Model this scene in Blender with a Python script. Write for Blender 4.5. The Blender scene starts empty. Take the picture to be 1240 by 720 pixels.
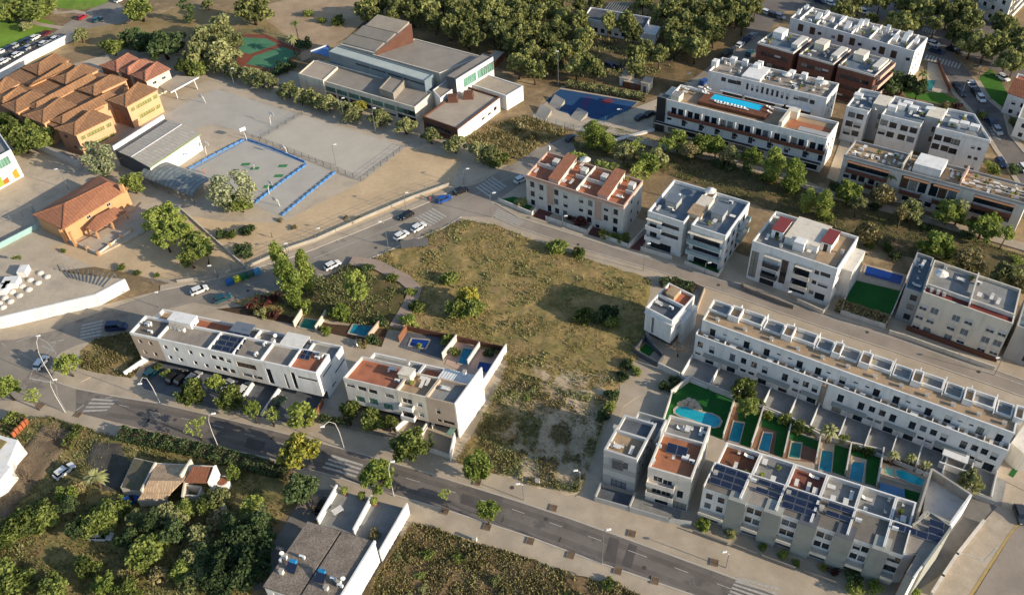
import bpy, math, random
import numpy as np
from mathutils import Vector, Matrix, noise
sc = bpy.context.scene
C = sc.collection
rnd = random.Random(7)
# ---------------------------------------------------------------- camera (a drone 140 m above the town)
FP, PITCH, ROLL, CXP, CYP, HC = 1072.26, .745666, -.0596836, 620., 360., 140.
_f = np.array([0, math.cos(PITCH), -math.sin(PITCH)]); _r = np.array([1., 0, 0]); _u = np.cross(_r, _f)
_R = math.cos(ROLL)*_r + math.sin(ROLL)*_u; _U = -math.sin(ROLL)*_r + math.cos(ROLL)*_u
cam_d = bpy.data.cameras.new('camera'); cam = bpy.data.objects.new('camera', cam_d); C.objects.link(cam)
cam.matrix_world = Matrix(((_R[0], _U[0], -_f[0], 0), (_R[1], _U[1], -_f[1], 0), (_R[2], _U[2], -_f[2], HC), (0, 0, 0, 1)))
cam_d.sensor_width = 36; cam_d.lens = 36*FP/1240; cam_d.clip_start = 1; cam_d.clip_end = 6000
sc.camera = cam
# ---------------------------------------------------------------- light
SUN_EL, SUN_AZ = math.radians(19), math.radians(-28)
sv = Vector((math.cos(SUN_AZ)*math.cos(SUN_EL), math.sin(SUN_AZ)*math.cos(SUN_EL), math.sin(SUN_EL)))
w = bpy.data.worlds.new('World'); sc.world = w; w.use_nodes = True
wt = w.node_tree; sky = wt.nodes.new('ShaderNodeTexSky'); sky.sky_type = 'NISHITA'; sky.sun_disc = False
sky.sun_elevation = SUN_EL; sky.sun_rotation = math.atan2(sv.x, sv.y); sky.ozone_density = 1.9
wt.links.new(sky.outputs[0], wt.nodes['Background'].inputs[0]); wt.nodes['Background'].inputs[1].default_value = .14
sd = bpy.data.lights.new('sun', 'SUN'); sun = bpy.data.objects.new('sun', sd); C.objects.link(sun)
sd.energy = 4.6; sd.angle = math.radians(.5); sd.color = (1, .87, .70)
sun.rotation_euler = (-sv).to_track_quat('-Z', 'Y').to_euler(); sun.location = (60, 60, 150)
sc.view_settings.view_transform = 'Standard'; sc.view_settings.look = 'None'
sc.view_settings.exposure = .58; sc.view_settings.gamma = 1

# ---------------------------------------------------------------- survey: a picture bearing met with a level plane
def P(x, y, z=0.):
    d = _R*((x-CXP)/FP) - _U*((y-CYP)/FP) + _f
    t = (HC-z)/-d[2]
    return Vector((d[0]*t, d[1]*t, z))
def mpp(x, y, z=0.):      # metres per pixel near that place
    p = P(x, y, z); return (p-Vector((0, 0, HC))).dot(Vector(_f))/FP
# ---------------------------------------------------------------- materials
def lin(c):
    c = c.lstrip('#'); v = [int(c[i:i+2], 16)/255 for i in (0, 2, 4)]
    return [x/12.92 if x <= .04045 else ((x+.055)/1.055)**2.4 for x in v]
MATS = {}
def mat(name, col, rough=.85, var=.25, scale=.6, bump=0., metal=0., col2=None, spec=.3, det=6, world=True, fine=0., fscale=6.):
    if name in MATS: return MATS[name]
    m = bpy.data.materials.new(name); m.use_nodes = True; nt = m.node_tree; b = nt.nodes['Principled BSDF']
    c = lin(col); MATS[name] = m
    b.inputs['Roughness'].default_value = rough; b.inputs['Metallic'].default_value = metal
    b.inputs['Specular IOR Level'].default_value = spec
    if var <= 0 and not col2:
        b.inputs['Base Color'].default_value = (*c, 1); return m
    if world: src = nt.nodes.new('ShaderNodeNewGeometry').outputs['Position']
    else: src = nt.nodes.new('ShaderNodeTexCoord').outputs['Object']
    n = nt.nodes.new('ShaderNodeTexNoise'); n.inputs['Scale'].default_value = scale; n.inputs['Detail'].default_value = det
    n.inputs['Roughness'].default_value = .62
    nt.links.new(src, n.inputs['Vector'])
    cr = nt.nodes.new('ShaderNodeValToRGB'); e = cr.color_ramp.elements
    c2 = lin(col2) if col2 else [x*(1-var) for x in c]
    hi = c if col2 else [min(1, x*(1+var*.6)) for x in c]
    e[0].position = .36; e[1].position = .66; e[0].color = (*c2, 1); e[1].color = (*hi, 1)
    nt.links.new(n.outputs['Fac'], cr.inputs[0]); out = cr.outputs[0]
    if fine > 0:
        n2 = nt.nodes.new('ShaderNodeTexNoise'); n2.inputs['Scale'].default_value = fscale; n2.inputs['Detail'].default_value = 3
        nt.links.new(src, n2.inputs['Vector'])
        mr = nt.nodes.new('ShaderNodeMapRange'); mr.inputs[1].default_value = .3; mr.inputs[2].default_value = .7
        mr.inputs[3].default_value = 1-fine; mr.inputs[4].default_value = 1+fine
        nt.links.new(n2.outputs['Fac'], mr.inputs[0])
        mx = nt.nodes.new('ShaderNodeVectorMath'); mx.operation = 'SCALE'
        nt.links.new(out, mx.inputs[0]); nt.links.new(mr.outputs[0], mx.inputs['Scale']); out = mx.outputs[0]
    nt.links.new(out, b.inputs['Base Color'])
    if bump > 0:
        bp = nt.nodes.new('ShaderNodeBump'); bp.inputs['Strength'].default_value = bump; bp.inputs['Distance'].default_value = .05
        n3 = nt.nodes.new('ShaderNodeTexNoise'); n3.inputs['Scale'].default_value = fscale; nt.links.new(src, n3.inputs['Vector'])
        nt.links.new(n3.outputs['Fac'], bp.inputs['Height']); nt.links.new(bp.outputs[0], b.inputs['Normal'])
    return m
def leafmat(name, dark, light, trans=.25, nscale=.35):
    if name in MATS: return MATS[name]
    m = bpy.data.materials.new(name); m.use_nodes = True; nt = m.node_tree; b = nt.nodes['Principled BSDF']; MATS[name] = m
    g = nt.nodes.new('ShaderNodeNewGeometry'); n = nt.nodes.new('ShaderNodeTexNoise'); n.inputs['Scale'].default_value = nscale
    n.inputs['Detail'].default_value = 4; nt.links.new(g.outputs['Position'], n.inputs['Vector'])
    oi = nt.nodes.new('ShaderNodeObjectInfo')
    a = nt.nodes.new('ShaderNodeMath'); a.operation = 'MULTIPLY_ADD'; a.inputs[1].default_value = .45; a.inputs[2].default_value = -.22
    nt.links.new(oi.outputs['Random'], a.inputs[0])
    r = nt.nodes.new('ShaderNodeMath'); r.operation = 'MULTIPLY_ADD'; r.inputs[1].default_value = .35; r.inputs[2].default_value = -.17
    nt.links.new(g.outputs['Random Per Island'], r.inputs[0])
    s = nt.nodes.new('ShaderNodeMath'); s.operation = 'ADD'; nt.links.new(a.outputs[0], s.inputs[0]); nt.links.new(n.outputs['Fac'], s.inputs[1])
    s2 = nt.nodes.new('ShaderNodeMath'); s2.operation = 'ADD'; nt.links.new(s.outputs[0], s2.inputs[0]); nt.links.new(r.outputs[0], s2.inputs[1])
    cr = nt.nodes.new('ShaderNodeValToRGB'); e = cr.color_ramp.elements
    e[0].position = .3; e[1].position = .72; e[0].color = (*lin(dark), 1); e[1].color = (*lin(light), 1)
    nt.links.new(s2.outputs[0], cr.inputs[0]); nt.links.new(cr.outputs[0], b.inputs['Base Color'])
    b.inputs['Roughness'].default_value = .65; b.inputs['Specular IOR Level'].default_value = .2
    t = nt.nodes.new('ShaderNodeBsdfTranslucent'); nt.links.new(cr.outputs[0], t.inputs['Color'])
    mx = nt.nodes.new('ShaderNodeMixShader'); mx.inputs[0].default_value = trans
    nt.links.new(b.outputs[0], mx.inputs[1]); nt.links.new(t.outputs[0], mx.inputs[2])
    nt.links.new(mx.outputs[0], nt.nodes['Material Output'].inputs['Surface'])
    return m
def stripes(name, col, col2, rough, direction, period, var=.2, duty=.5):
    """bands running along a level direction (standing seams, tile courses, boards)"""
    if name in MATS: return MATS[name]
    m = mat(name, col, rough, var, .8, fine=.06); nt = m.node_tree; b = nt.nodes['Principled BSDF']
    old = b.inputs['Base Color'].links[0].from_socket
    g = nt.nodes.new('ShaderNodeNewGeometry'); d = nt.nodes.new('ShaderNodeVectorMath'); d.operation = 'DOT_PRODUCT'
    v = Vector(direction).normalized()/period; d.inputs[1].default_value = v; nz = nt.nodes.new('ShaderNodeTexNoise'); nz.inputs['Scale'].default_value = .9; nt.links.new(g.outputs['Position'], nz.inputs['Vector']); ad = nt.nodes.new('ShaderNodeVectorMath'); ad.operation = 'MULTIPLY_ADD'; ad.inputs[1].default_value = (1.0, 1.0, 0); nt.links.new(nz.outputs['Color'], ad.inputs[0]); nt.links.new(g.outputs['Position'], ad.inputs[2]); nt.links.new(ad.outputs[0], d.inputs[0])
    fr = nt.nodes.new('ShaderNodeMath'); fr.operation = 'FRACT'; nt.links.new(d.outputs['Value'], fr.inputs[0])
    gt = nt.nodes.new('ShaderNodeMath'); gt.operation = 'GREATER_THAN'; gt.inputs[1].default_value = duty; nt.links.new(fr.outputs[0], gt.inputs[0])
    mx = nt.nodes.new('ShaderNodeMix'); mx.data_type = 'RGBA'; nt.links.new(gt.outputs[0], mx.inputs[0])
    nt.links.new(old, mx.inputs[6]); mx.inputs[7].default_value = (*lin(col2), 1); nt.links.new(mx.outputs[2], b.inputs['Base Color'])
    return m
def grime(m, amt=.25, scale=.25, col='#4a4238'):
    """weather streaks: long vertical noise"""
    nt = m.node_tree; b = nt.nodes['Principled BSDF']; g = nt.nodes.new('ShaderNodeNewGeometry')
    mp = nt.nodes.new('ShaderNodeMapping'); mp.inputs['Scale'].default_value = (1, 1, .15); nt.links.new(g.outputs['Position'], mp.inputs[0])
    n = nt.nodes.new('ShaderNodeTexNoise'); n.inputs['Scale'].default_value = scale*4; n.inputs['Detail'].default_value = 8
    nt.links.new(mp.outputs[0], n.inputs['Vector'])
    mr = nt.nodes.new('ShaderNodeMapRange'); mr.inputs[1].default_value = .5; mr.inputs[2].default_value = .8; mr.inputs[4].default_value = amt
    nt.links.new(n.outputs['Fac'], mr.inputs[0]); mx = nt.nodes.new('ShaderNodeMix'); mx.data_type = 'RGBA'; nt.links.new(mr.outputs[0], mx.inputs[0])
    s = b.inputs['Base Color']
    if s.links: nt.links.new(s.links[0].from_socket, mx.inputs[6])
    else: mx.inputs[6].default_value = s.default_value
    mx.inputs[7].default_value = (*lin(col), 1); nt.links.new(mx.outputs[2], s)
    return m
def cracks(m, scale, wd, k=.6):
    """fine dark joints or cracks from cell borders"""
    nt = m.node_tree; b = nt.nodes['Principled BSDF']; g = nt.nodes.new('ShaderNodeNewGeometry'); v = nt.nodes.new('ShaderNodeTexVoronoi'); v.feature = 'DISTANCE_TO_EDGE'; v.inputs['Scale'].default_value = scale
    n = nt.nodes.new('ShaderNodeTexNoise'); n.inputs['Scale'].default_value = scale*3; nt.links.new(g.outputs['Position'], n.inputs['Vector'])
    a = nt.nodes.new('ShaderNodeVectorMath'); a.operation = 'MULTIPLY_ADD'; a.inputs[1].default_value = (1.2/scale*.3,)*3; nt.links.new(n.outputs['Color'], a.inputs[0]); nt.links.new(g.outputs['Position'], a.inputs[2]); nt.links.new(a.outputs[0], v.inputs['Vector'])
    mr = nt.nodes.new('ShaderNodeMapRange'); mr.inputs[2].default_value = wd*scale; mr.inputs[3].default_value = k; nt.links.new(v.outputs['Distance'], mr.inputs[0])
    mx = nt.nodes.new('ShaderNodeVectorMath'); mx.operation = 'SCALE'; nt.links.new(b.inputs['Base Color'].links[0].from_socket, mx.inputs[0]); nt.links.new(mr.outputs[0], mx.inputs['Scale']); nt.links.new(mx.outputs[0], b.inputs['Base Color']); return m
def patches(m, col, scale, lo, hi):
    """worn or bare places over a ground material"""
    nt = m.node_tree; b = nt.nodes['Principled BSDF']; g = nt.nodes.new('ShaderNodeNewGeometry'); n = nt.nodes.new('ShaderNodeTexNoise'); n.inputs['Scale'].default_value = scale; n.inputs['Detail'].default_value = 9; n.inputs['Roughness'].default_value = .7
    nt.links.new(g.outputs['Position'], n.inputs['Vector']); mr = nt.nodes.new('ShaderNodeMapRange'); mr.inputs[1].default_value = lo; mr.inputs[2].default_value = hi; nt.links.new(n.outputs['Fac'], mr.inputs[0])
    mx = nt.nodes.new('ShaderNodeMix'); mx.data_type = 'RGBA'; nt.links.new(mr.outputs[0], mx.inputs[0]); nt.links.new(b.inputs['Base Color'].links[0].from_socket, mx.inputs[6]); mx.inputs[7].default_value = (*lin(col), 1); nt.links.new(mx.outputs[2], b.inputs['Base Color']); return m
def soilpatch(m, col, c, rx, ry):
    """a worn bare place that fades into the ground around it"""
    nt = m.node_tree; b = nt.nodes['Principled BSDF']; g = nt.nodes.new('ShaderNodeNewGeometry'); s = nt.nodes.new('ShaderNodeVectorMath'); s.operation = 'SUBTRACT'; s.inputs[1].default_value = (c.x, c.y, 0); nt.links.new(g.outputs['Position'], s.inputs[0])
    k = nt.nodes.new('ShaderNodeVectorMath'); k.operation = 'MULTIPLY'; k.inputs[1].default_value = (1/rx, 1/ry, 0); nt.links.new(s.outputs[0], k.inputs[0]); l = nt.nodes.new('ShaderNodeVectorMath'); l.operation = 'LENGTH'; nt.links.new(k.outputs[0], l.inputs[0])
    n = nt.nodes.new('ShaderNodeTexNoise'); n.inputs['Scale'].default_value = .3; n.inputs['Detail'].default_value = 9; nt.links.new(g.outputs['Position'], n.inputs['Vector']); a = nt.nodes.new('ShaderNodeMath'); a.operation = 'MULTIPLY_ADD'; a.inputs[1].default_value = 1.8; nt.links.new(n.outputs['Fac'], a.inputs[0]); nt.links.new(l.outputs['Value'], a.inputs[2])
    mr = nt.nodes.new('ShaderNodeMapRange'); mr.inputs[1].default_value = 1.75; mr.inputs[2].default_value = 1.95; mr.inputs[3].default_value = .85; mr.inputs[4].default_value = 0; nt.links.new(a.outputs[0], mr.inputs[0])
    mx = nt.nodes.new('ShaderNodeMix'); mx.data_type = 'RGBA'; nt.links.new(mr.outputs[0], mx.inputs[0]); nt.links.new(b.inputs['Base Color'].links[0].from_socket, mx.inputs[6]); mx.inputs[7].default_value = (*lin(col), 1); nt.links.new(mx.outputs[2], b.inputs['Base Color']); return m
# ---------------------------------------------------------------- mesh building
class MB:
    def __init__(s): s.v = []; s.f = []; s.m = []; s.k = 0
    def add(s, vs, fs):
        n = len(s.v); s.v += [tuple(v) for v in vs]; s.f += [tuple(i+n for i in f) for f in fs]; s.m += [s.k]*len(fs); return s
    def hexa(s, c):      # eight corners: bottom ring then top ring
        return s.add(c, [(3, 2, 1, 0), (4, 5, 6, 7), (0, 1, 5, 4), (1, 2, 6, 5), (2, 3, 7, 6), (3, 0, 4, 7)])
    def box(s, x0, x1, y0, y1, z0, z1):
        return s.hexa([(x0, y0, z0), (x1, y0, z0), (x1, y1, z0), (x0, y1, z0), (x0, y0, z1), (x1, y0, z1), (x1, y1, z1), (x0, y1, z1)])
    def prism(s, pts, z0, z1):
        n = len(pts); a = sum(pts[i][0]*pts[(i+1) % n][1]-pts[(i+1) % n][0]*pts[i][1] for i in range(n))
        if a < 0: pts = pts[::-1]
        vs = [(p[0], p[1], z0) for p in pts]+[(p[0], p[1], z1) for p in pts]
        return s.add(vs, [tuple(range(n-1, -1, -1)), tuple(range(n, 2*n))]+[(i, (i+1) % n, n+(i+1) % n, n+i) for i in range(n)])
    def sheet(s, pts, z):
        n = len(pts); a = sum(pts[i][0]*pts[(i+1) % n][1]-pts[(i+1) % n][0]*pts[i][1] for i in range(n))
        if a < 0: pts = pts[::-1]
        return s.add([(p[0], p[1], z) for p in pts], [tuple(range(n))])
    def bar(s, a, b, wd, h=None):      # a straight bar between two points
        a = Vector(a); b = Vector(b); d = b-a; h = h or wd
        sd_ = Vector((-d.y, d.x, 0)); sd_ = sd_.normalized() if sd_.length > 1e-6 else Vector((1, 0, 0))
        up = d.cross(sd_).normalized()
        if up.z < 0: up = -up
        sd_ = sd_*wd/2; up = up*h/2
        c = [a-sd_-up, a+sd_-up, b+sd_-up, b-sd_-up, a-sd_+up, a+sd_+up, b+sd_+up, b-sd_+up]
        return s.hexa(c)
    def tube(s, pts, r, n=6):
        pts = [Vector(p) for p in pts]; rs = r if isinstance(r, (list, tuple)) else [r]*len(pts); base = len(s.v)
        for i, p in enumerate(pts):
            d = (pts[min(i+1, len(pts)-1)]-pts[max(i-1, 0)]).normalized()
            x = d.orthogonal().normalized(); y = d.cross(x)
            if i and abs(d.z) < .999: pass
            for k in range(n):
                t = 2*math.pi*k/n; q = p+x*math.cos(t)*rs[i]+y*math.sin(t)*rs[i]; s.v.append(tuple(q))
        for i in range(len(pts)-1):
            for k in range(n):
                a = base+i*n+k; b = base+i*n+(k+1) % n; s.f.append((a, b, b+n, a+n)); s.m.append(s.k)
        s.f.append(tuple(base+k for k in range(n-1, -1, -1))); s.f.append(tuple(base+(len(pts)-1)*n+k for k in range(n))); s.m += [s.k]*2
        return s
    def cyl(s, x, y, z0, z1, r, n=12, r2=None):
        r2 = r if r2 is None else r2; a = [(x+math.cos(2*math.pi*k/n)*r, y+math.sin(2*math.pi*k/n)*r, z0) for k in range(n)]
        b = [(x+math.cos(2*math.pi*k/n)*r2, y+math.sin(2*math.pi*k/n)*r2, z1) for k in range(n)]
        return s.add(a+b, [tuple(range(n-1, -1, -1)), tuple(range(n, 2*n))]+[(k, (k+1) % n, n+(k+1) % n, n+k) for k in range(n)])
    def data(s, name, mats, smooth=False):
        me = bpy.data.meshes.new(name); me.from_pydata(s.v, [], s.f)
        for m in (mats if isinstance(mats, (list, tuple)) else [mats]): me.materials.append(m)
        if any(s.m): me.polygons.foreach_set('material_index', s.m)
        if smooth: me.polygons.foreach_set('use_smooth', [True]*len(me.polygons))
        me.update(); return me
def link(name, data, parent=None, loc=None, rz=None, scale=None):
    o = bpy.data.objects.new(name, data); C.objects.link(o)
    if parent is not None: o.parent = parent
    if loc is not None: o.location = loc
    if rz is not None: o.rotation_euler = (0, 0, rz)
    if scale is not None: o.scale = scale if hasattr(scale, '__len__') else (scale,)*3
    return o
def tag(o, label=None, cat=None, group=None, kind=None):
    if label: o['label'] = label
    if cat: o['category'] = cat
    if group: o['group'] = group
    if kind: o['kind'] = kind
    return o
def thing(name, label, cat, loc=(0, 0, 0), rz=0, group=None):
    return tag(link(name, None, None, loc, rz), label, cat, group)
def part(th, name, mb, m, label=None, smooth=False):
    o = link(name, mb.data(name, m, smooth), th)
    if label: o['label'] = label
    return o
def struct(name, mb, m): return tag(link(name, mb.data(name, m)), kind='structure')
def copy_tree(o, parent=None, loc=None, rz=None, scale=None):
    c = o.copy(); C.objects.link(c); c.parent = parent
    if loc is not None: c.location = loc
    if rz is not None: c.rotation_euler = (0, 0, rz)
    if scale is not None: c.scale = scale if hasattr(scale, '__len__') else (scale,)*3
    for ch in CH.get(o.name, ()): copy_tree(ch, c)
    return c
CH = {}
def proto(root):           # remember the children of a thing that gets copied
    CH[root.name] = [o for o in C.objects if o.parent == root]
    for ch in CH[root.name]: CH[ch.name] = [o for o in C.objects if o.parent == ch]
    return root
USED = set()
def put(p, loc, rz=0, scale=1, label=None, group=None):   # the first placement uses the original itself
    if p.name not in USED:
        USED.add(p.name); o = p; o.location = loc; o.rotation_euler = (0, 0, rz); o.scale = scale if hasattr(scale, '__len__') else (scale,)*3
    else: o = copy_tree(p, None, loc, rz, scale)
    if label: o['label'] = label
    if group: o['group'] = group
    return o
def gpoly(pts, z=0): return [P(x, y, z) for x, y in pts]
def area(name, pts, z, m, mats=None):
    mb = MB(); mb.sheet(gpoly(pts), z); return struct(name, mb, m)
def slab(name, pts, z0, z1, m):
    mb = MB(); mb.prism(gpoly(pts, z1), z0, z1); return struct(name, mb, m)
def inpoly(x, y, poly):
    c = False; n = len(poly)
    for i in range(n):
        x1, y1 = poly[i][0], poly[i][1]; x2, y2 = poly[i-1][0], poly[i-1][1]
        if (y1 > y) != (y2 > y) and x < (x2-x1)*(y-y1)/(y2-y1)+x1: c = not c
    return c
def wobble(g, amt):       # ragged natural edge
    out = []
    for a, b in zip(g, g[1:]+g[:1]):
        d = b-a; n = max(1, int(d.length/1.3)); v = Vector((-d.y, d.x, 0)).normalized()
        for i in range(n): q = a.lerp(b, i/n); out.append(q+v*amt*(noise.noise((q.x*.35, q.y*.35, 1))+.5*noise.noise((q.x*1.1, q.y*1.1, 2))))
    return out
def terrain(name, pts, m, step=.8, amp=.35, fr=.25, z0=.03, kind='structure', wob=.7):
    poly = wobble(gpoly(pts), wob); xs = [p.x for p in poly]; ys = [p.y for p in poly]
    nx = int((max(xs)-min(xs))/step)+1; ny = int((max(ys)-min(ys))/step)+1; x0 = min(xs); y0 = min(ys); idx = {}; mb = MB()
    def snap(x, y):
        q = Vector((x, y)); best = None
        for k in range(len(poly)):
            A = Vector(poly[k-1][:2]); D = Vector(poly[k][:2])-A; t = max(0, min(1, (q-A).dot(D)/max(1e-9, D.dot(D)))); c = A+D*t; e = (c-q).length
            if best is None or e < best[0]: best = (e, c)
        return best[1]
    cells = [(i, j) for i in range(-1, nx+1) for j in range(-1, ny+1) if inpoly(x0+(i+.5)*step, y0+(j+.5)*step, poly)]; cset = set(cells)
    def vi(i, j):
        if (i, j) not in idx:
            x = x0+i*step; y = y0+j*step
            h = amp*(.5+.5*noise.noise((x*fr, y*fr, 3)))+amp*.45*noise.noise((x*fr*4, y*fr*4, 9)); h = max(h, 0)
            if not all(c in cset for c in ((i, j), (i-1, j), (i, j-1), (i-1, j-1))): c = snap(x, y); x, y = c; h = 0 if z0 < .2 else -z0*.9
            idx[(i, j)] = len(mb.v); mb.v.append((x, y, z0+h))
        return idx[(i, j)]
    for i, j in cells: mb.f.append((vi(i, j), vi(i+1, j), vi(i+1, j+1), vi(i, j+1))); mb.m.append(0)
    o = tag(link(name, mb.data(name, m, True)), kind=kind); return o
# ---------------------------------------------------------------- plans surveyed from roof corners
class Fr:
    """u runs along the front (left to right as seen), v runs back; local xy has x along u"""
    def __init__(s, fl, fr, br, h, base=0.):
        A = P(*fl, h); B = P(*fr, h); D = P(*br, h)
        s.O = Vector((A.x, A.y, base)); s.h = h-base; s.base = base
        u = (B-A); u.z = 0; s.W = u.length; u.normalize(); v = D-B; v.z = 0; s.D = v.length; v.normalize()
        s.rz = math.atan2(u.y, u.x); s.u = u; s.v = v
        s.vx = v.dot(u); s.vy = v.dot(Vector((-u.y, u.x, 0)))
    def S(s, a, b, z=0): return Vector((a+b*s.vx, b*s.vy, z))       # plan metres -> local point
    def loc(s, x, y, z): return s.ab_of(P(x, y, z))                 # bearing on a level -> plan metres
    def ab_of(s, p):
        d = p-s.O; lx = d.dot(s.u); ly = d.dot(Vector((-s.u.y, s.u.x, 0))); b = ly/s.vy; return lx-b*s.vx, b
    def world(s, a, b, z=0): q = s.O+s.u*a+s.v*b; q.z = s.base+z; return q
    def onf(s, x, y, side='f'):                                     # bearing on a facade -> (distance along, height)
        cp = Vector((0, 0, HC)); d = P(x, y, 0)-cp
        if side == 'f': o = s.O; t_ = s.u
        elif side == 'r': o = s.O+s.u*s.W; t_ = s.v
        elif side == 'l': o = s.O+s.v*s.D; t_ = -s.v
        n = Vector((-t_.y, t_.x, 0)); k = (o-cp).dot(n)/d.dot(n); q = cp+d*k; return (q-o).dot(t_), q.z-s.base
    def side(s, side):
        W, D = s.W, s.D
        return {'f': (s.S(0, 0), s.S(W, 0)), 'r': (s.S(W, 0), s.S(W, D)), 'b': (s.S(W, D), s.S(0, D)), 'l': (s.S(0, D), s.S(0, 0))}[side]
def sbox(F, mb, a0, a1, b0, b1, z0, z1):
    return mb.hexa([F.S(a0, b0, z0), F.S(a1, b0, z0), F.S(a1, b1, z0), F.S(a0, b1, z0), F.S(a0, b0, z1), F.S(a1, b0, z1), F.S(a1, b1, z1), F.S(a0, b1, z1)])
# ---------------------------------------------------------------- common materials
WHITE = grime(mat('white_render', '#d9d7d1', .85, .07, .25, fine=.03), .34, col='#8a8172')
CREAM = grime(mat('cream_render', '#cfc5b2', .85, .08, .25, fine=.03), .3)
PALE = grime(mat('pale_stone_render', '#c9c3b8', .85, .08, .25, fine=.03), .3)
BEIGE = grime(mat('beige_render', '#b3a08c', .85, .08, .25, fine=.03), .15)
GREYR = grime(mat('grey_render', '#9c9c99', .85, .08, .3, fine=.03), .18)
GREYP = grime(mat('grey_panel', '#92938a', .7, .1, .3, fine=.03), .2)
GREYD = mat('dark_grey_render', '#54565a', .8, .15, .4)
TERRA = mat('terracotta_tile_floor', '#a5684c', .8, .2, .5, fine=.1, fscale=3)
RUST = grime(mat('rust_panel', '#5f3f32', .8, .15, .5), .2)
GRAVEL = mat('roof_gravel', '#8d8478', .95, .22, .35, fine=.16, fscale=9)
GRAVELD = mat('dark_roof_gravel', '#6f685e', .95, .22, .35, fine=.16, fscale=9)
TILEG = mat('grey_terrace_tiles', '#85847f', .8, .18, .5, fine=.08, fscale=4)
TILEB = mat('beige_terrace_tiles', '#a1896c', .8, .18, .4, fine=.08, fscale=4)
TILED = mat('dark_terrace_tiles', '#5c5f63', .8, .22, .5, fine=.08, fscale=4)
TILEBL = mat('bluish_terrace_tiles', '#68737c', .75, .22, .5, fine=.08, fscale=4)
WOOD = mat('deck_wood', '#6d4530', .8, .25, .8, fine=.15, fscale=5)
METALW = mat('white_metal', '#d4d4d0', .5, 0)
METALG = mat('grey_metal', '#8b8e90', .45, 0, metal=.6)
METALD = mat('dark_metal', '#2a2c2e', .5, 0)
FRAMED = mat('dark_window_frame', '#3a3a3a', .5, 0)
FRAMEW = mat('white_window_frame', '#c8c8c4', .5, 0)
SHUT = mat('roller_shutter_slats', '#b9b9b4', .6, .1, 1.)
SHUTB = mat('brown_shutter_slats', '#5b4434', .7, .15, 1.)
SHUTG = mat('grey_shutter_slats', '#6f7477', .7, .15, 1.)
GLASS = mat('window_glass', '#1b2630', .08, .3, .4, spec=.8)
GLASSG = mat('green_glass', '#5e8a78', .15, .3, .4, spec=.8)
GLASSR = mat('railing_glass', '#86a3a6', .12, .2, .4, spec=.7)
CONC = mat('concrete', '#a19a8d', .9, .15, .4, fine=.08, fscale=4)
CONCD = mat('dark_concrete', '#77726a', .9, .15, .4, fine=.08, fscale=4)
PANEL = mat('solar_cells', '#20283c', .18, .2, 1., spec=.7)
FABW = mat('white_fabric', '#d0ccc2', .9, .1, 1.)
SOIL = mat('soil', '#4d3b2b', .95, .3, 1.)
POT = mat('clay_pot', '#9a5c3c', .9, .2, 2.)

def wall(mb, p0, p1, z0, z1, holes=(), rev=.18):
    p0 = Vector((p0[0], p0[1], 0)); p1 = Vector((p1[0], p1[1], 0)); d = p1-p0; L = d.length; d.normalize(); n = Vector((-d.y, d.x, 0))
    hs = []
    for h in holes:
        s, z, w_, h_ = h[:4]; a = max(.05, s-w_/2); b = min(L-.05, s+w_/2); c = max(z0+.02, z); e = min(z1-.05, z+h_)
        if b-a > .1 and e-c > .1: hs.append((a, b, c, e))
    xs = sorted({0, L, *[round(q, 4) for h in hs for q in h[:2]]}); zs = sorted({z0, z1, *[round(q, 4) for h in hs for q in h[2:]]})
    pt = lambda s, z, t=0: tuple(p0+d*s+n*t+Vector((0, 0, z)))
    for j in range(len(zs)-1):
        run = None
        for i in range(len(xs)-1):
            cx, cz = (xs[i]+xs[i+1])/2, (zs[j]+zs[j+1])/2
            hole = any(a < cx < b and c < cz < e for a, b, c, e in hs)
            if not hole:
                if run is None: run = xs[i]
            if hole or i == len(xs)-2:
                end = xs[i] if hole else xs[i+1]
                if run is not None:
                    mb.add([pt(run, zs[j]), pt(end, zs[j]), pt(end, zs[j+1]), pt(run, zs[j+1])], [(0, 1, 2, 3)]); run = None
    for a, b, c, e in hs:
        v = [pt(a, c), pt(b, c), pt(b, e), pt(a, e), pt(a, c, rev), pt(b, c, rev), pt(b, e, rev), pt(a, e, rev)]
        mb.add(v, [(0, 4, 5, 1), (1, 5, 6, 2), (2, 6, 7, 3), (3, 7, 4, 0)])
    return hs
WC = {}
WV = ['glass_d']*6+['half_d', 'half_d', 'sg_d', 'cu_d', 'gv_d']
CURT = mat('pale_curtain', '#8d8a80', .9, .2, 1.5)
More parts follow.
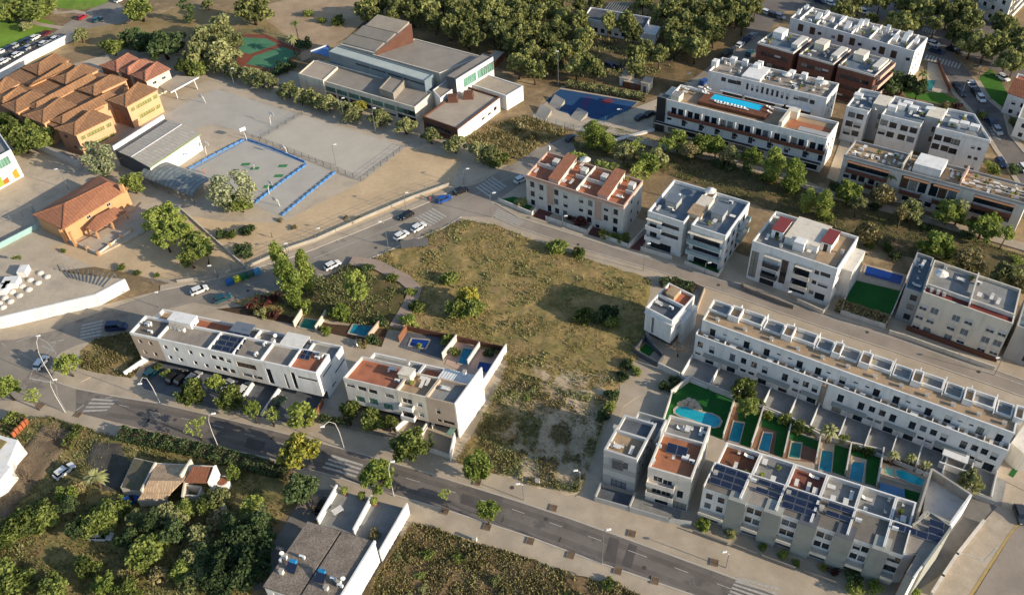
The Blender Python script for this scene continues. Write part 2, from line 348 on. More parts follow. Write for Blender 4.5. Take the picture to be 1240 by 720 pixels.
def window(th, p0, p1, h, rev=.18):
    """window or door set in a wall opening: frame > pane (> shutter)"""
    s, z, w_, h_, st = h; st = rnd.choice(WV) if st == 'glass_d' and w_ < 4 else st; p0 = Vector(p0); p1 = Vector(p1); d = (p1-p0).normalized(); key = (round(w_, 2), round(h_, 2), st)
    if key not in WC:
        fr = {'w': FRAMEW, 'd': FRAMED}.get(st[-1], FRAMED); f = MB(); t = .07
        if st.startswith('garage'): t = .05
        f.box(-w_/2, w_/2, -.03, .04, 0, t).box(-w_/2, w_/2, -.03, .04, h_-t, h_)
        f.box(-w_/2, -w_/2+t, -.03, .04, t, h_-t).box(w_/2-t, w_/2, -.03, .04, t, h_-t)
        if w_ > 1.0 and not st.startswith('garage'):
            k = max(1, round(w_/.9)-1)
            for i in range(k): x = -w_/2+w_*(i+1)/(k+1); f.box(x-.03, x+.03, -.03, .04, t, h_-t)
        p = MB(); p.add([(-w_/2, .045, 0), (w_/2, .045, 0), (w_/2, .045, h_), (-w_/2, .045, h_)], [(0, 1, 2, 3)])
        pm = {'sh': SHUT, 'sb': SHUTB, 'sg': SHUTG, 'ga': SHUT, 'gb': SHUTB, 'gr': GLASSG, 'cu': CURT, 'ol': mat('olive_panel', '#87894e', .6, .12, 1.)}.get(st[:2], GLASS)
        nm = 'door' if h_ > 1.95 else 'window'
        shd = None
        if st.startswith('half'):
            q = MB(); q.box(-w_/2+.05, w_/2-.05, -.06, -.035, h_*.45, h_-.05); shd = q.data('shutter', SHUT)
        WC[key] = (f.data('window_frame', fr), p.data('pane', pm), nm, shd)
    fd, pd, nm, shd = WC[key]; q = p0+d*s; o = link(nm, fd, th, (q.x-d.y*(rev-.04), q.y+d.x*(rev-.04), z), math.atan2(d.y, d.x))
    link('shutter' if pm_shut(st) else 'pane', pd, o)
    if shd: link('shutter', shd, o)
    return o
def pm_shut(st): return st[:2] in ('sh', 'sb', 'sg', 'ga', 'gb')
def walls(th, F, z0, z1, m, holes={}, sides='frbl', ab=None, name='wall'):
    """the outer walls of a storey block; ab limits it to a part of the plan"""
    a0, a1, b0, b1 = ab or (0, F.W, 0, F.D)
    S = {'f': (F.S(a0, b0), F.S(a1, b0)), 'r': (F.S(a1, b0), F.S(a1, b1)), 'b': (F.S(a1, b1), F.S(a0, b1)), 'l': (F.S(a0, b1), F.S(a0, b0))}
    for s in sides:
        mb = MB(); p0, p1 = S[s]; hs = [h if len(h) > 4 else (*h, 'glass_d') for h in holes.get(s, ())]
        mm = m[s] if isinstance(m, dict) else m; L = (p1-p0).length
        hs = [(max(h[2]/2+.06, min(L-h[2]/2-.06, h[0])), *h[1:]) for h in hs if h[2] < L-.2 and h[1]+h[3] < z1]
        wall(mb, p0, p1, z0, z1, hs); part(th, name, mb, mm)
        for h in hs: window(th, p0, p1, (h[0], max(z0+.02, h[1]), *h[2:]))
def deck(th, F, z, m, ab=None, name='roof_deck', inset=.02):
    a0, a1, b0, b1 = ab or (0, F.W, 0, F.D); mb = MB(); sbox(F, mb, a0+inset, a1-inset, b0+inset, b1-inset, z-.25, z); return part(th, name, mb, m)
def parapet(th, F, z0, z1, m, ab=None, sides='frbl', t=.25, o=.03):
    a0, a1, b0, b1 = ab or (0, F.W, 0, F.D); mb = MB()
    if 'f' in sides: sbox(F, mb, a0-o, a1+o, b0-o, b0+t, z0, z1)
    if 'b' in sides: sbox(F, mb, a0-o, a1+o, b1-t, b1+o, z0, z1)
    if 'l' in sides: sbox(F, mb, a0-o, a0+t, b0+(t if 'f' in sides else 0), b1-(t if 'b' in sides else 0), z0, z1)
    if 'r' in sides: sbox(F, mb, a1-t, a1+o, b0+(t if 'f' in sides else 0), b1-(t if 'b' in sides else 0), z0, z1)
    return part(th, 'parapet', mb, m)
def divider(th, F, a0, a1, b0, b1, z0, z1, m, name='divider_wall'):
    mb = MB(); sbox(F, mb, a0, a1, b0, b1, z0, z1); return part(th, name, mb, m)
def block(F, name, label, cat, m, dm, holes={}, ph=.9, group=None, pm=None, sides='frbl', z0=0):
    th = thing(name, label, cat, F.O, F.rz, group)
    walls(th, F, z0, F.h-ph, m, holes, sides); deck(th, F, F.h-ph, dm); parapet(th, F, F.h-ph-.001, F.h, pm or (m['f'] if isinstance(m, dict) else m))
    return th
def stairbox(th, F, a0, a1, b0, b1, z, h, m, top=None, door='r'):
    walls(th, F, z, z+h, m, {door: [((a1-a0 if door in 'fb' else b1-b0)/2, z+.05, .9, 2.0, 'glass_d')]} if h > 2.2 else {}, ab=(a0, a1, b0, b1), name='stair_tower')
    mb = MB(); sbox(F, mb, a0-.12, a1+.12, b0-.12, b1+.12, z+h, z+h+.14); part(th, 'tower_roof', mb, top or m)
def grid(n, zs, w_, h_, L, m0=1., m1=None, st='glass_d', skip=()):
    m1 = m0 if m1 is None else m1; out = []
    for j, z in enumerate(zs):
        for i in range(n):
            if (i, j) in skip: continue
            s = m0+(L-m0-m1)*(i+.5)/n; out.append((s, z, w_, h_, st))
    return out
def onpx(F, side, pts, w_, h_, st='glass_d'):      # openings whose centres were sighted
    out = []
    for x, y in pts: s, z = F.onf(x, y, side); out.append((s, z-h_/2, w_, h_, st))
    return out
def balcony(th, p0, p1, s0, s1, z, dep=1.2, rail='glass', slabm=None, hr=1.0):
    p0 = Vector(p0); p1 = Vector(p1); d = (p1-p0).normalized(); o_ = p0+d*s0; L = s1-s0
    mb = MB(); mb.box(0, L, -dep, .0, -.2, 0); o = part(th, 'balcony', mb, slabm or WHITE); o.location = (o_.x, o_.y, z); o.rotation_euler = (0, 0, math.atan2(d.y, d.x))
    r = MB(); t = .04 if rail in ('glass', 'bars') else .12
    if rail == 'bars':
        r.box(0, L, -dep, -dep+.05, hr-.06, hr).box(0, .05, -dep+.05, 0, hr-.06, hr).box(L-.05, L, -dep+.05, 0, hr-.06, hr)
        n = int(L/.25)
        for i in range(n+1): x = min(L-.03, L*i/n); r.box(x, x+.03, -dep+.01, -dep+.04, 0, hr-.06)
    else: r.box(0, L, -dep, -dep+t, 0, hr).box(0, t, -dep+t, 0, 0, hr).box(L-t, L, -dep+t, 0, 0, hr)
    link('railing', r.data('railing', {'glass': GLASSR, 'bars': METALD}.get(rail, rail if not isinstance(rail, str) else WHITE)), o)
# ---------------------------------------------------------------- rooftop and garden objects, each a thing
def make_ac():
    t = thing('air_conditioner', 'white air conditioning unit on a roof', 'air conditioner'); mb = MB(); mb.box(-.5, .5, -.2, .2, .12, .85); part(t, 'case', mb, METALW)
    mb = MB(); mb.box(-.4, -.3, -.18, .18, 0, .12).box(.3, .4, -.18, .18, 0, .12); part(t, 'foot', mb, METALG)
    mb = MB()
    v = [(-.12+.28*math.cos(k*math.pi/6), -.21, .48+.28*math.sin(k*math.pi/6)) for k in range(12)]; mb.add(v, [tuple(range(12))]); part(t, 'fan_grille', mb, METALD)
    return proto(t)
def make_table():
    t = thing('garden_table', 'small table with chairs', 'table'); mb = MB(); mb.box(-.7, .7, -.45, .45, .7, .75); part(t, 'table_top', mb, FABW)
    for x in (-.6, .6):
        for y in (-.38, .38): mb = MB(); mb.box(x-.03, x+.03, y-.03, y+.03, 0, .7); part(t, 'leg', mb, METALG)
    return proto(t)
def make_chair():
    t = thing('garden_chair', 'garden chair', 'chair'); mb = MB(); mb.box(-.24, .24, -.24, .24, .42, .47); part(t, 'seat', mb, FABW)
    mb = MB(); mb.box(-.24, .24, .22, .27, .47, .95); part(t, 'backrest', mb, FABW)
    for x in (-.21, .21):
        for y in (-.21, .21): mb = MB(); mb.box(x-.02, x+.02, y-.02, y+.02, 0, .42); part(t, 'leg', mb, METALG)
    return proto(t)
def make_lounger():
    t = thing('sun_lounger', 'sun lounger', 'sun lounger'); mb = MB(); mb.box(-.33, .33, -.95, .35, .3, .38); part(t, 'mattress', mb, FABW)
    mb = MB(); mb.hexa([(-.33, .35, .3), (.33, .35, .3), (.33, .9, .62), (-.33, .9, .62), (-.33, .33, .38), (.33, .33, .38), (.33, .87, .7), (-.33, .87, .7)]); part(t, 'backrest', mb, FABW)
    for x in (-.28, .28):
        for y in (-.85, .3): mb = MB(); mb.box(x-.03, x+.03, y-.03, y+.03, 0, .3); part(t, 'leg', mb, METALG)
    return proto(t)
def make_pot():
    t = thing('potted_plant', 'potted plant', 'potted plant'); mb = MB(); mb.cyl(0, 0, 0, .5, .22, 10, .3); part(t, 'pot', mb, POT)
    link('leaves', BUSH[2], t, (0, 0, .75), 0, .6); return proto(t)
def make_vent():
    t = thing('roof_vent', 'small roof vent pipe', 'vent'); mb = MB(); mb.box(-.3, .3, -.3, .3, 0, .9); part(t, 'stack', mb, WHITE)
    mb = MB(); mb.box(-.4, .4, -.4, .4, .98, 1.06); part(t, 'cowl', mb, CONC)
    mb = MB(); mb.box(-.26, -.18, -.26, .26, .9, .98).box(.18, .26, -.26, .26, .9, .98); part(t, 'bracket', mb, METALD); return proto(t)
def make_aerial():
    t = thing('tv_aerial', 'television aerial', 'aerial'); mb = MB(); mb.tube([(0, 0, 0), (0, 0, 3)], .035, 5); part(t, 'mast', mb, METALG)
    mb = MB(); mb.box(-.7, .7, -.02, .02, 2.7, 2.74)
    for k in range(7): x = -.6+k*.2; mb.box(x-.01, x+.01, -.35, .35, 2.74, 2.76)
    part(t, 'antenna', mb, METALG)
    mb = MB(); mb.cyl(0, 0, 0, .12, .42, 12, .1); o = part(t, 'dish', mb, METALW); o.location = (.1, -.1, 1.5); o.rotation_euler = (1.2, 0, .6); return proto(t)
def make_parasol():
    t = thing('parasol', 'open parasol', 'parasol'); mb = MB(); mb.tube([(0, 0, 0), (0, 0, 2.5)], .04, 6); part(t, 'pole', mb, METALG)
    mb = MB(); mb.cyl(0, 0, 2.0, 2.55, 1.5, 8, .05); part(t, 'canopy', mb, FABW); return proto(t)
PR = {}
def place(kind, F, a, b, z, rz=0, label=None, group=None, scale=1):
    if kind not in PR: PR[kind] = {'ac': make_ac, 'table': make_table, 'chair': make_chair, 'lounger': make_lounger, 'pot': make_pot, 'vent': make_vent, 'aerial': make_aerial, 'parasol': make_parasol}[kind]()
    p = F.world(a, b, z) if F else Vector((a, b, z))
    return put(PR[kind], p, (F.rz if F else 0)+rz, scale, label, group)
NAMES = {'ac': 'white air conditioning unit', 'table': 'low white garden table', 'chair': 'white garden chair', 'lounger': 'pale sun lounger', 'pot': 'potted plant', 'vent': 'squat white chimney vent', 'aerial': 'thin television aerial with dish', 'parasol': 'open pale parasol'}
PLUR = {'ac': 'air conditioners', 'table': 'tables', 'chair': 'chairs', 'lounger': 'sun loungers', 'pot': 'potted plants', 'vent': 'chimney vents', 'aerial': 'aerials', 'parasol': 'parasols'}
def items(F, desc, z, lst):
    """lst of (kind, x, y, turn): sighted things on a terrace or roof"""
    for kind, x, y, *r in lst:
        a, b = F.loc(x, y, z); place(kind, F, a, b, z-F.base, r[0] if r else rnd.choice((0, 0, 1.57)), f'{NAMES[kind]} on {desc}', f'{PLUR[kind]} on {desc}')
def clutter(F, desc, ab, z, kinds, n):
    a0, a1, b0, b1 = ab; done = []
    for _ in range(n*6):
        if len(done) >= n: break
        a = rnd.uniform(a0+.6, a1-.6); b = rnd.uniform(b0+.6, b1-.6)
        if any(abs(a-c)+abs(b-d) < 1.6 for c, d in done): continue
        k = rnd.choice(kinds); done.append((a, b)); place(k, F, a, b, z, rnd.choice((0, 1.57, 3.14)), f'{NAMES[k]} on {desc}', f'{PLUR[k]} on {desc}')
def solar(F, a0, b0, z, nx, ny, label, group=None, pw=1.05, pd=1.7, tilt=.35, gap=.25, rz=0, m=None):
    """a rack of tilted solar panels, one thing > panels"""
    t = thing('solar_rack', label, 'solar panels', F.world(a0, b0, z), F.rz+rz, group); key = ('sp', pw, pd, tilt)
    if key not in WC:
        mb = MB(); mb.hexa([(0, 0, .25), (pw-.05, 0, .25), (pw-.05, pd*math.cos(tilt), .25+pd*math.sin(tilt)), (0, pd*math.cos(tilt), .25+pd*math.sin(tilt)), (0, -.02, .3), (pw-.05, -.02, .3), (pw-.05, pd*math.cos(tilt)-.02, .3+pd*math.sin(tilt)), (0, pd*math.cos(tilt)-.02, .3+pd*math.sin(tilt))])
        q = MB(); e = .06; zz = lambda y: .3+y*math.tan(tilt)+.02
        q.add([(e, e, zz(e)), (pw-.05-e, e, zz(e)), (pw-.05-e, pd*math.cos(tilt)-e-.02, zz(pd*math.cos(tilt)-e)), (e, pd*math.cos(tilt)-e-.02, zz(pd*math.cos(tilt)-e))], [(0, 1, 2, 3)])
        WC[key] = (mb.data('panel', METALG), q.data('cells', PANEL))
    fd, cd = WC[key]
    for j in range(ny):
        for i in range(nx):
            o = link('solar_panel', fd, t, (i*pw, j*(pd*math.cos(tilt)+gap), 0)); link('cells', cd, o)
    mb = MB()
    for j in range(ny):
        y = j*(pd*math.cos(tilt)+gap); mb.box(0, nx*pw-.05, y+.05, y+.1, 0, .25); mb.box(0, nx*pw-.05, y+pd*math.cos(tilt)-.15, y+pd*math.cos(tilt)-.1, 0, .2+pd*math.sin(tilt))
    part(t, 'support', mb, METALG); return t
# ---------------------------------------------------------------- foliage
L_BROAD = leafmat('broad_leaves', '#4f5b2c', '#929c52', .4)
L_DARK = leafmat('dark_leaves', '#3a4a2c', '#66764a', .35)
L_PINE = leafmat('pine_needles', '#5a6036', '#9c9e60', .32)
L_LIGHT = leafmat('spring_leaves', '#72823c', '#abb460', .42)
L_YEL = leafmat('yellowing_leaves', '#7a8038', '#aea64c', .35)
L_OLIVE = leafmat('olive_leaves', '#6e7448', '#a8a872', .35)
L_DRY = leafmat('dry_scrub_leaves', '#6d6640', '#9c9064', .25)
L_RED = leafmat('red_leaves', '#4a2c28', '#6f4238', .25)
L_GREY = leafmat('pale_leaves', '#80886200'[:7], '#b4b68e', .3)
BARK = mat('bark', '#5b4a39', .95, .3, 2.)
TWIG = mat('pale_twigs', '#8a7760', .95, .25, 1.)
def cards(cs, size, up=.0, sq=1., rg=None):
    """one leaf-sized quad per centre, turned at random; cs is (n,3)"""
    rg = rg or np.random.default_rng(1); n = len(cs)
    a = rg.normal(size=(n, 3)); a[:, 2] *= (1-up*.8); a /= np.linalg.norm(a, axis=1)[:, None]
    b = rg.normal(size=(n, 3)); b -= a*(a*b).sum(1)[:, None]; b /= np.linalg.norm(b, axis=1)[:, None]
    s = size*rg.uniform(.6, 1.3, (n, 1)); a = a*s; b = b*s*sq
    return np.stack([cs-a-b, cs+a-b, cs+a+b, cs-a+b], 1).reshape(-1, 3)
def quadmesh(name, V, m, tri=False):
    k = 3 if tri else 4; n = len(V)//k; me = bpy.data.meshes.new(name); me.vertices.add(len(V)); me.vertices.foreach_set('co', V.astype(np.float32).ravel())
    me.loops.add(n*k); me.loops.foreach_set('vertex_index', np.arange(n*k, dtype=np.int32)); me.polygons.add(n)
    me.polygons.foreach_set('loop_start', np.arange(0, n*k, k, dtype=np.int32)); me.materials.append(m); me.update(calc_edges=True); return me
def crown(name, m, n_cl=26, per=60, leaf=.075, flat=.75, cl=.3, seed=1, shell=.62, shape='ball'):
    """unit crown: clumps spread through an uneven volume"""
    rg = np.random.default_rng(seed); out = []
    for i in range(n_cl):
        d = rg.normal(size=3); d /= np.linalg.norm(d); r = rg.uniform(shell, 1)*(.8+.25*rg.random())
        if shape == 'ball': c = d*r*np.array([1, 1, flat]); c[2] = c[2] if c[2] > -.45*flat else -c[2]*.6
        elif shape == 'tall': t = rg.uniform(-1, 1); rr = (1-abs(t)**2.2)*.9+.1; th = rg.uniform(0, 6.28); c = np.array([math.cos(th)*rr*r*.9, math.sin(th)*rr*r*.9, t*flat])
        elif shape == 'flat': th = rg.uniform(0, 6.28); rr = math.sqrt(rg.random()); c = np.array([math.cos(th)*rr, math.sin(th)*rr, flat*(.5*(1-rr*rr)+rg.uniform(-.2, .25))])
        s = cl*rg.uniform(.65, 1.25); q = rg.normal(size=(per, 3)); q /= np.linalg.norm(q, axis=1)[:, None]
        q *= s*rg.uniform(.45, 1, (per, 1))**.6*np.array([1, 1, .75]); out.append(c+q)
    return quadmesh(name, cards(np.concatenate(out), leaf, .2, .7, rg), m)
def bareme(name, m, seed=1, n=70):
    rg = random.Random(seed); mb = MB()
    def br(p, d, L, r, k):
        q = p+d*L; mb.tube([p, q], [r, r*.6], 3)
        if k:
            for _ in range(3 if k > 1 else 4):
                nd = (d+Vector((rg.gauss(0, .5), rg.gauss(0, .5), rg.gauss(.1, .3)))).normalized(); br(q, nd, L*rg.uniform(.55, .8), r*.6, k-1)
    for i in range(6):
        th = i*1.05+rg.random(); br(Vector((0, 0, -.5)), Vector((math.cos(th)*.7, math.sin(th)*.7, .8)).normalized(), .5, .02, 4)
    return mb.data(name, m)
def trunkmesh(name, m, r=.16, lean=.06, limbs=4, seed=0):
    """unit-height tapered trunk with limbs reaching into the crown"""
    rg = random.Random(seed); mb = MB(); top = Vector((rg.uniform(-lean, lean), rg.uniform(-lean, lean), .75))
    mb.tube([(0, 0, -.02), top*.5+Vector((lean*.3, 0, .0)), top], [r, r*.75, r*.5], 6)
    for i in range(limbs):
        th = 6.28*i/limbs+rg.random(); p = top*rg.uniform(.7, 1); mb.tube([p, p+Vector((math.cos(th)*.12, math.sin(th)*.12, .12)), p+Vector((math.cos(th)*.28, math.sin(th)*.28, .22))], [r*.4, r*.28, r*.12], 4)
    return mb.data(name, m, True)
CR = {
 'pine': [crown('crown', L_PINE, 48, 56, .08, .8, .28, s, .3) for s in (1, 2, 3, 4)],
 'broad': [crown('crown', L_BROAD, 40, 64, .072, .8, .3, s+10, .5) for s in (1, 2, 3)],
 'dark': [crown('crown', L_DARK, 40, 64, .072, .8, .3, s+20, .5) for s in (1, 2)],
 'light': [crown('crown', L_LIGHT, 34, 56, .075, .85, .27, s+30, .5) for s in (1, 2, 3)],
 'yellow': [crown('crown', L_YEL, 34, 54, .08, .85, .27, s+40, .5) for s in (1,)],
 'olive': [crown('crown', L_OLIVE, 34, 56, .075, .8, .28, s+50, .5) for s in (1, 2)],
 'sparse': [crown('crown', L_LIGHT, 20, 20, .07, .8, .24, s+60, .5) for s in (1, 2)],
 'dry': [crown('crown', L_DRY, 26, 36, .075, .75, .3, s+70, .4) for s in (1, 2)],
 'red': [crown('crown', L_RED, 24, 42, .085, .85, .28, 81, .5)],
 'poplar': [crown('crown', L_LIGHT, 64, 64, .075, 2.0, .42, s+90, .5, 'tall') for s in (1, 2)],
 'pale': [crown('crown', L_GREY, 40, 46, .06, 1.15, .28, s+100, .6, 'tall') for s in (1, 2)],
 'bare': [bareme('branches', TWIG, s) for s in (1, 2)],
 'column': [crown('crown', L_DARK, 30, 46, .1, 2.2, .36, 111, .5, 'tall')],
}
BUSH = [crown('leaves', L_BROAD, 14, 44, .1, .7, .38, 121, .3), crown('leaves', L_DARK, 14, 44, .1, .7, .38, 122, .3), crown('leaves', L_LIGHT, 12, 34, .12, .8, .4, 123, .3),
        crown('leaves', L_DRY, 14, 36, .1, .6, .38, 124, .3), crown('leaves', L_OLIVE, 14, 40, .1, .7, .38, 125, .3), crown('leaves', L_RED, 12, 36, .1, .7, .38, 126, .3), crown('leaves', L_YEL, 12, 36, .1, .7, .38, 127, .3)]
TR = [trunkmesh('trunk', BARK, .022, .05, 4, s) for s in range(3)]+[trunkmesh('trunk', BARK, .014, .02, 2, 9)]
KN = {'pine': 'pine_tree', 'broad': 'broadleaf_tree', 'dark': 'dark_evergreen_tree', 'light': 'young_leafy_tree', 'yellow': 'yellowing_tree', 'olive': 'olive_tree', 'sparse': 'sparse_street_tree',
      'dry': 'dry_brown_tree', 'red': 'red_leaved_tree', 'poplar': 'poplar_tree', 'pale': 'silvery_tree', 'bare': 'bare_tree', 'column': 'cypress_tree'}
KL = {'pine': 'bushy olive green pine', 'broad': 'rounded mid green tree', 'dark': 'dense dark green tree', 'light': 'fresh bright green tree', 'yellow': 'yellow green tree', 'olive': 'grey green rounded tree',
      'sparse': 'thin street tree with sparse light leaves', 'dry': 'brownish half dry tree', 'red': 'dark red leaved tree', 'poplar': 'tall bright green poplar', 'pale': 'tall pale silvery tree with upright branches', 'bare': 'leafless tree with brown twigs', 'column': 'narrow dark cypress'}
def tree(kind, cx, cy, rpx, h, label=None, group=None, vs=1.):
    """crown centre sighted at (cx,cy), crown radius rpx, total height h metres"""
    ar = {'poplar': 2.0, 'column': 2.2, 'pale': 1.25}.get(kind, .85); zc = h*.62
    r = rpx*mpp(cx, cy, zc)*(1.15 if kind == 'pine' else 1.17); vh = min(r*ar, h*.48) if kind not in ('poplar', 'column', 'pale') else h*.46
    if kind == 'pine': vh = min(r*1.0, h*.46)
    zc = h-vh*.95 if kind != 'pine' else h*.6
    if zc < vh*.6: zc = vh*.6
    p = P(cx, cy, zc); i = rnd.randrange(99); rt = thing(KN[kind], label or KL[kind], 'tree', (p.x, p.y, 0), rnd.uniform(0, 6.28), group)
    link('trunk', TR[3 if r < 1.6 else i % 3], rt, (0, 0, 0), 0, (max(h, r*4),)*2+(zc*1.15,))
    sz = {'poplar': vh/2.0, 'column': vh/2.2, 'pale': vh/1.15}.get(kind, vh/.8)
    link('branches' if kind == 'bare' else 'crown', CR[kind][i % len(CR[kind])], rt, (0, 0, zc), 0, (r*1.0, r*rnd.uniform(.9, 1.1), sz)); return rt
def bush(k, cx, cy, rpx, label, group=None, hz=1.0, cat='shrub', name='shrub', z=0):
    r = rpx*mpp(cx, cy); p = P(cx, cy, z+r*.5*hz); o = link(name, BUSH[k], None, (p.x, p.y, z+r*.4*hz), rnd.uniform(0, 6.28), (r, r*rnd.uniform(.8, 1.1), r*hz)); return tag(o, label, cat, group)
def scatter(name, pts, n, kinds, hmin, hmax, m, wd=.12, holes=(), dens=None, seed=3, lift=0, blades=1):
    """ground cover: many small tufts in one mesh"""
    poly = gpoly(pts); hp = [gpoly(h) for h in holes]; rg = np.random.default_rng(seed); xs = [p.x for p in poly]; ys = [p.y for p in poly]; cs = []
    while len(cs) < n:
        x = rg.uniform(min(xs), max(xs)); y = rg.uniform(min(ys), max(ys))
        if not inpoly(x, y, poly) or any(inpoly(x, y, h) for h in hp): continue
        q = noise.noise((x*.18, y*.18, seed))+.6*noise.noise((x*.6, y*.6, seed+5))
        if dens is not None and q < dens+rg.normal()*.12: continue
        cs.append((x, y, lift))
    c = np.array(cs); h = rg.uniform(hmin, hmax, (n, 1)); a = rg.uniform(0, 6.28, n); d = np.stack([np.cos(a), np.sin(a), np.zeros(n)], 1)*rg.uniform(.5, 1.3, (n, 1))*wd
    tip = c+rg.normal(size=(n, 3))*np.array([.35, .35, 0])*h+np.array([0, 0, 1])*h
    c2 = c+np.array([0, 0, -.03])
    V = np.stack([c2-d, c2+d, tip+d*.35, tip-d*.35], 1).reshape(-1, 3)
    return tag(link(name, quadmesh(name, V, m)), kind='stuff')
def hedge(path, wd, h, m, label, group=None, leaf=.16, dens=34, name='hedge', z=0):
    """clipped hedge along sighted points, a solid of small leaves over a dark core"""
    g = [P(x, y, z) for x, y in path]; rg = np.random.default_rng(len(path)*7+int(abs(g[0].x))); cs = []; mb = MB(); c0 = g[0].copy()
    for a, b in zip(g[:-1], g[1:]):
        d = b-a; L = d.length; n = int(L*dens*wd); t = rg.random(n); s = rg.uniform(-.5, .5, n); u = d.normalized(); v = Vector((-u.y, u.x, 0))
        zz = rg.uniform(.1, 1, n)**.5*h; e = rg.random(n) < .5; zz[e] = h+rg.normal(size=e.sum())*.08; s[~e] = np.sign(s[~e])*.5
        bump = 1+.12*np.sin(t*L*1.7)
        for k in range(n): q = a+d*t[k]+v*(s[k]*wd); cs.append((q.x-c0.x, q.y-c0.y, zz[k]*bump[k]))
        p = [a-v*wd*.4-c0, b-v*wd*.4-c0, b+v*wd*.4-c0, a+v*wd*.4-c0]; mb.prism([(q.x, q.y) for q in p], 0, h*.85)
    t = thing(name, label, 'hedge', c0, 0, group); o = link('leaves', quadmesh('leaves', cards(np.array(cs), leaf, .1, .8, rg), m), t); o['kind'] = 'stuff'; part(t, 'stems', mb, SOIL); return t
def palm(cx, cy, rpx, h, label, group=None):
    r = rpx*mpp(cx, cy, h)*1.15; p = P(cx, cy, h); t = thing('palm_tree', label, 'palm tree', (p.x, p.y, 0), 0, group)
    mb = MB(); mb.tube([(0, 0, 0), (.1, 0, h*.5), (0, 0, h)], [.28, .2, .22], 7); part(t, 'trunk', mb, BARK); rg = random.Random(int(cx)); mb = MB()
    for k in range(26):
        th = k*2.4; el = rg.uniform(-.1, 1.1); d = Vector((math.cos(th)*math.cos(el), math.sin(th)*math.cos(el), math.sin(el))); sd_ = Vector((-math.sin(th), math.cos(th), 0)); pr = None
        for i in range(6):
            f = i/5; q = Vector((0, 0, h))+d*r*f+Vector((0, 0, -r*.55*f*f)); wv = sd_*r*.16*math.sin(math.pi*(.12+.88*f)**.8)
            cur = (q-wv-Vector((0, 0, wv.length*.5)), q, q+wv-Vector((0, 0, wv.length*.5)))
            if pr: mb.add([pr[0], pr[1], cur[1], cur[0]], [(0, 1, 2, 3)]); mb.add([pr[1], pr[2], cur[2], cur[1]], [(0, 1, 2, 3)])
            pr = cur
    part(t, 'fronds', mb, L_OLIVE); return t
# ---------------------------------------------------------------- ground
EARTH = mat('dry_earth', '#8a7558', .95, .3, .06, col2='#6b5b41', fine=.15, fscale=1.2, bump=.3)
SAND = mat('sandy_ground', '#a38c70', .95, .2, .12, fine=.08, fscale=1.5)
SANDP = mat('schoolyard_sand', '#bea582', .95, .12, .12, fine=.06, fscale=1.)
PALEC = mat('pale_concrete_paving', '#b3a48e', .9, .1, .15, fine=.06, fscale=2)
PAVE = mat('pavement_slabs', '#ab9c86', .9, .16, .2, fine=.08, fscale=5)
PAVE2 = mat('path_paving', '#a89a86', .9, .15, .3, fine=.08, fscale=3)
ASPH = mat('asphalt', '#716961', .9, .2, .12, fine=.07, fscale=6)
ASPHL = mat('light_asphalt', '#8f8577', .9, .2, .1, fine=.06, fscale=4)
ASPHB = mat('worn_street_asphalt', '#94887a', .9, .2, .1, fine=.06, fscale=4)
KERB = mat('kerb_stone', '#b0a697', .9, .1, .5)
PAINT = mat('road_paint', '#aaa69c', .8, .25, 2.)
GRASSD = mat('dry_grass_ground', '#9c8355', .95, .3, .22, col2='#6f683a', fine=.25, fscale=1.1)
GRASSW = mat('weedy_ground', '#927f50', .95, .3, .25, col2='#646338', fine=.25, fscale=1.1)
LAWN = mat('lawn', '#3f6b1d', .95, .2, .3, fine=.12, fscale=2)
LAWN2 = mat('park_grass', '#6d8a2a', .95, .25, .12, fine=.12, fscale=2)
TURF = mat('artificial_turf', '#1d5a22', .95, .15, .3, fine=.1, fscale=2)
WATER = mat('pool_water', '#1f7f95', .06, .35, .35, bump=.3, spec=.6)
WATERT = mat('turquoise_pool_water', '#23a5b4', .06, .3, .3, bump=.3, spec=.6)
WATERD = mat('deep_blue_pool_water', '#10357a', .05, .2, .4, spec=.6)
WATERG = mat('green_pool_water', '#1b6f68', .05, .25, .4, spec=.6)
cracks(ASPH, .09, .035, .8); cracks(ASPHL, .08, .04, .8); cracks(ASPHB, .12, .035, .75); cracks(PALEC, .12, .05, .82); cracks(PAVE, .3, .035, .88); patches(PALEC, '#8f8676', .12, .5, .72); patches(ASPH, '#5b5651', .07, .55, .6); patches(ASPHL, '#736c63', .06, .55, .6)
patches(GRASSD, '#8a7050', .07, .52, .68); soilpatch(GRASSD, '#b5a288', P(684, 533), 12, 19); soilpatch(GRASSD, '#a08a6a', P(636, 482), 9, 5); patches(GRASSD, '#4f5230', .35, .62, .75); patches(GRASSW, '#8f7753', .15, .55, .66); patches(SAND, '#8d7a58', .3, .55, .7); patches(EARTH, '#a58e6a', .08, .5, .62); patches(LAWN2, '#9a9450', .1, .55, .7); patches(TURF, '#2c5a28', .4, .5, .7)
base = MB(); base.sheet([(-1500, -300), (1500, -300), (1500, 2500), (-1500, 2500)], -.02); struct('ground', base, EARTH)
AR = area
# paved belts
AR('pavement', [(-60, 560), (-60, 395), (60, 385), (200, 350), (400, 280), (560, 185), (660, 225), (1320, 455), (1320, 1000), (1180, 1000), (900, 860), (600, 700), (380, 600), (100, 520)], 0, PAVE)
AR('schoolyard_ground', [(-80, 250), (-60, 120), (150, 60), (380, 90), (560, 165), (660, 180), (545, 232), (385, 300), (300, 329), (215, 345), (120, 322), (-30, 340)], .004, PALEC)
AR('school_sand_ground', [(110, 322), (60, 300), (160, 270), (238, 262), (270, 268), (340, 270), (440, 219), (492, 178), (562, 192), (545, 226), (440, 268), (350, 304), (300, 326), (215, 342)], .010, SANDP)
